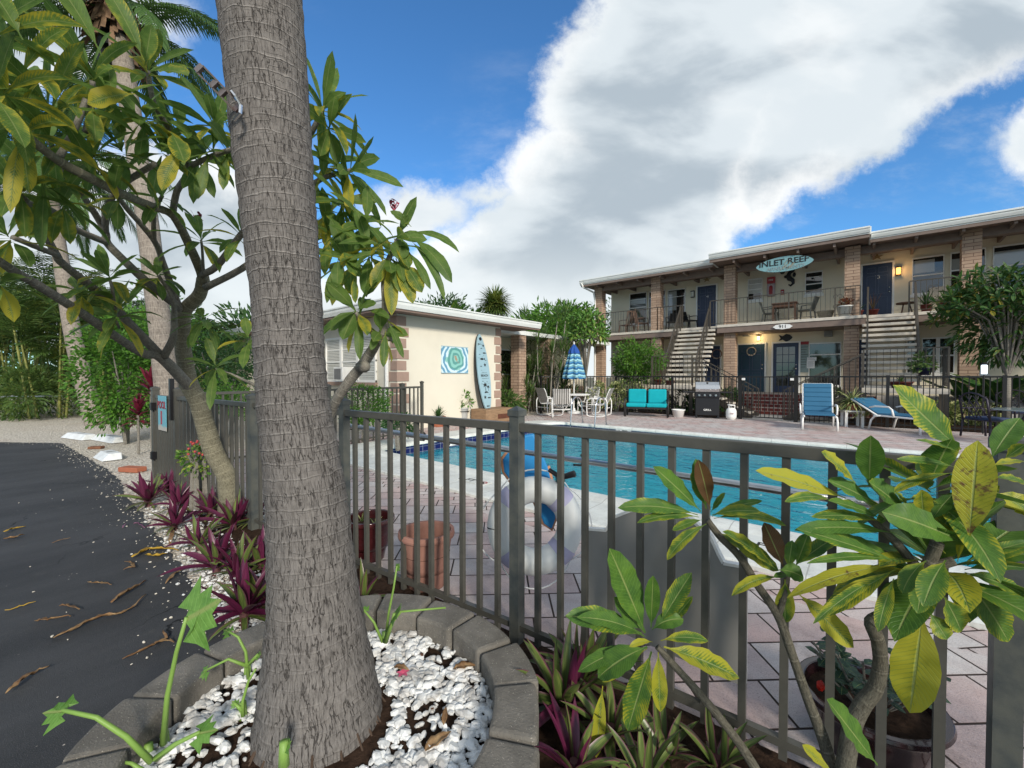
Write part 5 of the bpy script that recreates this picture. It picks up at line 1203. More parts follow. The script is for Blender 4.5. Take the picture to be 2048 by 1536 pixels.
# ================================================================ PLANT HELPERS
def wprof(t, shape):
    if shape == 'strap': return max(.0, min(1, t*6+.55))*max(0, 1-max(0, (t-.45)/.55)**1.8)
    if shape == 'blade': return math.sin(pi*min(1, max(0, t))**.75)**.9 if 0 < t < 1 else 0
    if t < .13: return .07
    s_ = (t-.13)/.87
    return max(0, math.sin(pi*s_**1.1))**.58*.99+.01*(1-s_)
def leaf(mb, base, d, L_, w_, droop=.6, fold=.25, tone=0., n=6, shape='obov', cols=2, wave=.0, nrm=None, twist=0):
    d = V(d).normalized(); N_ = V(nrm) if nrm is not None else UP
    if abs(d.dot(N_)) > .93: N_ = V((rnd.uniform(-1, 1), rnd.uniform(-1, 1), .3)).normalized()
    sd_ = d.cross(N_).normalized()
    if twist: sd_ = Matrix.Rotation(twist, 3, d)@sd_
    pts = [V(base)]; sides = [sd_]; wid = [wprof(0, shape)*w_/2]; cur = d.copy()
    for i in range(1, n+1):
        t_ = i/n; cur = (cur+V((0, 0, -droop/n*(.4+1.2*t_)))).normalized(); pts.append(pts[-1]+cur*(L_/n))
        sides.append((sd_-cur*sd_.dot(cur)).normalized()); wid.append(max(.0005, wprof(t_, shape)*w_/2))
    mb.strip(pts, sides, wid, fold, tone, wave, cols)
def pleaf(mb, bx, by, tx, ty, wpx, d0, d1, tone=0., bend=.12, face=None, fold=.22, n=9, wave=.12):
    "one leaf surveyed from the photo: foot, tip, width and distance"
    b_, t_ = W(bx, by, d0), W(tx, ty, d1); ax = t_-b_; L_ = ax.length; back = (CAM-(b_+t_)/2).normalized()
    F = (back*.75+UP*.55 if face is None else V(face)).normalized(); sd0 = ax.normalized().cross(F).normalized(); mc_ = (b_+t_)/2; pr = lambda q_: V(((q_-CAM).dot(RT)/(q_-CAM).dot(FW)*FPX, (q_-CAM).z/(q_-CAM).dot(FW)*FPX)); k_ = (pr(mc_+sd0*.01)-pr(mc_-sd0*.01)).length/(.02*FPX/((d0+d1)/2)); k_ = max(.6, min(1.8, k_))
    lift = (UP-ax.normalized()*UP.dot(ax.normalized()))
    mid_ = (b_+t_)/2+lift*(bend*L_)+back*(bend*.3*L_)
    tw_ = rnd.uniform(-.7, .7); pts = []; sides = []; wid = []; w_ = wpx*((d0+d1)/2)/FPX/k_
    for i in range(n+1):
        s_ = i/n; p = b_*(1-s_)**2+mid_*2*s_*(1-s_)+t_*s_**2; pts.append(p); sides.append(Matrix.Rotation(tw_*(s_-.4), 3, ax.normalized())@sd0); wid.append(max(.0008, wprof(s_, 'obov')*w_/2))
    mb.strip(pts, sides, wid, fold, tone, wave, 3)
def rosette(mb, c, axis, n_=14, L_=.34, w_=.075, a0=25, a1=120, droop=.7, tones=(0, .35), yel=.25, nseg=6, cols=2, wave=.05):
    c = V(c); ax = V(axis).normalized(); t1 = ax.cross(V((0.3, 1, .2))).normalized(); t2 = ax.cross(t1)
    for i in range(n_):
        f = (i+.5)/n_; an = i*2.39996+rnd.uniform(-.2, .2); th = radians(a0+(a1-a0)*f+rnd.uniform(-8, 8))
        d = ax*cos(th)+(t1*cos(an)+t2*sin(an))*sin(th)
        tone = rnd.uniform(*tones)+(rnd.uniform(.25, .6) if (f > .5 and rnd.random() < yel) else 0)
        leaf(mb, c-ax*(.05*f), d, L_*rnd.uniform(.75, 1.12)*(1-.25*(1-f)*.6), w_*rnd.uniform(.8, 1.15), droop*(.3+f*1.3)*rnd.uniform(.7, 1.3), .22, tone, nseg, 'obov', cols, wave, nrm=ax if f < .5 else None, twist=rnd.uniform(-.35, .35))
def bush(mb, c, r, n_, L_, w_, tones=(0, .4), clumps=14, droop=.3, seed=1, shell=.55, flat_=.0, nseg=2):
    R_ = random.Random(seed); c = V(c); r = V(r); cl = []
    for k in range(clumps):
        while True:
            p = V((R_.uniform(-1, 1), R_.uniform(-1, 1), R_.uniform(-1, 1)))
            if .35 < p.length < .85: break
        cl.append((p, R_.uniform(.25, .45)))
    for i in range(n_):
        p0, rr = cl[R_.randrange(clumps)]
        d = V((R_.gauss(0, 1), R_.gauss(0, 1), R_.gauss(0, 1))).normalized(); p = p0+d*rr*R_.uniform(shell, 1.05)
        q_ = V((p.x*r.x, p.y*r.y, p.z*r.z)); o = (V((q_.x/r.x, q_.y/r.y, q_.z/r.z)).normalized()*.8+d*.7+V((R_.uniform(-.5, .5), R_.uniform(-.5, .5), R_.uniform(-.1, .5)))).normalized()
        if c.z+q_.z < .02: continue
        s_ = R_.uniform(.7, 1.2); tw = R_.uniform(-1.5, 1.5)
        leaf(mb, c+q_, o, L_*s_, w_*s_, droop, .15, R_.uniform(*tones), nseg, 'blade' if nseg > 2 else 'dia', 2, 0, twist=tw)
_wp = wprof
def wprof(t, shape):
    if shape == 'dia': return 1.0 if .3 < t < .7 else .12
    return _wp(t, shape)
def frond(mb, base, d, L_, n_=22, ll=.35, lw=.03, droop=1.2, vee=.5, tone=0, rach=.012, nl=2, hang=.5):
    "feather palm frond: curved rachis with leaflets down both sides"
    cur = V(d).normalized(); pts = [V(base)]; k = 10
    sd_ = cur.cross(UP).normalized() if abs(cur.z) < .95 else V((1, 0, 0))
    for i in range(k): cur = (cur+V((0, 0, -droop/k*(.3+1.4*i/k)))).normalized(); pts.append(pts[-1]+cur*(L_/k))
    mb.tube(pts, [rach*(1-.8*i/k) for i in range(k+1)], 4, cap=False, tone=tone)
    for i in range(n_):
        f = .18+.82*i/n_; x = f*k; j = min(k-1, int(x)); p = pts[j].lerp(pts[j+1], x-j); tg = (pts[j+1]-pts[j]).normalized(); nn = sd_.cross(tg).normalized()
        l_ = ll*math.sin(pi*min(.97, .2+.75*f))**.6*rnd.uniform(.85, 1.1)
        for s_ in (-1, 1):
            dd_ = (sd_*s_*(1-.3*f)+tg*(.55+.5*f)+nn*vee*rnd.uniform(.2, 1)).normalized()
            leaf(mb, p, dd_, l_, lw, hang, .1, tone+rnd.uniform(0, .25), nl, 'dia' if nl == 2 else 'strap', 2, 0, nrm=nn)
def fan(mb, base, d, L_, n_=22, tone=0, lw=.05, pet=.5, droop=.3):
    d = V(d).normalized(); c = V(base)+d*(L_*pet); mb.tube([V(base), c], [.02, .012], 4, cap=False, tone=tone)
    sd_ = d.cross(UP).normalized() if abs(d.z) < .95 else V((1, 0, 0)); nn = sd_.cross(d)
    for i in range(n_):
        a = -2.2+4.4*i/(n_-1); leaf(mb, c, d*cos(a)+sd_*sin(a)+nn*rnd.uniform(-.05, .15), L_*rnd.uniform(.6, .72)*(1-.1*abs(a)), lw, droop, .3, tone+rnd.uniform(0, .3), 4, 'strap')
def chain(mb, pts, seg=10, jit=.04, cap=True):
    "branch through surveyed nodes (px, py, distance, radius)"
    P_ = [W(a, b_, c) for a, b_, c, _ in pts]; R_ = [q_[3] for q_ in pts]; out_ = []; rr = []
    for i in range(len(P_)-1):
        p0 = P_[max(0, i-1)]; p1 = P_[i]; p2 = P_[i+1]; p3 = P_[min(len(P_)-1, i+2)]
        for j in range(5):
            t_ = j/5; a = (p1*2+(p2-p0)*t_+(p0*2-p1*5+p2*4-p3)*t_*t_+(p1*3-p0-p2*3+p3)*t_**3)*.5
            out_.append(a); rr.append(R_[i]+(R_[i+1]-R_[i])*t_+rnd.uniform(-1, 1)*R_[i]*jit)
    out_.append(P_[-1]); rr.append(R_[-1]); mb.tube(out_, rr, seg, cap)
# ================================================================ FOREGROUND PALM AND ITS RING BED
PB_ = W(634, 752, 1.56); pc0 = flat(PB_)
palm = thing('palm_tree', 'thick grey ringed palm trunk in the foreground, standing in a ring of stone blocks', 'palm', flat(pc0, .1))
nodes = [(.0, .27, 634), (.06, .238, 634), (.14, .218, 634), (.25, .203, 632), (.4, .178, 629), (.57, .157, 625), (.75, .147, 619), (.94, .139, 612), (1.13, .129, 600), (1.31, .121, 586), (1.5, .119, 580), (1.68, .119, 577), (1.95, .126, 565), (2.25, .134, 551), (2.55, .139, 540), (2.83, .145, 528), (3.3, .147, 508), (4.2, .146, 470), (5.5, .142, 430)]
pts = []; rad = []
def catm(a, n_):
    o_ = []
    for i in range(len(a)-1):
        for j in range(n_): t_ = j/n_; o_.append(tuple(x+(y-x)*t_ for x, y in zip(a[i], a[i+1])))
    return o_+[a[-1]]
for z, r, px in catm(nodes, 12):
    dd_ = 1.56+.02*z; p = CAM+FW*dd_+RT*((px-1024)/FPX*dd_); pts.append(V((p.x, p.y, z))); rad.append(r*(1+.010*math.sin(z*46+.9*math.sin(z*9))+.006*math.sin(z*131))+rnd.uniform(-.0014, .0014))
MB().tube(pts, rad, 84, jit=.008).build('trunk', PB, palm, smooth=True)
ctop = pts[-1]; mb = MB()
for k in range(16):
    a = k*2.4; frond(mb, ctop, (cos(a), sin(a), rnd.uniform(.2, 1.3)), 2.6, 40, .6, .03, 1.7, .2, .05, .02, 4, 1.1)
for (x0, y0, x1, y1) in ((300, -60, 395, 30), (400, -70, 430, 60), (620, -80, 640, 20)):
    pass
mb.build('crown', LP, palm)
mb = MB()
for k in range(45): a = rnd.uniform(0, 6.28); r = rnd.uniform(.21, .245); p = flat(pc0, .1)+V((cos(a)*r, sin(a)*r, rnd.uniform(0, .02))); mb.tube([p-V((cos(a)*.03, sin(a)*.03, -.05)), p, p+V((cos(a+.4)*.03, sin(a+.4)*.03, -.05))], .004, 4)
o = mb.build('root_fibres', mat('root_fibre', (.07, .045, .03), .9), palm); o['kind'] = 'stuff'
# metal bracket clamped to the trunk
e = thing('metal_bracket', 'folded steel bracket with openings strapped high on the foreground palm trunk', 'bracket', W(470, 205, 1.45))
P0, P1 = W(482, 222, 1.45), W(408, 146, 1.38); ax_ = (P1-P0).normalized(); sd_ = ax_.cross(FW).normalized(); nb_ = FW
mb = MB(); L_ = (P1-P0).length; hw = .014
for s_ in (-1, 1): mb.beam(P0+sd_*s_*hw, P1+sd_*s_*hw, .005, .014, up=FW)
for f in (.0, .4, .62, 1.0): mb.beam(P0+ax_*L_*f-sd_*hw, P0+ax_*L_*f+sd_*hw, .016, .012, up=FW)
mb.build('frame', mat('bracket_steel', (.22, .19, .18), .35, .7, var=.3, col2=(.09, .04, .035)), e); MB().tube([W(474, 246, 1.42), W(487, 232, 1.41), W(488, 218, 1.41), W(478, 200, 1.42), W(470, 190, 1.42)], .006, 6).build('strap', M_STEEL, e)
# ring of retaining blocks
M_BLOCK, t, b, P = custom('block_stone'); nz = t.noise(P, 6, 5, .6); vo = t.n('ShaderNodeTexVoronoi'); vo.inputs['Scale'].default_value = 150; t.l(P, vo.inputs['Vector'])
c = t.mix(t.rng(nz, .35, .7), (.135, .125, .108), (.21, .195, .17)); c = t.mix(t.m('MULTIPLY', t.rng(vo.outputs['Distance'], .3, .12), t.rng(t.noise(P, 60, 3), .5, .62)), c, (.5, .47, .40)); t.l(c, b.inputs['Base Color']); b.inputs['Roughness'].default_value = .95
bumpn(t, b, t.m('ADD', t.noise(P, 120, 5, .7), nz), .9, .008)
RC = flat(ring_c); RO, RI, RH_ = .765, .585, .22; NB = 17
spots_ = ['under the sprouts', 'beside the driveway', 'behind the palm', 'below the right pickets', 'nearest the purple plants', 'in front of the corner post', 'at the bottom of the frame']
BLAB = ['at the bottom edge, right side of the ring', 'second from the bottom on the right, beside purple leaves', 'third from the bottom on the right side', 'just left of the corner fence post foot', 'on the upper right curve under the clay pot', 'behind the sprout with the tall stalk', 'half hidden by the right edge of the trunk', 'nearly all hidden behind the trunk', 'against the nearest purple clump left of the trunk', 'behind the tallest sprout on the left side', 'at the driveway edge above the arching sprout', 'cut by the bottom left of the frame']
base_ang = math.atan2(-RT.y, -RT.x)
for k in range(NB):
    a0 = 2*pi*k/NB+.1; g_ = .012; rr = random.Random(k); mb = MB(); vs = []
    ro, ri, h = RO+rr.uniform(-.012, .012), RI+rr.uniform(-.012, .012), RH_+rr.uniform(-.012, .008)
    am = a0+pi/NB; pm_ = RC+V((cos(am)*.65, sin(am)*.65, 0)); lat = (pm_-CAM).dot(RT); dep = (pm_-CAM).dot(FW)
    if dep < .75: continue
    n4 = 4
    def P3(r_, f, z): a = a0+g_+(2*pi/NB-2*g_)*f; return RC+V((cos(a)*r_, sin(a)*r_, z))
    for z in (-.03, h):
        for i in range(n4+1): vs.append(P3(ro, i/n4, z))
        for i in range(n4, -1, -1): vs.append(P3(ri, i/n4, z))
    q_ = 2*(n4+1); mb.add(vs, [tuple(reversed(range(q_))), tuple(range(q_, 2*q_))]+[(i, (i+1) % q_, q_+(i+1) % q_, q_+i) for i in range(q_)])
    if k > 11: continue
    lab = 'rough stone ring block, '+BLAB[k]
    o = mb.build('retaining_block', M_BLOCK, None, bevel=.014); top(o, lab, 'stone block', 'blocks ringing the palm bed')
struct(MB().lathe([(0, .125), (.2, .12), (.4, .105), (.56, .10), (.6, .0)], RC, 48).build('bed_soil', M_SOIL))
M_PEB, t, b, P = custom('white_pebble'); nz = t.noise(P, 18, 3); t.l(t.mix(t.rng(nz, .4, .65), (.74, .75, .74), (.44, .43, .41)), b.inputs['Base Color']); b.inputs['Roughness'].default_value = .55
bumpn(t, b, t.noise(P, 50, 4), .4, .006)
def stones(pts_, name, m_, rmin, rmax, seed):
    R_ = random.Random(seed); mb = MB(); global rnd; keep = rnd; rnd = R_
    for p in pts_:
        r_ = rmin+(rmax-rmin)*R_.random()**1.8; Rm = Matrix.Rotation(R_.uniform(0, 6.3), 3, 'Z')@Matrix.Rotation(R_.uniform(-.5, .5), 3, 'X')
        mb.ball(V(p)+V((0, 0, r_*.3)), (r_, r_*R_.uniform(.5, .8), r_*R_.uniform(.35, .6)), 7, 4, .2, Rm)
    rnd = keep; o = mb.build(name, m_, None); o['kind'] = 'stuff'; return o
R_ = random.Random(3); pp = []
while len(pp) < 2900:
    a, r = R_.uniform(0, 2*pi), math.sqrt(R_.uniform(.05, .345)); p = RC+V((cos(a)*r, sin(a)*r, 0))
    dp_ = (p-pc0).length
    if dp_ < .235 or (p-CAM).dot(FW) < .9: continue
    f_ = (p-CAM).dot(RT)
    if dp_ < .27 and R_.random() < .4: continue
    if math.sin(p.x*13+2)*math.sin(p.y*11) > .42 and R_.random() < .75: continue
    pp.append((p.x, p.y, .105+R_.uniform(0, .02)))
o = stones(pp, 'white_pebbles', M_PEB, .010, .030, 5); top(o, 'white marble pebbles over the soil inside the ring bed', 'pebbles')
M_NUT = mat('palm_nut', (.12, .05, .025), .7, var=.4, vs=30)
o = stones([pp[i] for i in range(0, 1500, 4)], 'fallen_nuts', M_NUT, .006, .014, 8); top(o, 'brown fallen palm nuts and bark bits among the pebbles', 'nuts')
# pebbles at the driveway edge and among the purple plants
pp = []
for k in range(1500):
    t_ = R_.random()**1.0; x = 330+190*t_; y = 1010+270*t_; p = G(x+R_.gauss(10, 34), y+R_.gauss(0, 18)); pp.append((p.x, p.y, .004))
o = stones(pp, 'edge_pebbles', M_PEB, .006, .020, 6); top(o, 'white pebbles spilling from the purple plant strip onto the driveway', 'pebbles')
pp = []
for k in range(420): p = G(R_.uniform(110, 560)-R_.random()*80, R_.uniform(890, 1500)); pp.append((p.x, p.y, -.002))
for k in range(900):
    i = R_.randrange(3, len(jag)-1); pp.append((jag[i][0]+R_.gauss(0, .12), jag[i][1]+R_.gauss(0, .12), -.002))
pp = [p for k, p in enumerate(pp) if k > 130 or True]
o = stones(pp[:70]+pp[420:], 'driveway_grit', mat('shell_bit', (.62, .58, .5), .8, var=.2, vs=30), .003, .011, 9); top(o, 'pale shell bits scattered over the dark driveway edge', 'grit')
# ================================================================ LEFT PLUMERIA
T1 = [[(455, 1040, 4.2, .10), (453, 960, 4.15, .088), (426, 905, 4.1, .083), (408, 845, 4.05, .080), (397, 804, 4.0, .078), (380, 773, 3.95, .075), (372, 732, 3.9, .066), (366, 686, 3.8, .06), (367, 645, 3.7, .058), (372, 620, 3.65, .055), (400, 592, 3.6, .05), (409, 560, 3.5, .046), (405, 545, 3.45, .036), (385, 498, 3.25, .03), (353, 436, 3.0, .026), (312, 416, 2.8, .024), (244, 388, 2.4, .023), (175, 353, 2.1, .022), (125, 325, 2.0, .02), (60, 275, 1.8, .017)]]
T2 = [[(350, 432, 2.98, .026), (359, 387, 2.9, .024), (381, 340, 2.8, .022), (344, 262, 2.6, .018), (316, 212, 2.5, .016), (306, 150, 2.45, .014)],
 [(382, 338, 2.8, .02), (450, 309, 2.6, .018), (500, 300, 2.5, .015)],
 [(407, 550, 3.45, .034), (437, 533, 3.3, .03), (484, 473, 3.1, .026), (570, 370, 2.8, .022), (632, 262, 2.5, .018), (651, 222, 2.45, .014)],
 [(415, 575, 3.5, .035), (506, 525, 3.2, .028), (590, 430, 2.9, .024), (635, 368, 2.7, .02), (707, 344, 2.6, .015)],
 [(370, 622, 3.65, .045), (303, 570, 3.3, .036), (250, 520, 3.1, .032), (219, 487, 3.0, .03), (216, 466, 2.95, .026), (190, 420, 2.8, .023), (134, 338, 2.4, .018), (110, 290, 2.2, .015)],
 [(216, 466, 2.95, .025), (219, 422, 2.8, .022), (250, 375, 2.55, .02), (316, 332, 2.3, .016)],
 [(219, 487, 3.0, .026), (150, 457, 2.7, .023), (103, 420, 2.4, .021), (0, 397, 2.1, .018), (-60, 370, 1.9, .015)],
 [(358, 610, 3.65, .035), (331, 530, 3.4, .026), (312, 482, 3.2, .023), (260, 420, 2.9, .02), (240, 392, 2.7, .016)],
 [(312, 482, 3.2, .02), (314, 427, 3.0, .017), (330, 395, 2.9, .014)],
 [(383, 778, 3.95, .06), (322, 714, 3.6, .05), (281, 704, 3.4, .04), (156, 620, 2.8, .033), (78, 570, 2.5, .03), (31, 542, 2.35, .027), (-30, 500, 2.2, .022)],
 [(322, 712, 3.6, .045), (259, 645, 3.3, .037), (219, 601, 3.1, .034), (134, 532, 2.7, .028), (116, 508, 2.6, .024), (69, 420, 2.3, .02), (35, 378, 2.1, .016)],
 [(120, 512, 2.6, .02), (70, 492, 2.4, .018), (31, 476, 2.3, .015)],
 [(329, 712, 3.6, .04), (347, 676, 3.5, .03), (350, 632, 3.5, .026), (347, 595, 3.4, .02), (320, 552, 3.3, .014)],
 [(180, 270, 2.2, .016), (194, 215, 2.15, .016), (196, 170, 2.1, .013)], [(128, 318, 2.05, .018), (160, 262, 2.1, .016), (183, 205, 2.1, .015)],
 [(230, 612, 3.1, .016), (228, 580, 3.0, .012), (222, 556, 3.0, .01)], [(410, 548, 3.4, .014), (408, 500, 3.3, .011), (406, 482, 3.3, .01)],
 [(240, 655, 3.2, .012), (233, 640, 3.1, .01)], [(432, 737, 3.6, .012), (470, 752, 3.7, .014), (520, 775, 3.7, .016)]]
pl = thing('plumeria_tree', 'large many branched plumeria rising from the purple plants left of the palm', 'tree', flat(G(455, 1040)))
mb = MB(); chain(mb, T1[0], 16, .03); mb.build('trunk', TB, pl, smooth=True)
mb = MB()
for c0 in T2: chain(mb, [(a, b_, c, d*.84) for a, b_, c, d in c0], 10, .03)
mb.build('limbs', TBD, pl, smooth=True)
up_ = V((0, 0, 1))
ROS = [  # px, py, distance, axis(right, up, toward camera), leaves, length, a0, a1
 (306, 145, 2.45, (.1, 1, .1), 14, .34, 15, 100), (190, 150, 2.1, (-.5, 1, .1), 13, .33, 15, 100), (105, 215, 1.9, (-.6, .7, .2), 13, .34, 20, 110), (40, 150, 1.8, (-.5, .6, .3), 12, .34, 20, 110),
 (30, 260, 1.75, (-.8, .4, .2), 12, .33, 30, 120), (78, 360, 2.1, (-.6, .4, .3), 13, .30, 30, 130), (194, 312, 2.2, (0, .8, .2), 12, .28, 30, 130), (403, 325, 2.8, (.3, -.2, .5), 10, .28, 40, 120),
 (369, 262, 2.6, (.1, .9, .3), 9, .27, 30, 130), (437, 255, 2.6, (.4, .7, .3), 12, .30, 20, 110), (470, 306, 2.6, (.8, .1, .3), 10, .28, 30, 120), (280, 235, 2.4, (-.2, .5, .5), 8, .26, 40, 130),
 (406, 478, 3.3, (0, 1, .2), 13, .33, 25, 110), (19, 470, 2.3, (-.4, .8, .2), 12, .28, 30, 120), (222, 552, 3.0, (-.1, 1, .2), 14, .32, 25, 105), (318, 548, 3.3, (.1, 1, .1), 12, .26, 30, 120),
 (231, 630, 3.05, (0, .5, .6), 14, .32, 40, 120), (409, 635, 3.5, (0, 1, .3), 13, .30, 60, 130), (431, 730, 3.5, (.2, .9, .4), 9, .33, 40, 120), (497, 675, 3.2, (.1, .9, .3), 10, .26, 40, 120),
 (160, 580, 2.8, (-.2, .8, .2), 9, .27, 50, 120), (110, 290, 2.15, (-.3, 1, 0), 10, .30, 30, 110), (487, 470, 3.1, (.3, 1, .2), 10, .28, 30, 120), (330, 392, 2.85, (.1, 1, .2), 10, .26, 30, 120),
 (235, 388, 2.65, (-.3, .9, .2), 9, .26, 30, 120), (0, 60, 1.6, (-.3, .5, .1), 9, .32, 30, 110), (35, 378, 2.05, (-.5, .6, .2), 10, .3, 30, 120), (330, 300, 2.5, (0, .9, 0), 8, .26, 30, 130),
 (0, 180, 1.6, (-.5, .4, .2), 10, .28, 30, 120), (250, 300, 2.3, (0, .6, .2), 10, .26, 30, 130), (432, 305, 2.6, (.4, .3, .2), 9, .26, 40, 130), (122, 402, 2.3, (-.3, .6, .2), 10, .26, 30, 130), (300, 235, 2.4, (0, .7, 0), 8, .25, 30, 130), (235, 205, 2.2, (.1, .8, .2), 9, .27, 30, 120), (-10, 560, 2.3, (-.4, .5, .2), 10, .26, 30, 130),
 # the part that shows right of the palm
 (651, 220, 2.45, (.4, 1, .1), 13, .33, 15, 110), (663, 262, 2.45, (.3, -.2, .4), 9, .27, 40, 110), (707, 344, 2.55, (.8, .3, .2), 13, .34, 30, 120), (690, 405, 2.6, (.4, .3, .4), 13, .30, 40, 130),
 (655, 330, 2.6, (.3, .5, .3), 10, .30, 40, 130), (735, 445, 2.5, (.5, .6, .4), 13, .28, 40, 130), (660, 470, 2.7, (.2, .5, .4), 13, .30, 40, 130), (648, 420, 2.7, (-.1, .6, .4), 10, .30, 50, 130)]
mb = MB()
for px_, py_, d_, ax_, n_, L_, a0, a1 in ROS:
    A_ = RT*ax_[0]+UP*ax_[1]-FW*ax_[2]; rosette(mb, W(px_, py_, d_), A_, n_+1, L_, .066, a0, a1, .75, (0, .38), .55)
for a_ in ((215, 120, 70, -100, 55, 1.7), (60, 90, -40, -60, 60, 1.6), (298, 130, 215, -30, 42, 2.2), (300, 140, 315, 60, 42, 2.3), (320, 150, 385, 160, 36, 2.3), (0, 200, 60, 300, 55, 1.5), (280, 195, 185, 215, 40, 2.0), (195, 220, 200, 290, 40, 2.0), (365, 300, 330, 385, 40, 2.3), (350, 270, 375, 330, 44, 2.3)):
    pleaf(mb, *a_[:5], a_[5], a_[5]-.05, rnd.uniform(.1, .75))
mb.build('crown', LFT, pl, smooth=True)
for cx_, cy_, dd_ in ((398, 440, 3.2), (790, 412, 2.5)):
    mb = MB()
    for k in range(9): p = W(cx_+rnd.uniform(-9, 9), cy_+rnd.uniform(-9, 9), dd_); mb.tube([W(cx_, cy_+12, dd_), p], .003, 4); leaf(mb, p, (rnd.uniform(-1, 1), rnd.uniform(-1, 1), .6), .04, .02, .2, n=3)
    mb.build('flower_cluster', mat('plumeria_flower', (.30, .05, .09), .6), pl)
# second plumeria, right behind the palm
p2 = thing('plumeria_tree', 'slanting plumeria with drooping leaves just right of the palm trunk, in front of the cottage', 'tree', flat(W(640, 752, 2.75)))
mb = MB(); chain(mb, [(600, 1180, 2.9, .036), (628, 960, 2.8, .034), (660, 828, 2.6, .031), (696, 766, 2.5, .03), (725, 730, 2.45, .031), (754, 685, 2.4, .027), (769, 656, 2.35, .02), (771, 610, 2.33, .018), (770, 550, 2.32, .017), (782, 512, 2.3, .014), (797, 480, 2.3, .012)], 12, .03)
mb.build('trunk', TBD, p2, smooth=True); mb = MB()
chain(mb, [(752, 686, 2.4, .02), (768, 678, 2.38, .015), (784, 679, 2.37, .013)]); chain(mb, [(757, 680, 2.4, .012), (730, 650, 2.35, .011), (712, 625, 2.3, .01)]); chain(mb, [(722, 734, 2.45, .034), (729, 733, 2.40, .036), (735, 733, 2.38, .02)])
mb.build('limbs', TBD, p2, smooth=True); mb = MB()
Z6 = lambda x, y: (600+x/3.84, 440+y/3.84)
for bx, by, tx, ty, w_, tn, bd in ((830, 110, 1225, 255, 55, .0, .28), (850, 135, 1170, 485, 100, .05, .2), (840, 150, 1112, 620, 60, 0, .3), (830, 240, 1005, 535, 60, .1, .15), (790, 140, 760, 310, 150, 0, .1), (740, 300, 870, 645, 120, .65, .1), (800, 330, 940, 560, 120, .6, .1), (700, 290, 705, 735, 110, .72, .05), (690, 280, 560, 530, 110, .55, .15), (760, 300, 800, 480, 80, .2, .1), (720, 300, 775, 560, 90, .3, .1), (650, 250, 380, 320, 50, .2, .1), (860, 60, 700, -60, 60, .3, .1), (830, 60, 790, -20, 80, 0, 0), (640, 200, 300, 190, 60, .2, .15), (430, 700, 240, 850, 80, 0, .2), (430, 700, 330, 920, 130, 0, .05), (450, 720, 460, 1075, 75, 0, .0), (440, 690, 590, 640, 60, 0, .1), (430, 680, 190, 560, 50, .1, .1), (620, 850, 545, 1000, 60, .1, .1), (660, 850, 640, 1130, 70, .45, .1), (680, 780, 795, 1060, 55, .1, .05), (520, 700, 690, 760, 60, .3, .2), (300, 300, 290, 520, 100, .3, 0), (350, 280, 470, 440, 100, .4, 0), (330, 240, 460, 380, 70, .1, 0), (420, 430, 430, 640, 60, .5, 0), (250, 380, 210, 640, 60, .3, 0)):
    x0, y0 = Z6(bx, by); x1, y1 = Z6(tx, ty); pleaf(mb, x0, y0, x1, y1, w_/3.84, 2.3, 2.25, tn, bd, n=10)
for px_, py_, d_, ax_, n_, L_ in ((797, 476, 2.3, (.6, .6, .3), 8, .26), (778, 520, 2.3, (.1, -.6, .3), 7, .26), (712, 622, 2.3, (-.2, .3, .4), 8, .26), (740, 500, 2.4, (.1, .6, .3), 12, .28), (700, 520, 2.5, (0, .4, .4), 12, .28), (762, 662, 2.33, (.2, .3, .4), 6, .2)):
    rosette(mb, W(px_, py_, d_), RT*ax_[0]+UP*ax_[1]-FW*ax_[2], n_, L_, .072, 30, 120, .9, (0, .4), .6)
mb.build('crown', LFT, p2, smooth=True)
# ================================================================ RIGHT FOREGROUND PLUMERIAS
Z3 = lambda x, y: (1040+x/3.16, 1050+y/3.16); Z4 = lambda x, y: (1448+x/3.16, 1050+y/3.16); Z5 = lambda x, y: (1220+x/2.473, 760+y/2.473)
def lv(mb, Z, sc, rows, d_, dj=.06):
    for r_ in rows:
        bx, by, tx, ty, w_, tn = r_[:6]; bd = r_[6] if len(r_) > 6 else .1; x0, y0 = Z(bx, by); x1, y1 = Z(tx, ty)
        dd_ = d_+(r_[7] if len(r_) > 7 else 0); pleaf(mb, x0, y0, x1, y1, w_/sc, dd_, dd_-dj*rnd.uniform(-.4, 1), tn, bd, n=12, wave=.15)
e = thing('plumeria_plant', 'young plumeria with one open leaf whorl in front of the grey board', 'plant', flat(W(1560, 752, 1.3)))
mb = MB(); chain(mb, [(1318, 1300, 1.45, 0.0095), (1345, 1330, 1.44, 0.0116), (1390, 1380, 1.42, 0.0129), (1445, 1445, 1.39, 0.0136), (1500, 1520, 1.36, 0.0150), (1570, 1640, 1.32, 0.0177)], 12); mb.build('stem', TBK, e, smooth=True)
mb = MB(); lv(mb, Z3, 3.16, [(800, 700, 570, 155, 185, .12, .02), (790, 690, 600, 470, 120, .05, .0, .03), (800, 725, 290, 590, 165, .3, .12), (780, 705, 365, 600, 110, .1, .12, -.03), (838, 665, 850, 330, 105, .12, 0), (890, 645, 1095, 312, 140, .42, .0), (930, 680, 1103, 465, 75, .5, 0, .03), (845, 680, 1045, 612, 120, .0, .25), (900, 750, 1205, 752, 85, .55, .15), (920, 790, 1405, 992, 165, .72, .06), (885, 825, 900, 1212, 105, .75, .0), (842, 820, 692, 1335, 190, .48, .0), (815, 790, 500, 992, 200, .05, .12), (740, 780, 372, 952, 120, .08, .08, .04), (815, 800, 530, 1018, 90, .72, .05, .02), (850, 760, 700, 790, 50, .9, .2, -.03)], 1.44)
mb.build('crown', LF, e, smooth=True)
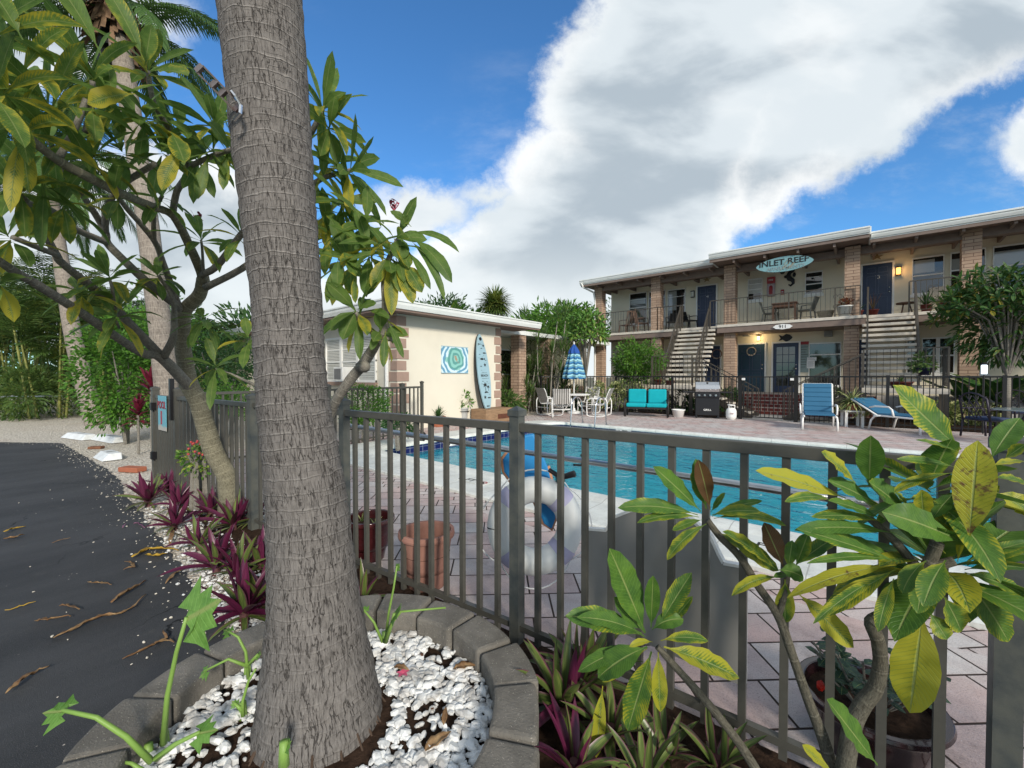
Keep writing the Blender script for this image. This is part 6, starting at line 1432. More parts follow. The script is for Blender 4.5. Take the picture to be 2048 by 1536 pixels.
e = thing('plumeria_plant', 'slim arching plumeria in front of the fence with browned leaves, left of the biggest one', 'plant', flat(W(1654, 752, 1.25)))
mb = MB(); chain(mb, [(1418, 1042, 1.3, 0.0086), (1440, 1072, 1.3, 0.0108), (1483, 1116, 1.3, 0.0115), (1518, 1172, 1.3, 0.0122), (1562, 1237, 1.29, 0.0130), (1590, 1312, 1.28, 0.0130), (1625, 1410, 1.27, 0.0144), (1660, 1500, 1.26, 0.0173), (1700, 1640, 1.25, 0.0216)], 12); chain(mb, [(1562, 1237, 1.29, 0.0101), (1575, 1190, 1.28, 0.0086), (1580, 1150, 1.28, 0.0079)]); mb.build('stem', TBK, e, smooth=True)
mb = MB(); lv(mb, Z5, 2.473, [(455, 655, 217, 430, 85, .1, .03), (482, 640, 425, 392, 105, .35, .0), (500, 645, 440, 395, 85, 1.5, .1, -.02), (440, 672, 42, 636, 78, .35, .12), (445, 682, 138, 712, 55, .45, .15), (465, 695, 315, 748, 45, .4, .1), (485, 715, 288, 898, 68, .55, .2), (510, 672, 752, 655, 62, .55, .12), (505, 655, 575, 560, 36, .4, 0), (520, 690, 880, 725, 50, .45, .2), (530, 752, 845, 952, 82, .55, .05), (510, 680, 760, 600, 45, .3, .1)], 1.3)
lv(mb, Z4, 3.16, [(392, 275, 262, -10, 125, 1.32, .0), (345, 295, 0, 48, 100, .55, .1), (365, 340, 62, 462, 85, .72, .22), (402, 355, 405, 632, 135, .6, .0), (420, 285, 445, 105, 95, .35, 0), (470, 265, 545, 60, 120, .4, 0), (460, 270, 760, 60, 120, .4, .06), (360, 295, 520, 345, 110, .0, .2, -.03), (480, 440, 845, 795, 125, .85, .02), (430, 330, 330, 340, 50, .2, .1)], 1.27)
mb.build('crown', LF, e, smooth=True)
e = thing('plumeria_plant', 'biggest foreground plumeria at the right with a huge yellow hanging leaf', 'plant', flat(W(1712, 752, 1.15)))
mb = MB(); chain(mb, [(1690, 1640, 1.2, 0.0246), (1712, 1480, 1.2, 0.0230), (1733, 1423, 1.2, 0.0213), (1760, 1385, 1.19, 0.0197), (1770, 1335, 1.18, 0.0180), (1765, 1290, 1.17, 0.0172), (1752, 1250, 1.16, 0.0180), (1785, 1233, 1.14, 0.0172), (1812, 1205, 1.12, 0.0156), (1860, 1140, 1.1, 0.0148), (1890, 1060, 1.1, 0.0131)], 14); chain(mb, [(1862, 1138, 1.1, 0.0139), (1915, 1125, 1.08, 0.0115)]); chain(mb, [(1850, 1150, 1.12, 0.0131), (1800, 1090, 1.12, 0.0107), (1745, 1040, 1.12, 0.0090)]); mb.build('stem', TBK, e, smooth=True)
mb = MB(); lv(mb, Z4, 3.16, [(1120, 245, 470, 30, 105, .35, .03), (1130, 238, 540, 252, 75, .3, .1), (1110, 262, 415, 475, 120, 1.09, .12, .03), (1105, 292, 632, 590, 150, .6, .03), (1090, 300, 585, 640, 90, .5, .1, .03), (1300, 235, 1150, 445, 150, .45, .3, -.04), (1095, 350, 1000, 692, 120, .5, .15), (1295, 282, 1250, 575, 170, .3, .0, -.03), (1425, 232, 1285, 530, 215, .42, .18, -.06), (1285, 555, 1212, 1218, 365, .98, .02, -.04), (1420, 470, 1532, 692, 160, .45, .1), (1330, 570, 1442, 742, 130, .45, .05, .02), (1535, 330, 1835, 758, 185, .4, .1), (1545, 312, 1960, 470, 125, .4, .1), (1545, 292, 1960, 285, 110, .25, .08), (1545, 245, 1960, 110, 95, .3, .05), (1560, 260, 2000, 190, 160, .1, .1, .03), (1500, 240, 1530, 20, 60, .9, .1), (1450, 230, 1380, -20, 110, .45, 0, .04)], 1.08)
lv(mb, Z5, 2.473, [(1742, 345, 1400, 26, 150, .5, -.03), (1890, 395, 2032, 188, 150, -.1, .05, .03), (1790, 812, 1825, 300, 235, 1.10, .0, -.08), (1290, 525, 1295, 275, 150, .05, 0), (1222, 512, 1050, 358, 85, .78, .05), (1175, 588, 725, 450, 95, 1.06, .04), (1325, 615, 1085, 500, 95, .2, .05), (1475, 652, 1288, 505, 120, .3, .03), (1355, 692, 1088, 600, 75, .25, .06), (1120, 605, 872, 605, 60, .5, .15), (1355, 705, 1005, 682, 68, .5, .1), (1425, 765, 922, 748, 90, .15, .08), (1565, 700, 1550, 545, 100, .75, 0), (1705, 462, 1405, 562, 60, .6, .15), (1725, 435, 1425, 392, 45, .4, .08), (1738, 360, 1520, 298, 42, .5, .06), (1900, 425, 2060, 405, 60, .75, .1), (1910, 485, 2080, 520, 75, .5, .1), (1920, 560, 2090, 660, 90, .65, .1), (1620, 800, 1745, 620, 150, .5, .1), (1600, 700, 1705, 570, 95, .1, .05), (1790, 905, 2090, 690, 210, .1, .05, .05), (1785, 925, 2090, 830, 80, .3, .05), (1770, 815, 1355, 655, 165, -.1, .06, -.07), (1500, 640, 1420, 560, 50, .5, 0), (1960, 390, 2060, 320, 60, .6, 0), (1650, 620, 1500, 590, 60, .5, .1), (1850, 450, 1700, 520, 60, .6, .1)], 1.1)
lv(mb, Z4, 3.16, [(1010, 1560, 678, 1130, 190, .1, .0, -.1), (720, 1600, 525, 1428, 100, .8, .0, -.08), (1130, 240, 640, 60, 110, .25, .06, .05), (1200, 300, 900, 180, 100, .2, .06, .06)], 1.1)
rosette(mb, W(1880, 1120, 1.16), UP+RT*.2+FW*.3, 20, .30, .08, 40, 110, .6, (0, .4), .4, 8, 3); rosette(mb, W(1860, 970, 1.18), UP+FW*.3, 16, .26, .07, 40, 110, .6, (.1, .5), .4, 8, 3)
mb.build('crown', LF, e, smooth=True)
e = thing('fallen_leaf', 'long yellow leaf standing upright among the purple plants right of the ring', 'leaf', W(1195, 1520, 1.55)); mb = MB(); pleaf(mb, 1208, 1380, 1195, 1528, 30, 1.55, 1.52, .95, .03); mb.build('blade', LF, e, smooth=True)
# ================================================================ PURPLE RHOEO CLUMPS
def rho(px, py, s_, n_, seed, label, green=.35, name='rhoeo_clump', dz=0):
    global rnd; keep = rnd; rnd = random.Random(seed); c_ = G(px, py, dz); c_.z = dz; e = top(thing(name, label, 'purple plant', c_, 'purple leaved rhoeo clumps'), None, None); mb = MB()
    for i in range(n_):
        f = i/n_; an = i*2.4+rnd.uniform(-.3, .3); th = radians(8+68*f+rnd.uniform(-8, 8)); d = V((cos(an)*sin(th), sin(an)*sin(th), cos(th)))
        leaf(mb, c_+V((cos(an), sin(an), 0))*.02+V((0, 0, .05*s_)), d, .30*s_*rnd.uniform(.75, 1.15), .050*s_, .5*rnd.uniform(.3, 1.2), .55, 1. if rnd.random() < green else 0., 7, 'strap', 2, 0, twist=rnd.uniform(-.5, .5))
    for i in range(6): an = rnd.uniform(0, 6.3); leaf(mb, c_+V((0, 0, .03)), (cos(an), sin(an), .15), .22*s_, .035*s_, .6, .3, 1.3, 5, 'strap')
    mb.build('leaves', RH, e, smooth=True); mb = MB()
    mb.tube([c_-V((0, 0, .02)), c_+V((0, 0, .1*s_))], [.03*s_, .022*s_], 8); mb.build('stem', mat('rhoeo_stem', (.10, .04, .04), .8), e); rnd = keep
RHO = [(293, 1012, 1.15, 18, 'purple clump at the far left tip of the strip, touching the driveway'), (330, 985, 1.0, 14, 'purple clump below the pool gate'), (352, 1022, 1.05, 16, 'purple clump second from the left tip of the strip'), (392, 1005, 1.0, 14, 'purple clump between the gate post and the plumeria trunk'), (345, 1062, .95, 15, 'purple clump with a lime leaf where the pebbles begin'), (418, 1035, 1.0, 14, 'purple clump left of the plumeria foot'), (463, 1062, 1.15, 18, 'large purple clump in front of the plumeria foot'), (505, 1050, .9, 12, 'purple clump between the plumeria and the palm trunk'), (392, 1100, .9, 12, 'small green tinged clump in the middle of the pebble strip'), (428, 1150, 1.1, 16, 'purple clump beside the long yellow leaf on the driveway'), (470, 1160, .95, 12, 'purple clump just behind the green striped one'), (515, 1140, 1.0, 14, 'purple clump tucked against the left side of the palm'), (483, 1248, 1.15, 20, 'nearest purple clump left of the palm, beside the ring blocks'), (520, 1225, 1.0, 14, 'green striped clump touching the palm trunk, left side')]
for i, (x, y, s_, n_, lab) in enumerate(RHO): rho(x, y, s_*.88, n_+2, 40+i, lab, .5 if 'green' in lab else .2)
for i, (x, y, s_, n_, lab) in enumerate([(722, 1215, .7, 9, 'small purple clump peeping out right of the palm trunk'), (1128, 1440, .92, 16, 'purple and green clump right of the ring, nearest the blocks'), (1165, 1385, .95, 14, 'dark green clump against the left end of the grey board'), (1225, 1500, .72, 12, 'green clump under the low plumeria whorl'), (1150, 1575, .7, 14, 'purple clump cut by the bottom edge right of the ring'), (1335, 1540, .6, 12, 'green spiky clump below the grey board centre'), (1440, 1560, .6, 12, 'green spiky clump below the right end of the grey board'), (1290, 1590, .6, 12, 'spiky clump at the bottom edge between two plumeria stems')]): rho(x, y, s_, n_, 80+i, lab, .62 if 'purple' in lab else .95)
# ================================================================ SPROUTS IN THE RING BED
M_STK = mat('sprout_stalk', (.20, .34, .07), .5, var=.1)
def lobed(mb, c_, d, nrm, s_):
    q_ = rnd.uniform(.85, 1.15)
    d = V(d).normalized(); N_ = V(nrm).normalized(); sd_ = d.cross(N_).normalized(); prof = [(0, .05), (.12, .32), (-.22, .42), (.1, .62), (.42, .95), (.35, .45), (.75, .52), (.7, .2), (1.05, 0)]
    out_ = [(a, b_) for a, b_ in prof]+[(a, -b_) for a, b_ in reversed(prof[:-1])]
    vs = [V(c_)+d*(.4*s_)]+[V(c_)+d*(a*s_)+sd_*(b_*s_)+N_*(-.22*s_*abs(b_)+rnd.uniform(-.04, .04)*s_) for a, b_ in out_]; uv = [(.5, .5)]+[(.5+b_*.5, a) for a, b_ in out_]; k = len(out_)
    mb.add(vs, [(0, i+1, (i+1) % k+1) for i in range(k)], uv, .05)
def sprout(px, py, z, label, stalks):
    c_ = G(px, py, z); e = thing('green_sprout', label, 'sprout', c_, 'pale green sprouts in the palm bed'); ms = MB(); ml = MB()
    for (pts_, s_) in stalks:
        P_ = [W(a, b_, d_) for a, b_, d_ in pts_]; P_[0] = c_.copy() if pts_[0] is None else P_[0]
        n_ = len(P_); ms.tube(P_, [(.009 if s_ > .05 else .006)*(1-.5*i/n_)+.0015*(i == 0) for i in range(n_)], 8)
        d = (P_[-1]-P_[-2]).normalized()
        if s_:
            ml = MB(); lobed(ml, P_[-1]-d*.01, (RT*.6+UP*.35) if s_ > .1 else (d+RT*.3-UP*.3), (UP*.6-FW) if s_ > .1 else UP-FW*.5, s_); o = ml.build('leaf', LG, e); md = o.modifiers.new('th', 'SOLIDIFY'); md.thickness = .0015
    ms.tube([c_-V((0, 0, .02)), c_+V((0, 0, .05))], [.016, .012], 8); ms.build('stalk', M_STK, e, smooth=True)
sprout(318, 1505, .12, 'tallest sprout, one big lobed leaf on a long stalk over the driveway', [([(315, 1500, 1.42), (325, 1400, 1.40), (345, 1310, 1.38), (366, 1240, 1.36)], .13)])
sprout(285, 1530, .12, 'sprout arching left over the bottom left blocks', [([(290, 1536, 1.33), (240, 1485, 1.3), (180, 1445, 1.28), (112, 1430, 1.27)], .06), ([(300, 1530, 1.33), (340, 1500, 1.33), (390, 1475, 1.35)], .06), ([(280, 1560, 1.3), (250, 1540, 1.3), (215, 1535, 1.3)], .04)])
sprout(488, 1360, .12, 'thin forked sprout beside the trunk, left side upper', [([(490, 1365, 1.62), (485, 1310, 1.62), (470, 1280, 1.62), (450, 1268, 1.62)], .03), ([(490, 1340, 1.62), (450, 1325, 1.6), (400, 1350, 1.58)], .035), ([(492, 1335, 1.62), (510, 1315, 1.62)], .02)])
sprout(478, 1440, .12, 'short sprout beside the trunk, left side lower', [([(478, 1442, 1.5), (478, 1410, 1.5), (490, 1370, 1.5), (505, 1345, 1.5)], .0), ([(476, 1430, 1.5), (460, 1415, 1.5)], .02)])
sprout(766, 1290, .12, 'sprout with a tall flowering stalk right of the palm trunk', [([(768, 1290, 1.86), (775, 1230, 1.86), (785, 1180, 1.86), (792, 1135, 1.86)], .025), ([(765, 1290, 1.84), (775, 1260, 1.82), (800, 1228, 1.8), (890, 1220, 1.85)], 0), ([(762, 1290, 1.84), (745, 1250, 1.84), (725, 1225, 1.84)], .03), ([(768, 1290, 1.8), (782, 1250, 1.78), (786, 1232, 1.76)], .055)])
sprout(560, 1530, .3, 'tiny sprout in front of the base of the palm trunk', [([(556, 1540, 1.2), (560, 1515, 1.2), (565, 1500, 1.2)], .025)])
# ================================================================ PLANTS ROUND THE COURT
def shrub(name, label, cat, c_, r, n_, L_, w_, m_=None, tones=(0, .4), seed=1, group=None, stems=True, clumps=16, droop=.3, nseg=2, z0=0):
    e = thing(name, label, cat, flat(c_, z0), group); mb = MB(); bush(mb, c_, r, n_, L_, w_, tones, clumps, droop, seed, nseg=nseg); mb.build('foliage', m_ or LB, e)
    if stems:
        mb = MB(); R_ = random.Random(seed)
        for k in range(5): a = R_.uniform(0, 6.28); mb.tube([flat(c_, z0)+V((cos(a)*.06, sin(a)*.06, 0)), V(c_)+V((cos(a)*r[0]*.3, sin(a)*r[1]*.3, -r[2]*.3)), V(c_)+V((cos(a)*r[0]*.6, sin(a)*r[1]*.6, r[2]*.3))], [.03, .02, .008], 6, cap=False)
        mb.build('stem', TBD, e)
    return e
def at(px, py, d): return W(px, py, d)
M_HEDGE = leafmat('clusia_leaf', (.03, .10, .012), (.10, .26, .025), (.30, .34, .05), veins=1, trans=.25)
M_DARKH = leafmat('ficus_leaf', (.012, .05, .012), (.035, .11, .025), (.16, .2, .04), veins=1, trans=.2)
M_VAR = leafmat('variegated_leaf', (.04, .10, .02), (.10, .18, .04), (.50, .50, .22), veins=1, trans=.2)
shrub('clusia_hedge', 'bright green rounded hedge left of the gate, beside the gravel', 'hedge', at(252, 740, 8.8), (.78, .9, 1.2), 7000, .085, .05, M_HEDGE, (0, .35), 11, clumps=46)
shrub('clusia_hedge', 'bright green hedge behind the pool gate, partly hidden by the second palm', 'hedge', at(330, 700, 10.5), (1.0, 1.0, 1.5), 4200, .09, .05, M_HEDGE, (0, .3), 12, clumps=50)
shrub('dark_hedge', 'dark green hedge behind the side fence, seen under the plumeria', 'hedge', at(440, 735, 9.6), (1.2, .9, .95), 4600, .07, .04, M_DARKH, (0, .3), 13, clumps=46)
shrub('clipped_hedge', 'low clipped light green hedge along the side fence below the dark hedge', 'hedge', at(450, 800, 8.5), (1.2, .5, .42), 2600, .05, .03, M_HEDGE, (0, .3), 14, clumps=40)
shrub('round_shrub', 'round clipped shrub under the cottage window behind the side fence', 'shrub', at(722, 812, 8.9), (.62, .6, .48), 4200, .045, .028, M_HEDGE, (0, .3), 15, clumps=40)
shrub('dark_shrub', 'small dark leafy shrub at the right corner of the cottage', 'shrub', at(1018, 800, 14.6), (.6, .6, .5), 900, .2, .06, LPD, (0, .4), 16, clumps=14)
shrub('low_shrub', 'loose green shrub inside the side fence next to the pool coping', 'shrub', at(800, 850, 8.0), (.3, .3, .2), 500, .09, .03, M_DARKH, (0, .3), 19)
# cordylines
for px_, py_, d_, s_, lab in ((302, 765, 7.4, 1.0, 'tall crimson cordyline behind the gate post'), (275, 832, 7.6, .8, 'low wine red cordyline at the foot of the bright hedge')):
    c_ = W(px_, 752, d_); c_ = flat(c_, W(px_, py_+(30 if s_ == 1 else 10), d_).z); e = thing('cordyline', lab, 'red plant', flat(c_)); mb = MB()
    for i in range(26): an_ = i*2.4; th = .2+1.4*(i/26); leaf(mb, c_+V((0, 0, .25-.012*i)), (cos(an_)*sin(th), sin(an_)*sin(th), cos(th)), .36*s_, .075, .6, .3, 0, 4, 'blade')
    mb.build('leaves', mat('cordyline_leaf', (.14, .012, .03), .4, var=.3, vs=6), e); MB().tube([flat(c_), c_+V((0, 0, .1))], .02, 6).build('stem', TBD, e)
# small red-flowered shrub at the plumeria foot
e = shrub('flowering_shrub', 'small crown of thorns with pink flowers growing by the plumeria trunk', 'shrub', at(395, 915, 4.45), (.16, .16, .2), 300, .05, .025, M_HEDGE, (.2, .8), 20)
mb = MB()
for k in range(14): mb.ball(at(395+rnd.uniform(-24, 20), 890+rnd.uniform(-8, 20), 4.3), .013, 6, 4)
mb.build('flower', mat('pink_flower', (.45, .06, .06), .6), e)
# ---- areca palm screen behind the chain link
AR = [(-190, 15.5, 5.6, 'at the far left beyond the frame edge'), (-60, 14.6, 5.4, 'cut by the left edge of the frame'), (40, 15.2, 5.2, 'leftmost fully seen, over the chain link'), (110, 14.3, 4.6, 'left of the leaning palm trunk'), (175, 15.6, 4.6, 'directly behind the leaning palm trunk'), (240, 14.8, 3.9, 'right of the leaning palm trunk'), (300, 15.8, 3.6, 'above the bright hedge'), (20, 18, 6.0, 'tallest, standing behind the leftmost clump'), (130, 18.5, 5.0, 'tall, in the second row'), (215, 19, 4.8, 'in the second row, right end'), (350, 17, 3.6, 'behind the second palm trunk'), (420, 17, 3.3, 'seen between the plumeria limbs')]
AR = [(a, b, c*1.22, d) for a, b, c, d in AR]
M_CANE = mat('cane', (.25, .26, .07), .5, var=.3, vs=5, col2=(.08, .11, .03))
for i, (px_, d_, h_, lab) in enumerate(AR):
    R_ = random.Random(60+i); rnd = random.Random(300+i); c_ = flat(W(px_, 752, d_)); e = thing('areca_palm', 'areca palm clump '+lab, 'palm', c_, 'areca palms behind the chain link fence'); mc = MB(); mf = MB()
    for k in range(9):
        a = R_.uniform(0, 6.28); b0 = c_+V((cos(a)*R_.uniform(.1, .6), sin(a)*R_.uniform(.1, .6), 0)); hh = h_*R_.uniform(.25, .72); t0 = b0+V((cos(a)*.35, sin(a)*.35, hh)); mc.tube([b0, b0.lerp(t0, .5)+V((0, 0, .1)), t0], [.035, .03, .025], 6, cap=False)
        for j in range(6): an_ = R_.uniform(0, 6.28); frond(mf, t0, (cos(an_)*.7, sin(an_)*.7, R_.uniform(.5, 1.4)), 1.9*h_/5, 24, .42, .045, 1.5, .4, R_.choice((0, .15, .45)), .012, 2, .5)
    for k in range(10): an_ = R_.uniform(0, 6.28); frond(mf, c_+V((cos(an_)*.4, sin(an_)*.4, R_.uniform(.1, 1.0))), (cos(an_)*.6, sin(an_)*.6, .9), 1.5, 20, .36, .04, 1.3, .4, .1)
    mc.build('cane', M_CANE, e, smooth=True); mf.build('fronds', LPD, e)
rnd = random.Random(99)
# ---- undergrowth against the chain link
shrub('undergrowth', 'tangled dark undergrowth right behind the chain link fence, left part', 'shrub', at(60, 790, 14.6), (3.0, 1.0, 1.0), 3600, .22, .05, LPD, (0, .5), 31, clumps=60, stems=False)
shrub('undergrowth', 'tangled dark undergrowth behind the chain link fence near the bright hedge', 'shrub', at(215, 770, 15.2), (1.6, 1.0, 1.5), 3000, .22, .05, LPD, (0, .5), 32, clumps=50, stems=False)
for i, (px_, d_, r_, zc_, lab) in enumerate(((-120, 24, (5, 3, 4.5), 3.5, 'at the far left'), (120, 26, (5, 3, 4.0), 3.2, 'behind the areca palms'), (330, 25, (4, 3, 3.2), 2.4, 'behind the second palm'), (520, 26, (4, 3, 3.0), 2.2, 'behind the cottage roof, left'))):
    c_ = W(px_, 752, d_); c_.z = zc_; shrub('background_tree', 'dark green background tree mass '+lab, 'tree', c_, r_, 3200, .42, .16, M_DARKH, (0, .35), 70+i, 'background trees on the left', clumps=70)
# ---- second and third palm
def trunk_palm(name, lab, nodes_, crown_c, nfr, L_, fanp=False, seed=1, boots=False, fl=1.0):
    global rnd; rnd = random.Random(seed); e = thing(name, lab, 'palm', flat(W(nodes_[0][0], nodes_[0][1], nodes_[0][2]))); mb = MB(); chain(mb, nodes_, 18, .02); mb.build('trunk', PB2, e, smooth=True)
    c_ = W(*crown_c); mb = MB()
    for k in range(nfr):
        a = k*2.4; el = 1.2-1.9*(k/nfr)
        if fanp: fan(mb, c_, (cos(a)*cos(el), sin(a)*cos(el), math.sin(el)), L_, 24, rnd.choice((0, 0, .3)), .05, .5, .6)
        else: frond(mb, c_, (cos(a)*cos(el), sin(a)*cos(el), math.sin(el)+.2), L_, 44, .5*fl, .035, 1.5, .15, 0, .02, 3, .9)
    mb.build('crown', LP, e)
    if boots:
        mb = MB()
        for k in range(120): a = rnd.uniform(0, 6.28); p = c_+V((cos(a)*.2, sin(a)*.2, rnd.uniform(-.3, .4))); mb.beam(p, p+V((cos(a)*.25, sin(a)*.25, rnd.uniform(-.9, -.2))), .07, .01)
        mb.build('dry_boots', mat('dry_boot', (.24, .15, .09), .9, var=.3), e)
        mb = MB(); 
        for k in range(3): mb.lathe([(.24, 0), (.25, .03), (.25, .12), (.24, .15)], c_+V((0, 0, -.5-k*.24)), 20)
        mb.build('black_sleeve', M_BLACKP, e)
    return e
trunk_palm('palm_tree', 'straight grey palm trunk rising behind the pool gate, black sleeve near its crown', [(338, 850, 6.9, .185), (334, 790, 6.9, .17), (326, 690, 6.95, .16), (312, 560, 7.0, .155), (298, 430, 7.1, .15), (280, 300, 7.3, .15), (262, 170, 7.6, .15), (250, 90, 7.8, .16)], (243, 35, 7.9), 26, 2.6, seed=5, boots=True)
trunk_palm('palm_tree', 'slender leaning palm on the gravel in front of the chain link fence', [(196, 850, 12.2, .34), (188, 838, 12.2, .24), (175, 790, 12.2, .215), (160, 730, 12.2, .2), (146, 660, 12.3, .19), (132, 560, 12.5, .18), (120, 470, 12.7, .17), (110, 400, 12.9, .17), (104, 330, 13.1, .18)], (103, 310, 13.1), 44, 3.4, seed=6, fl=1.3)
# hanging frond tips of the foreground palm, top of the picture
rnd = random.Random(4)
# ---- behind the cottage and between the buildings
def banana(name, lab, px_, d_, top_y, seed, n_=9, L_=1.8, grp=None, m_=None, spread=.5):
    global rnd; rnd = random.Random(seed); b0 = flat(W(px_, 752, d_)); zt = W(px_, top_y, d_).z; e = thing(name, lab, 'plant', b0, grp); mb = MB()
    MB().tube([b0, b0+V((0, 0, max(.3, zt-L_)))], [.14, .1], 8).build('stem', M_CANE, e)
    for i in range(n_): a = i*2.4; leaf(mb, b0+V((0, 0, max(.25, zt-L_*1.0))), (cos(a)*spread, sin(a)*spread, 1), L_*rnd.uniform(.75, 1.05), L_*.24, .55, .25, rnd.choice((0, .2, .45)), 7, 'blade', 2, .1)
    mb.build('leaves', m_ or LB, e, smooth=True)
for i, (px_, d_, ty, lab) in enumerate(((872, 26, 590, 'leftmost, above the cottage roof'), (905, 27, 588, 'second from the left above the cottage roof'), (938, 26, 592, 'just left of the fan palm'), (1062, 26, 605, 'just right of the fan palm'), (1092, 25, 612, 'right of centre in the gap'), (1125, 26, 603, 'next to the motel end column'), (1165, 27, 615, 'hidden behind the motel corner'))): banana('banana_plant', 'broad leaved banana '+lab, px_, d_, ty, 200+i, 10, 2.4, 'banana plants behind the cottage')
rnd = random.Random(8); c_ = W(990, 612, 24); e = thing('fan_palm', 'shaggy round fan palm above the cottage roof line', 'palm', flat(c_)); MB().tube([flat(c_), c_], .2, 8).build('trunk', PB2, e); mb = MB()
for k in range(46): a = k*2.4; el = 1.4-2.2*(k/46); fan(mb, c_, (cos(a)*cos(el), sin(a)*cos(el), math.sin(el)), 1.35, 18, rnd.choice((.2, .4, .65)), .06, .3, .5)
mb.build('crown', LPD, e)
for i, (px_, py_, d_, r_, lab, m_) in enumerate(((1100, 665, 22, (2.2, 1.5, 1.5), 'light green tree mass between the cottage and the motel', M_HEDGE), (1050, 690, 23, (1.8, 1.5, 1.6), 'mid green tree mass behind the dracaenas', M_HEDGE), (1140, 650, 23.5, (1.6, 1.3, 1.2), 'feathery green tree just left of the motel', LPD), (880, 640, 28, (5, 2, 1.5), 'dark tree line behind the cottage roof', M_DARKH), (1250, 640, 33, (4, 2, 2.2), 'dark tree seen through the end of the balcony', M_DARKH))):
    shrub('background_tree', lab, 'tree', at(px_, py_, d_), r_, 2600, .3, .09, m_, (0, .5), 90+i, clumps=44)
# dracaena thicket: bare grey canes topped by tufts
for i in range(7):
    rnd = random.Random(400+i); px_ = (1012, 1030, 1048, 1065, 1082, 1098, 1116)[i]; d_ = (16.6, 17.2, 16.2, 16.9, 17.4, 16.4, 17.0)[i]; b0 = flat(W(px_, 752, d_)); e = thing('dracaena', 'many stemmed dracaena with spiky tufts, number %s from the left in the thicket' % ('first', 'second', 'third', 'fourth', 'fifth', 'sixth', 'seventh')[i].replace('number ', ''), 'plant', b0, 'dracaenas by the cottage corner'); e['label'] = 'spiky dracaena, %s from the left in the thicket by the cottage' % ('first', 'second', 'third', 'fourth', 'fifth', 'sixth', 'seventh')[i]
    ms = MB(); ml = MB()
    for k in range(6):
        a = rnd.uniform(0, 6.28); hh = rnd.uniform(.5, 3.6); p = b0+V((cos(a)*.15, sin(a)*.15, 0)); q_ = b0+V((cos(a)*rnd.uniform(.2, .6), sin(a)*rnd.uniform(.2, .6), hh*.6)); r_ = q_+V((cos(a+1)*.2, sin(a+1)*.2, hh*.4)); ms.tube([p, q_, r_], [.03, .022, .018], 6, cap=False)
        for j in range(2):
            tt = (r_, q_)[j]
            for n_ in range(34): an_ = n_*2.4; th = .15+1.5*(n_/34); leaf(ml, tt+V((0, 0, .3-.012*n_)), (cos(an_)*sin(th), sin(an_)*sin(th), cos(th)), .5, .035, .5, .2, rnd.choice((0, .2, .4)), 3, 'dia')
    ms.build('cane', mat('grey_cane', (.26, .24, .20), .8), e, smooth=True); ml.build('leaves', LPD, e)
# plumerias by the motel
def plum_bush(lab, px_, d_, cy_, R_, n_, seed, L_=.34, m_=None, py_=None, h=None):
    global rnd; rnd = random.Random(seed); b0 = flat(W(px_, 752, d_)); cc = W(px_, cy_, d_); e = thing('plumeria_tree', lab, 'tree', b0); ml = MB(); ms = MB()
    ms.tube([b0, b0+V((0, 0, cc.z*.45))], [.08, .06], 8)
    for k in range(n_):
        f = k/n_; a = k*2.4; th = 1.75*math.sqrt(f); p = cc+V((cos(a)*math.sin(th)*R_[0], sin(a)*math.sin(th)*R_[1], cos(th)*R_[2]))*rnd.uniform(.7, 1.05)
        if k % 4 == 0: ms.tube([b0+V((0, 0, cc.z*.45)), cc.lerp(p, .4)+V((0, 0, -.3*R_[2])), p], [.03, .018, .008], 5, cap=False)
        rosette(ml, p, (p-cc).normalized()*.7+UP*.6, 11, L_, L_*.25, 25, 110, .6, (0, .45), .3, 4)
    ml.build('crown', m_ or M_HEDGE2, e); ms.build('limbs', TBD, e, smooth=True); return e
M_HEDGE2 = leafmat('plumeria_leaf_bright', (.045, .13, .02), (.12, .28, .04), (.38, .42, .10), veins=1, trans=.25)
plum_bush('bright leaved plumeria in front of the left end of the motel', 1172, 17.0, 672, (.85, .7, 1.15), 60, 500)
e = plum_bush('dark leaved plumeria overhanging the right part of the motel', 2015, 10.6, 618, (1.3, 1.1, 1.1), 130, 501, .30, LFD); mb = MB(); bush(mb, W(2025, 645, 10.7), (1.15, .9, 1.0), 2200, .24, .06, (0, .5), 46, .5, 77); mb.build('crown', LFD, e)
e = shrub('round_bush', 'round leafy bush left of the left staircase', 'bush', at(1274, 722, 17.2), (1.0, .9, .95), 5200, .10, .055, M_HEDGE, (0, .5), 510, clumps=50)
for i, px_ in enumerate((1192, 1232, 1272, 1312)): shrub('variegated_shrub', 'cream flecked low shrub behind the far fence, %s' % ('nearest the umbrella', 'left of the settee', 'behind the settee', 'between the settee and the grill')[i], 'shrub', at(px_, 792, 16.6), (.48, .35, .62), 1100, .10, .045, M_VAR, (.2, 1.0), 520+i, 'cream flecked shrubs behind the far fence', clumps=16)
for i, (px_, lab) in enumerate(((1100, 'behind the striped chairs, left'), (1142, 'behind the patio table'), (1360, 'behind the white tub'), (1452, 'behind the gas bottle'))): shrub('dark_shrub', 'dark low shrub behind the far fence, '+lab, 'shrub', at(px_, 800, 16.7), (.6, .4, .5), 900, .16, .05, M_DARKH, (0, .4), 540+i, clumps=14)
for i, (px_, py_, lab) in enumerate(((1885, 826, 'left of the fence post'), (1925, 832, 'under the big dark leaves'), (1965, 830, 'behind the lattice chair'), (1668, 800, 'beside the raised lounger'))): shrub('variegated_shrub', 'yellow flecked low shrub behind the far fence, '+lab, 'shrub', at(px_, py_, 12.2 if px_ > 1700 else 13.8), (.38, .35, .42), 700, .10, .05, M_VAR, (.2, 1.1), 550+i, 'yellow flecked shrubs at the right', clumps=12)
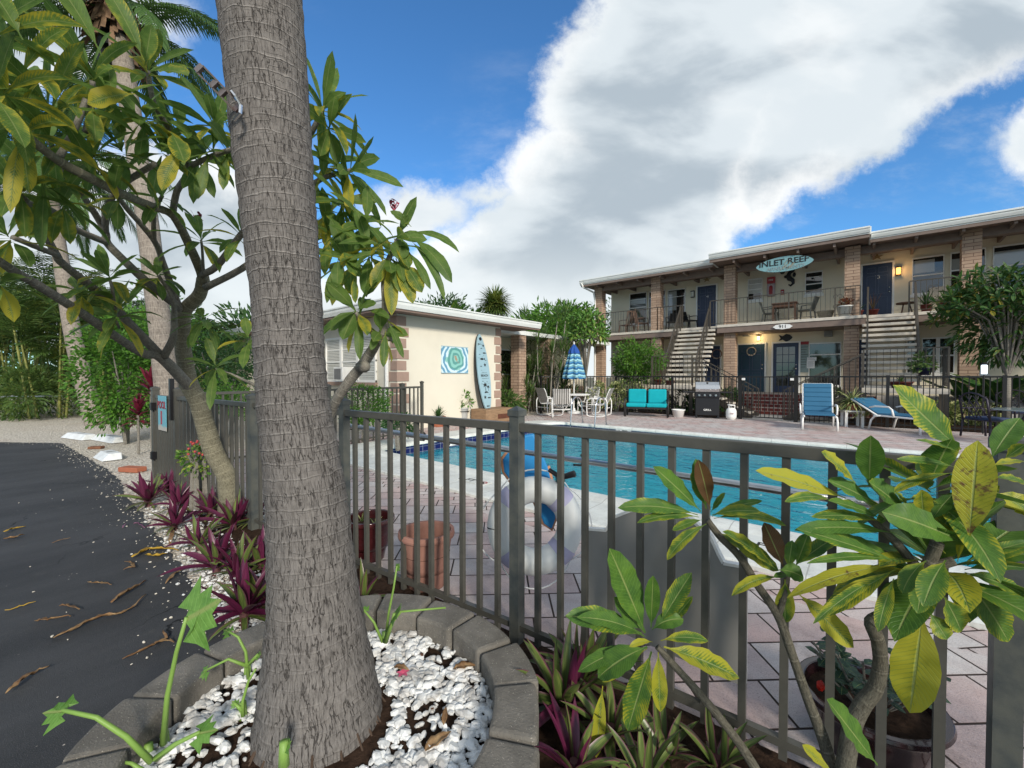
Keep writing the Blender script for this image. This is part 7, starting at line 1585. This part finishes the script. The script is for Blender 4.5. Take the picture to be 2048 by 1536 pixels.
for i, (px_, d_, ty, lab) in enumerate(((1945, 12.6, 705, 'left of the white lantern'), (2000, 12.0, 690, 'right of the white lantern'), (2060, 12.4, 700, 'cut by the right edge of the frame'))): banana('bird_of_paradise', 'big dark drooping leaves '+lab, px_, d_, ty, 560+i, 11, 1.7, 'broad dark leaves at the right', M_DARKH, .9)
p = at(1968, 738, 10.2); e = thing('garden_lantern', 'small white lit garden lantern among the dark leaves at the right', 'lantern', flat(p)); MB().tube([flat(p), p-V((0, 0, .13))], .012, 6).build('stake', M_BLK, e); MB().lathe([(.05, -.12), (.055, .08), (.04, .1), (0, .1)], p).build('glass', emis('lantern_white', (.8, .9, 1), 1.2), e); MB().lathe([(.085, .1), (.04, .15), (0, .16)], p).build('cap', M_BLK, e)
# ================================================================ POTTED PLANTS
def spiky(mb, c_, n_, L_, w_, el0=.15, el1=1.4, droop=.5, tones=(0, .3), shape='strap'):
    for i in range(n_): an_ = i*2.4; th = el0+(el1-el0)*(i/n_); leaf(mb, c_, (cos(an_)*sin(th), sin(an_)*sin(th), cos(th)), L_*rnd.uniform(.7, 1.1), w_, droop, .3, rnd.uniform(*tones), 5, shape)
c_ = flat(G(876, 853)); e = pot('terracotta_planter', 'square rimmed terracotta planter of spiky agave against the cream wall', c_, .2, .28, M_TERRA, taper=.8); e['category'] = 'planter'; mb = MB(); spiky(mb, c_+V((0, 0, .25)), 40, .36, .035, .1, 1.5, .2, (.0, .3)); spiky(mb, c_+V((-.2, -.1, .25)), 20, .3, .03, .3, 1.6, .3); mb.build('foliage', M_DARKH, e)
c_ = flat(G(925, 846)); e = pot('grey_planter', 'tall grey waisted planter with a pale leafy plant beside the surfboard', c_, .17, .46, mat('grey_glaze', (.38, .39, .38), .5), taper=.75); e['category'] = 'planter'; mb = MB(); bush(mb, c_+V((0, 0, .66)), (.42, .35, .24), 420, .10, .055, (0, .5), 16, .3, 33); mb.build('foliage', M_HEDGE2, e); ms = MB()
for k in range(12): a = k*.55; ms.tube([c_+V((0, 0, .42)), c_+V((cos(a)*.18, sin(a)*.18, .62)), c_+V((cos(a)*.36, sin(a)*.3, .72))], .006, 4)
ms.build('stem', M_CANE, e)
MB().lathe([(.0, .33), (.12, .33), (.21, .35), (.21, .36), (0, .36)], c_, 24).build('dark_dish', M_BLK, e)
c_ = STAND; e = thing('spider_plant', 'pale green spider plant spilling over the small white side table', 'plant', c_+V((0, 0, .45))); MB().lathe([(.0, .0), (.11, .0), (.15, .16), (.13, .16), (0, .14)], c_+V((0, 0, .452))).build('pot', M_TERRA, e); mb = MB(); rnd = random.Random(12); spiky(mb, c_+V((0, 0, .6)), 90, .55, .028, .05, 1.6, 1.3, (.3, 1.0))
for k in range(16): a = k*.5; spiky(mb, c_+V((cos(a)*.34, sin(a)*.34, .3+.02*k % .2)), 10, .2, .018, .3, 2.0, .6, (.4, 1.0))
mb.build('foliage', M_VAR, e)
# rose stems in the glazed pots
rnd = random.Random(21)
for cc, lab in ((RP1, 'grey green rose stems with one red bloom in the brown glazed pot'),):
    e = thing('rose_plant', lab, 'plant', cc+V((0, 0, .28))); ms = MB(); ml = MB()
    for k in range(14):
        a = rnd.uniform(0, 6.28); tip = cc+V((cos(a)*.19, sin(a)*.19, rnd.uniform(.26, .42))); ms.tube([cc+V((cos(a)*.04, sin(a)*.04, .15)), tip], .004, 5)
        for j in range(9): leaf(ml, (cc+V((0, 0, .16))).lerp(tip, .4+.07*j), (rnd.uniform(-1, 1), rnd.uniform(-1, 1), rnd.uniform(-.2, .6)), .05, .035, .3, .1, 0, 3, 'dia')
    ms.build('stem', TBD, e); ml.build('foliage', leafmat('rose_leaf_'+str(len(MATS)), (.02, .06, .035), (.05, .10, .06), (.1, .14, .05), veins=3, trans=.2), e)
    if cc is RP1: MB().ball(W(1650, 1380, 1.6), (.014, .014, .02), 8, 6, .15).build('bloom', mat('rose_red', (.5, .02, .01), .5), e)
c_ = flat(G(738, 1118)); e = thing('seedlings', 'tiny spiky seedlings in the dark glazed pot by the palm', 'plant', c_+V((0, 0, .25))); mb = MB(); spiky(mb, c_+V((.07, 0, .26)), 9, .09, .01, .2, 1.3, .2, (.4, .8)); spiky(mb, c_+V((-.08, -.02, .26)), 9, .09, .01, .2, 1.3, .2, (.4, .8)); mb.build('foliage', M_VAR, e)
# balcony and stair pots
def small_pot(px_, y, z, r, h, m_, lab, kind='bush', col=None, name='flower_pot', L_=.18):
    global rnd; rnd = random.Random(int(px_)); c_ = V((PY(px_, 700, y).x, y, z)); e = thing(name, lab, 'pot', c_); MB().lathe([(r*.7, 0), (r, h*.9), (r*1.08, h*.9), (r*1.08, h), (r*.9, h), (r*.85, h*.85), (0, h*.85)], c_, 20).build('bowl', m_, e, smooth=True); mb = MB(); t_ = c_+V((0, 0, h*.9))
    if kind == 'spiky': spiky(mb, t_, 26, L_*2, .04, .1, 1.3, .3, (0, .5))
    elif kind == 'bush': bush(mb, t_+V((0, 0, L_*.6)), (L_, L_, L_*.8), 260, L_*.5, L_*.25, (0, .6), 10, .3, int(px_))
    elif kind == 'bare': spiky(mb, t_, 8, L_*2.2, .02, .1, .6, .1, (1.2, 1.4))
    mb.build('foliage', col or M_HEDGE, e); return e
YB = 19.25; M_POTR = mat('dark_red_pot', (.14, .025, .02), .5); M_CER = mat('white_ceramic', (.68, .68, .64), .4)
small_pot(1649, YB, Z2, .26, .3, mat('shallow_bowl', (.40, .36, .28), .7), 'wide shallow empty looking bowl on the balcony by the scrollwork', 'none', name='bowl')
e = small_pot(1688, 18.95, Z2, .24, .38, M_CER, 'white ribbed pot of red and yellow flowers at the balcony column', 'bush', leafmat('croton', (.14, .03, .02), (.22, .05, .03), (.6, .45, .05), veins=1), L_=.2)
small_pot(1713, YB, Z2, .16, .22, M_POTR, 'dark pot of spiky succulent left of door 13', 'spiky', M_DARKH); small_pot(1744, YB+.3, Z2, .15, .25, M_POTR, 'dark pot with thin bare stems in front of door 13', 'bare', M_DARKH, L_=.3)
small_pot(1889, YB, Z2, .16, .26, M_POTR, 'brown pot of tall aloe on the right balcony', 'spiky', M_HEDGE, L_=.28); small_pot(1850, YB, Z2, .15, .24, M_POTR, 'brown pot of dark grassy leaves on the right balcony', 'spiky', M_DARKH, L_=.26); small_pot(1975, YB, Z2, .2, .3, mat('cobalt_pot', (.01, .02, .12), .2), 'cobalt blue pot on the right balcony behind the plumeria', 'bush')
small_pot(1316, 16.05, 1.06, .14, .2, M_POTR, 'small red pot at the left end of the left stair landing', 'bush', L_=.1); small_pot(1340, 16.05, 1.06, .17, .16, M_POTR, 'low red trough pot on the left stair landing', 'spiky', L_=.07); small_pot(1802, 16.05, 1.06, .26, .18, M_POTR, 'long low red planter on the right stair landing', 'spiky', M_VAR, L_=.1)
e = small_pot(1848, 16.05, 1.42, .17, .2, mat('navy_planter', (.01, .015, .05), .4), 'navy box of yellow green ferny leaves hung on the right landing railing', 'bush', M_VAR, L_=.28, name='hanging_planter'); 
c_ = e.location; MB().tube([c_+V((0, -.13, .2)), c_+V((0, -.16, .75))], .008, 5).build('hanger', M_BLK, e)
# ================================================================ LITTER ON THE DRIVEWAY
M_DRY = mat('dry_leaf', (.17, .085, .035), .8, var=.5, vs=25, col2=(.36, .24, .12)); M_YL = mat('yellow_leaf', (.50, .32, .04), .6, var=.3, vs=14, col2=(.30, .17, .03)); M_PUR = mat('mauve_leaf', (.22, .09, .16), .6)
def curl(lab, pts_, w_, m_, seed, z=.006):
    R_ = random.Random(seed); P_ = [G(*p)+V((0, 0, z+R_.uniform(0, .012))) for p in pts_]; q_ = []
    for i in range(len(P_)-1):
        for j in range(4): q_.append(P_[i].lerp(P_[i+1], j/4)+V((R_.uniform(-.003, .003), R_.uniform(-.003, .003), R_.uniform(0, .008))))
    q_.append(P_[-1]); n_ = len(q_); e = top(None or thing('dry_leaf', lab, 'fallen leaf', P_[0], 'fallen leaves on the driveway'), None, None); mb = MB(); sides = []; wd_ = []
    for i in range(n_):
        t_ = (q_[min(i+1, n_-1)]-q_[max(0, i-1)]).normalized(); s_ = t_.cross(UP).normalized(); a = R_.uniform(-.3, .3)+.5*sin(i*.7+seed); sides.append((s_*cos(a)+UP*abs(sin(a))).normalized()); wd_.append(w_*(.22+.78*math.sin(pi*min(.98, (i/(n_-1))**.8+.02))))
    mb.strip(q_, sides, wd_, .8, 0, .3); o = mb.build('blade', m_, e, smooth=True); md = o.modifiers.new('th', 'SOLIDIFY'); md.thickness = .002
for i, (lab, pts_, w_, m_) in enumerate((
 ('bright yellow leaf beside the purple plants', [(258, 1122), (290, 1105), (320, 1104), (352, 1108)], .022, M_YL), ('small yellow leaf folded under the bright yellow one', [(285, 1116), (310, 1119), (328, 1114)], .02, M_YL),
 ('hooked brown curl just below the bright yellow leaf', [(243, 1130), (258, 1132), (260, 1142), (240, 1146)], .010, M_DRY), ('thick brown rolled leaf in the middle of the driveway', [(216, 1212), (240, 1198), (262, 1185), (285, 1168)], .020, M_DRY),
 ('small wavy leaf left of the thick rolled one', [(167, 1171), (185, 1175), (200, 1175), (216, 1176)], .009, M_DRY), ('longest thin brown leaf with a pale middle', [(98, 1284), (130, 1274), (165, 1255), (200, 1242), (235, 1235), (260, 1222), (285, 1197)], .014, M_DRY),
 ('short tan curl left of the longest leaf', [(110, 1222), (128, 1219), (150, 1228)], .010, M_DRY), ('twisted tan leaf left of the longest leaf', [(58, 1253), (85, 1252), (110, 1243), (132, 1241)], .010, M_DRY),
 ('forked tan leaf by the stone ring', [(235, 1330), (270, 1318), (300, 1302), (325, 1288), (318, 1272)], .010, M_DRY), ('branch end of the forked tan leaf', [(300, 1300), (320, 1292), (340, 1294)], .009, M_DRY),
 ('straight pale stalk at the left edge', [(0, 1231), (30, 1222), (62, 1213)], .006, M_YL), ('brown leaf low at the left edge', [(0, 1402), (30, 1378), (60, 1358), (86, 1347)], .012, M_DRY),
 ('upper tan leaf at the left edge', [(0, 1070), (20, 1063), (45, 1058)], .014, M_YL), ('lower rusty leaf at the left edge', [(0, 1084), (20, 1082), (42, 1075)], .014, M_DRY),
 ('tan leaf with a long stem near the pebbles', [(325, 1173), (345, 1155), (372, 1140)], .012, M_DRY), ('tan leaf standing among the edge pebbles', [(335, 1095), (340, 1075), (342, 1060)], .016, M_DRY),
 ('faint grey twig on the dark asphalt', [(97, 1090), (115, 1086), (135, 1081)], .004, M_DRY), ('mauve curled leaf by the purple plants', [(262, 1053), (272, 1052), (285, 1060)], .010, M_PUR), ('tiny mauve scrap left of the mauve leaf', [(241, 1060), (247, 1052)], .006, M_PUR))): curl(lab, pts_, w_, m_, 600+i)
rnd = random.Random(30)
curl('brown leaf curled over the stones beside a ring block', [(1040, 1500), (1000, 1490)], .001, M_DRY, 700) if False else None
# leaves lying in the ring bed
for i, (px_, py_, px2, py2, w_, lab) in enumerate(((845, 1515, 900, 1470, .02, 'brown ribbed leaf lying on the pebbles near the bottom'), (905, 1345, 950, 1335, .022, 'grey brown leaf against the inner side of the ring'), (785, 1340, 815, 1345, .016, 'tan leaf on the soil right of the trunk'), (885, 1460, 890, 1420, .01, 'thin curled leaf standing among the pebbles'))):
    a, b_ = G(px_, py_, .14), G(px2, py2, .15); e = thing('bed_leaf', lab, 'fallen leaf', a, 'dry leaves in the ring bed'); mb = MB(); d = (b_-a); leaf(mb, a, d, d.length, w_*2, .1, .5, 0, 8, 'blade', 3, .2); o = mb.build('blade', M_DRY, e, smooth=True); md = o.modifiers.new('th', 'SOLIDIFY'); md.thickness = .0015
p = G(803, 1355, .135); e = thing('fallen_flower', 'pink plumeria flower lying on the soil right of the trunk', 'flower', p); mb = MB()
for k in range(5): a = k*1.256; leaf(mb, p, (cos(a), sin(a), .35), .03, .018, .3, .2, 0, 4, 'blade')
mb.build('petals', mat('pink_petal', (.65, .12, .22), .5), e, smooth=True)
# wheel stops: bevelled white blocks with a dark slot
for i, ((ax, ay), (bx, by), lab) in enumerate((((132, 874), (178, 880), 'farthest white wheel stop on the gravel'), ((192, 878), (238, 886), 'middle white wheel stop, to the right'), ((188, 915), (236, 920), 'nearest white wheel stop at the asphalt edge'))):
    a, b_ = G(ax, ay), G(bx, by); mid_ = (a+b_)/2; d = flat(b_-a).normalized() if i < 2 else (flat(b_-a).normalized()*.75-FW*.25).normalized(); nn = V((-d.y, d.x, 0)); L_ = (b_-a).length*1.0; e = thing('wheel_stop', lab, 'wheel stop', mid_, 'white wheel stops on the gravel edge')
    hw, hl, h = .13, L_/2*.95, .11; mb = MB(); vs = []
    for z, k in ((0, 1), (h, .62)):
        for sx_, sy_ in ((-1, -1), (1, -1), (1, 1), (-1, 1)): vs.append(mid_+d*(sx_*hl*(1 if z == 0 else .86))+nn*(sy_*hw*k+(.05 if z else 0))+V((0, 0, z)))
    mb.add(vs, [(0, 3, 2, 1), (4, 5, 6, 7), (0, 1, 5, 4), (1, 2, 6, 5), (2, 3, 7, 6), (3, 0, 4, 7)]); mb.build('block', mat('worn_white', (.72, .75, .76), .6, var=.15, vs=6, dirt=.2), e, bevel=.012)
    mb = MB(); q0 = mid_+nn*.05+V((0, 0, h+.001)); mb.prism([q0-nn*.06-d*.012, q0+nn*.06-d*.012, q0+nn*.06+d*.012, q0-nn*.06+d*.012], (0, 0, .003)); mb.build('slot', M_BLACKP, e)
a = G(262, 943); e = thing('brick', 'single terracotta brick lying on the gravel near the gate', 'brick', a); MB().cbox((a.x, a.y, .03), (.34, .15, .07), .5).build('brick', M_TERRA, e, bevel=.01)
for px_, py_ in ((190, 897),): a = G(px_, py_); e = thing('brick', 'rusty brown lump half sunk in the gravel between the wheel stops', 'brick', a); MB().cbox((a.x, a.y, .015), (.22, .12, .05), .9).build('brick', mat('rusty', (.2, .09, .05), .9, var=.3), e, bevel=.012)
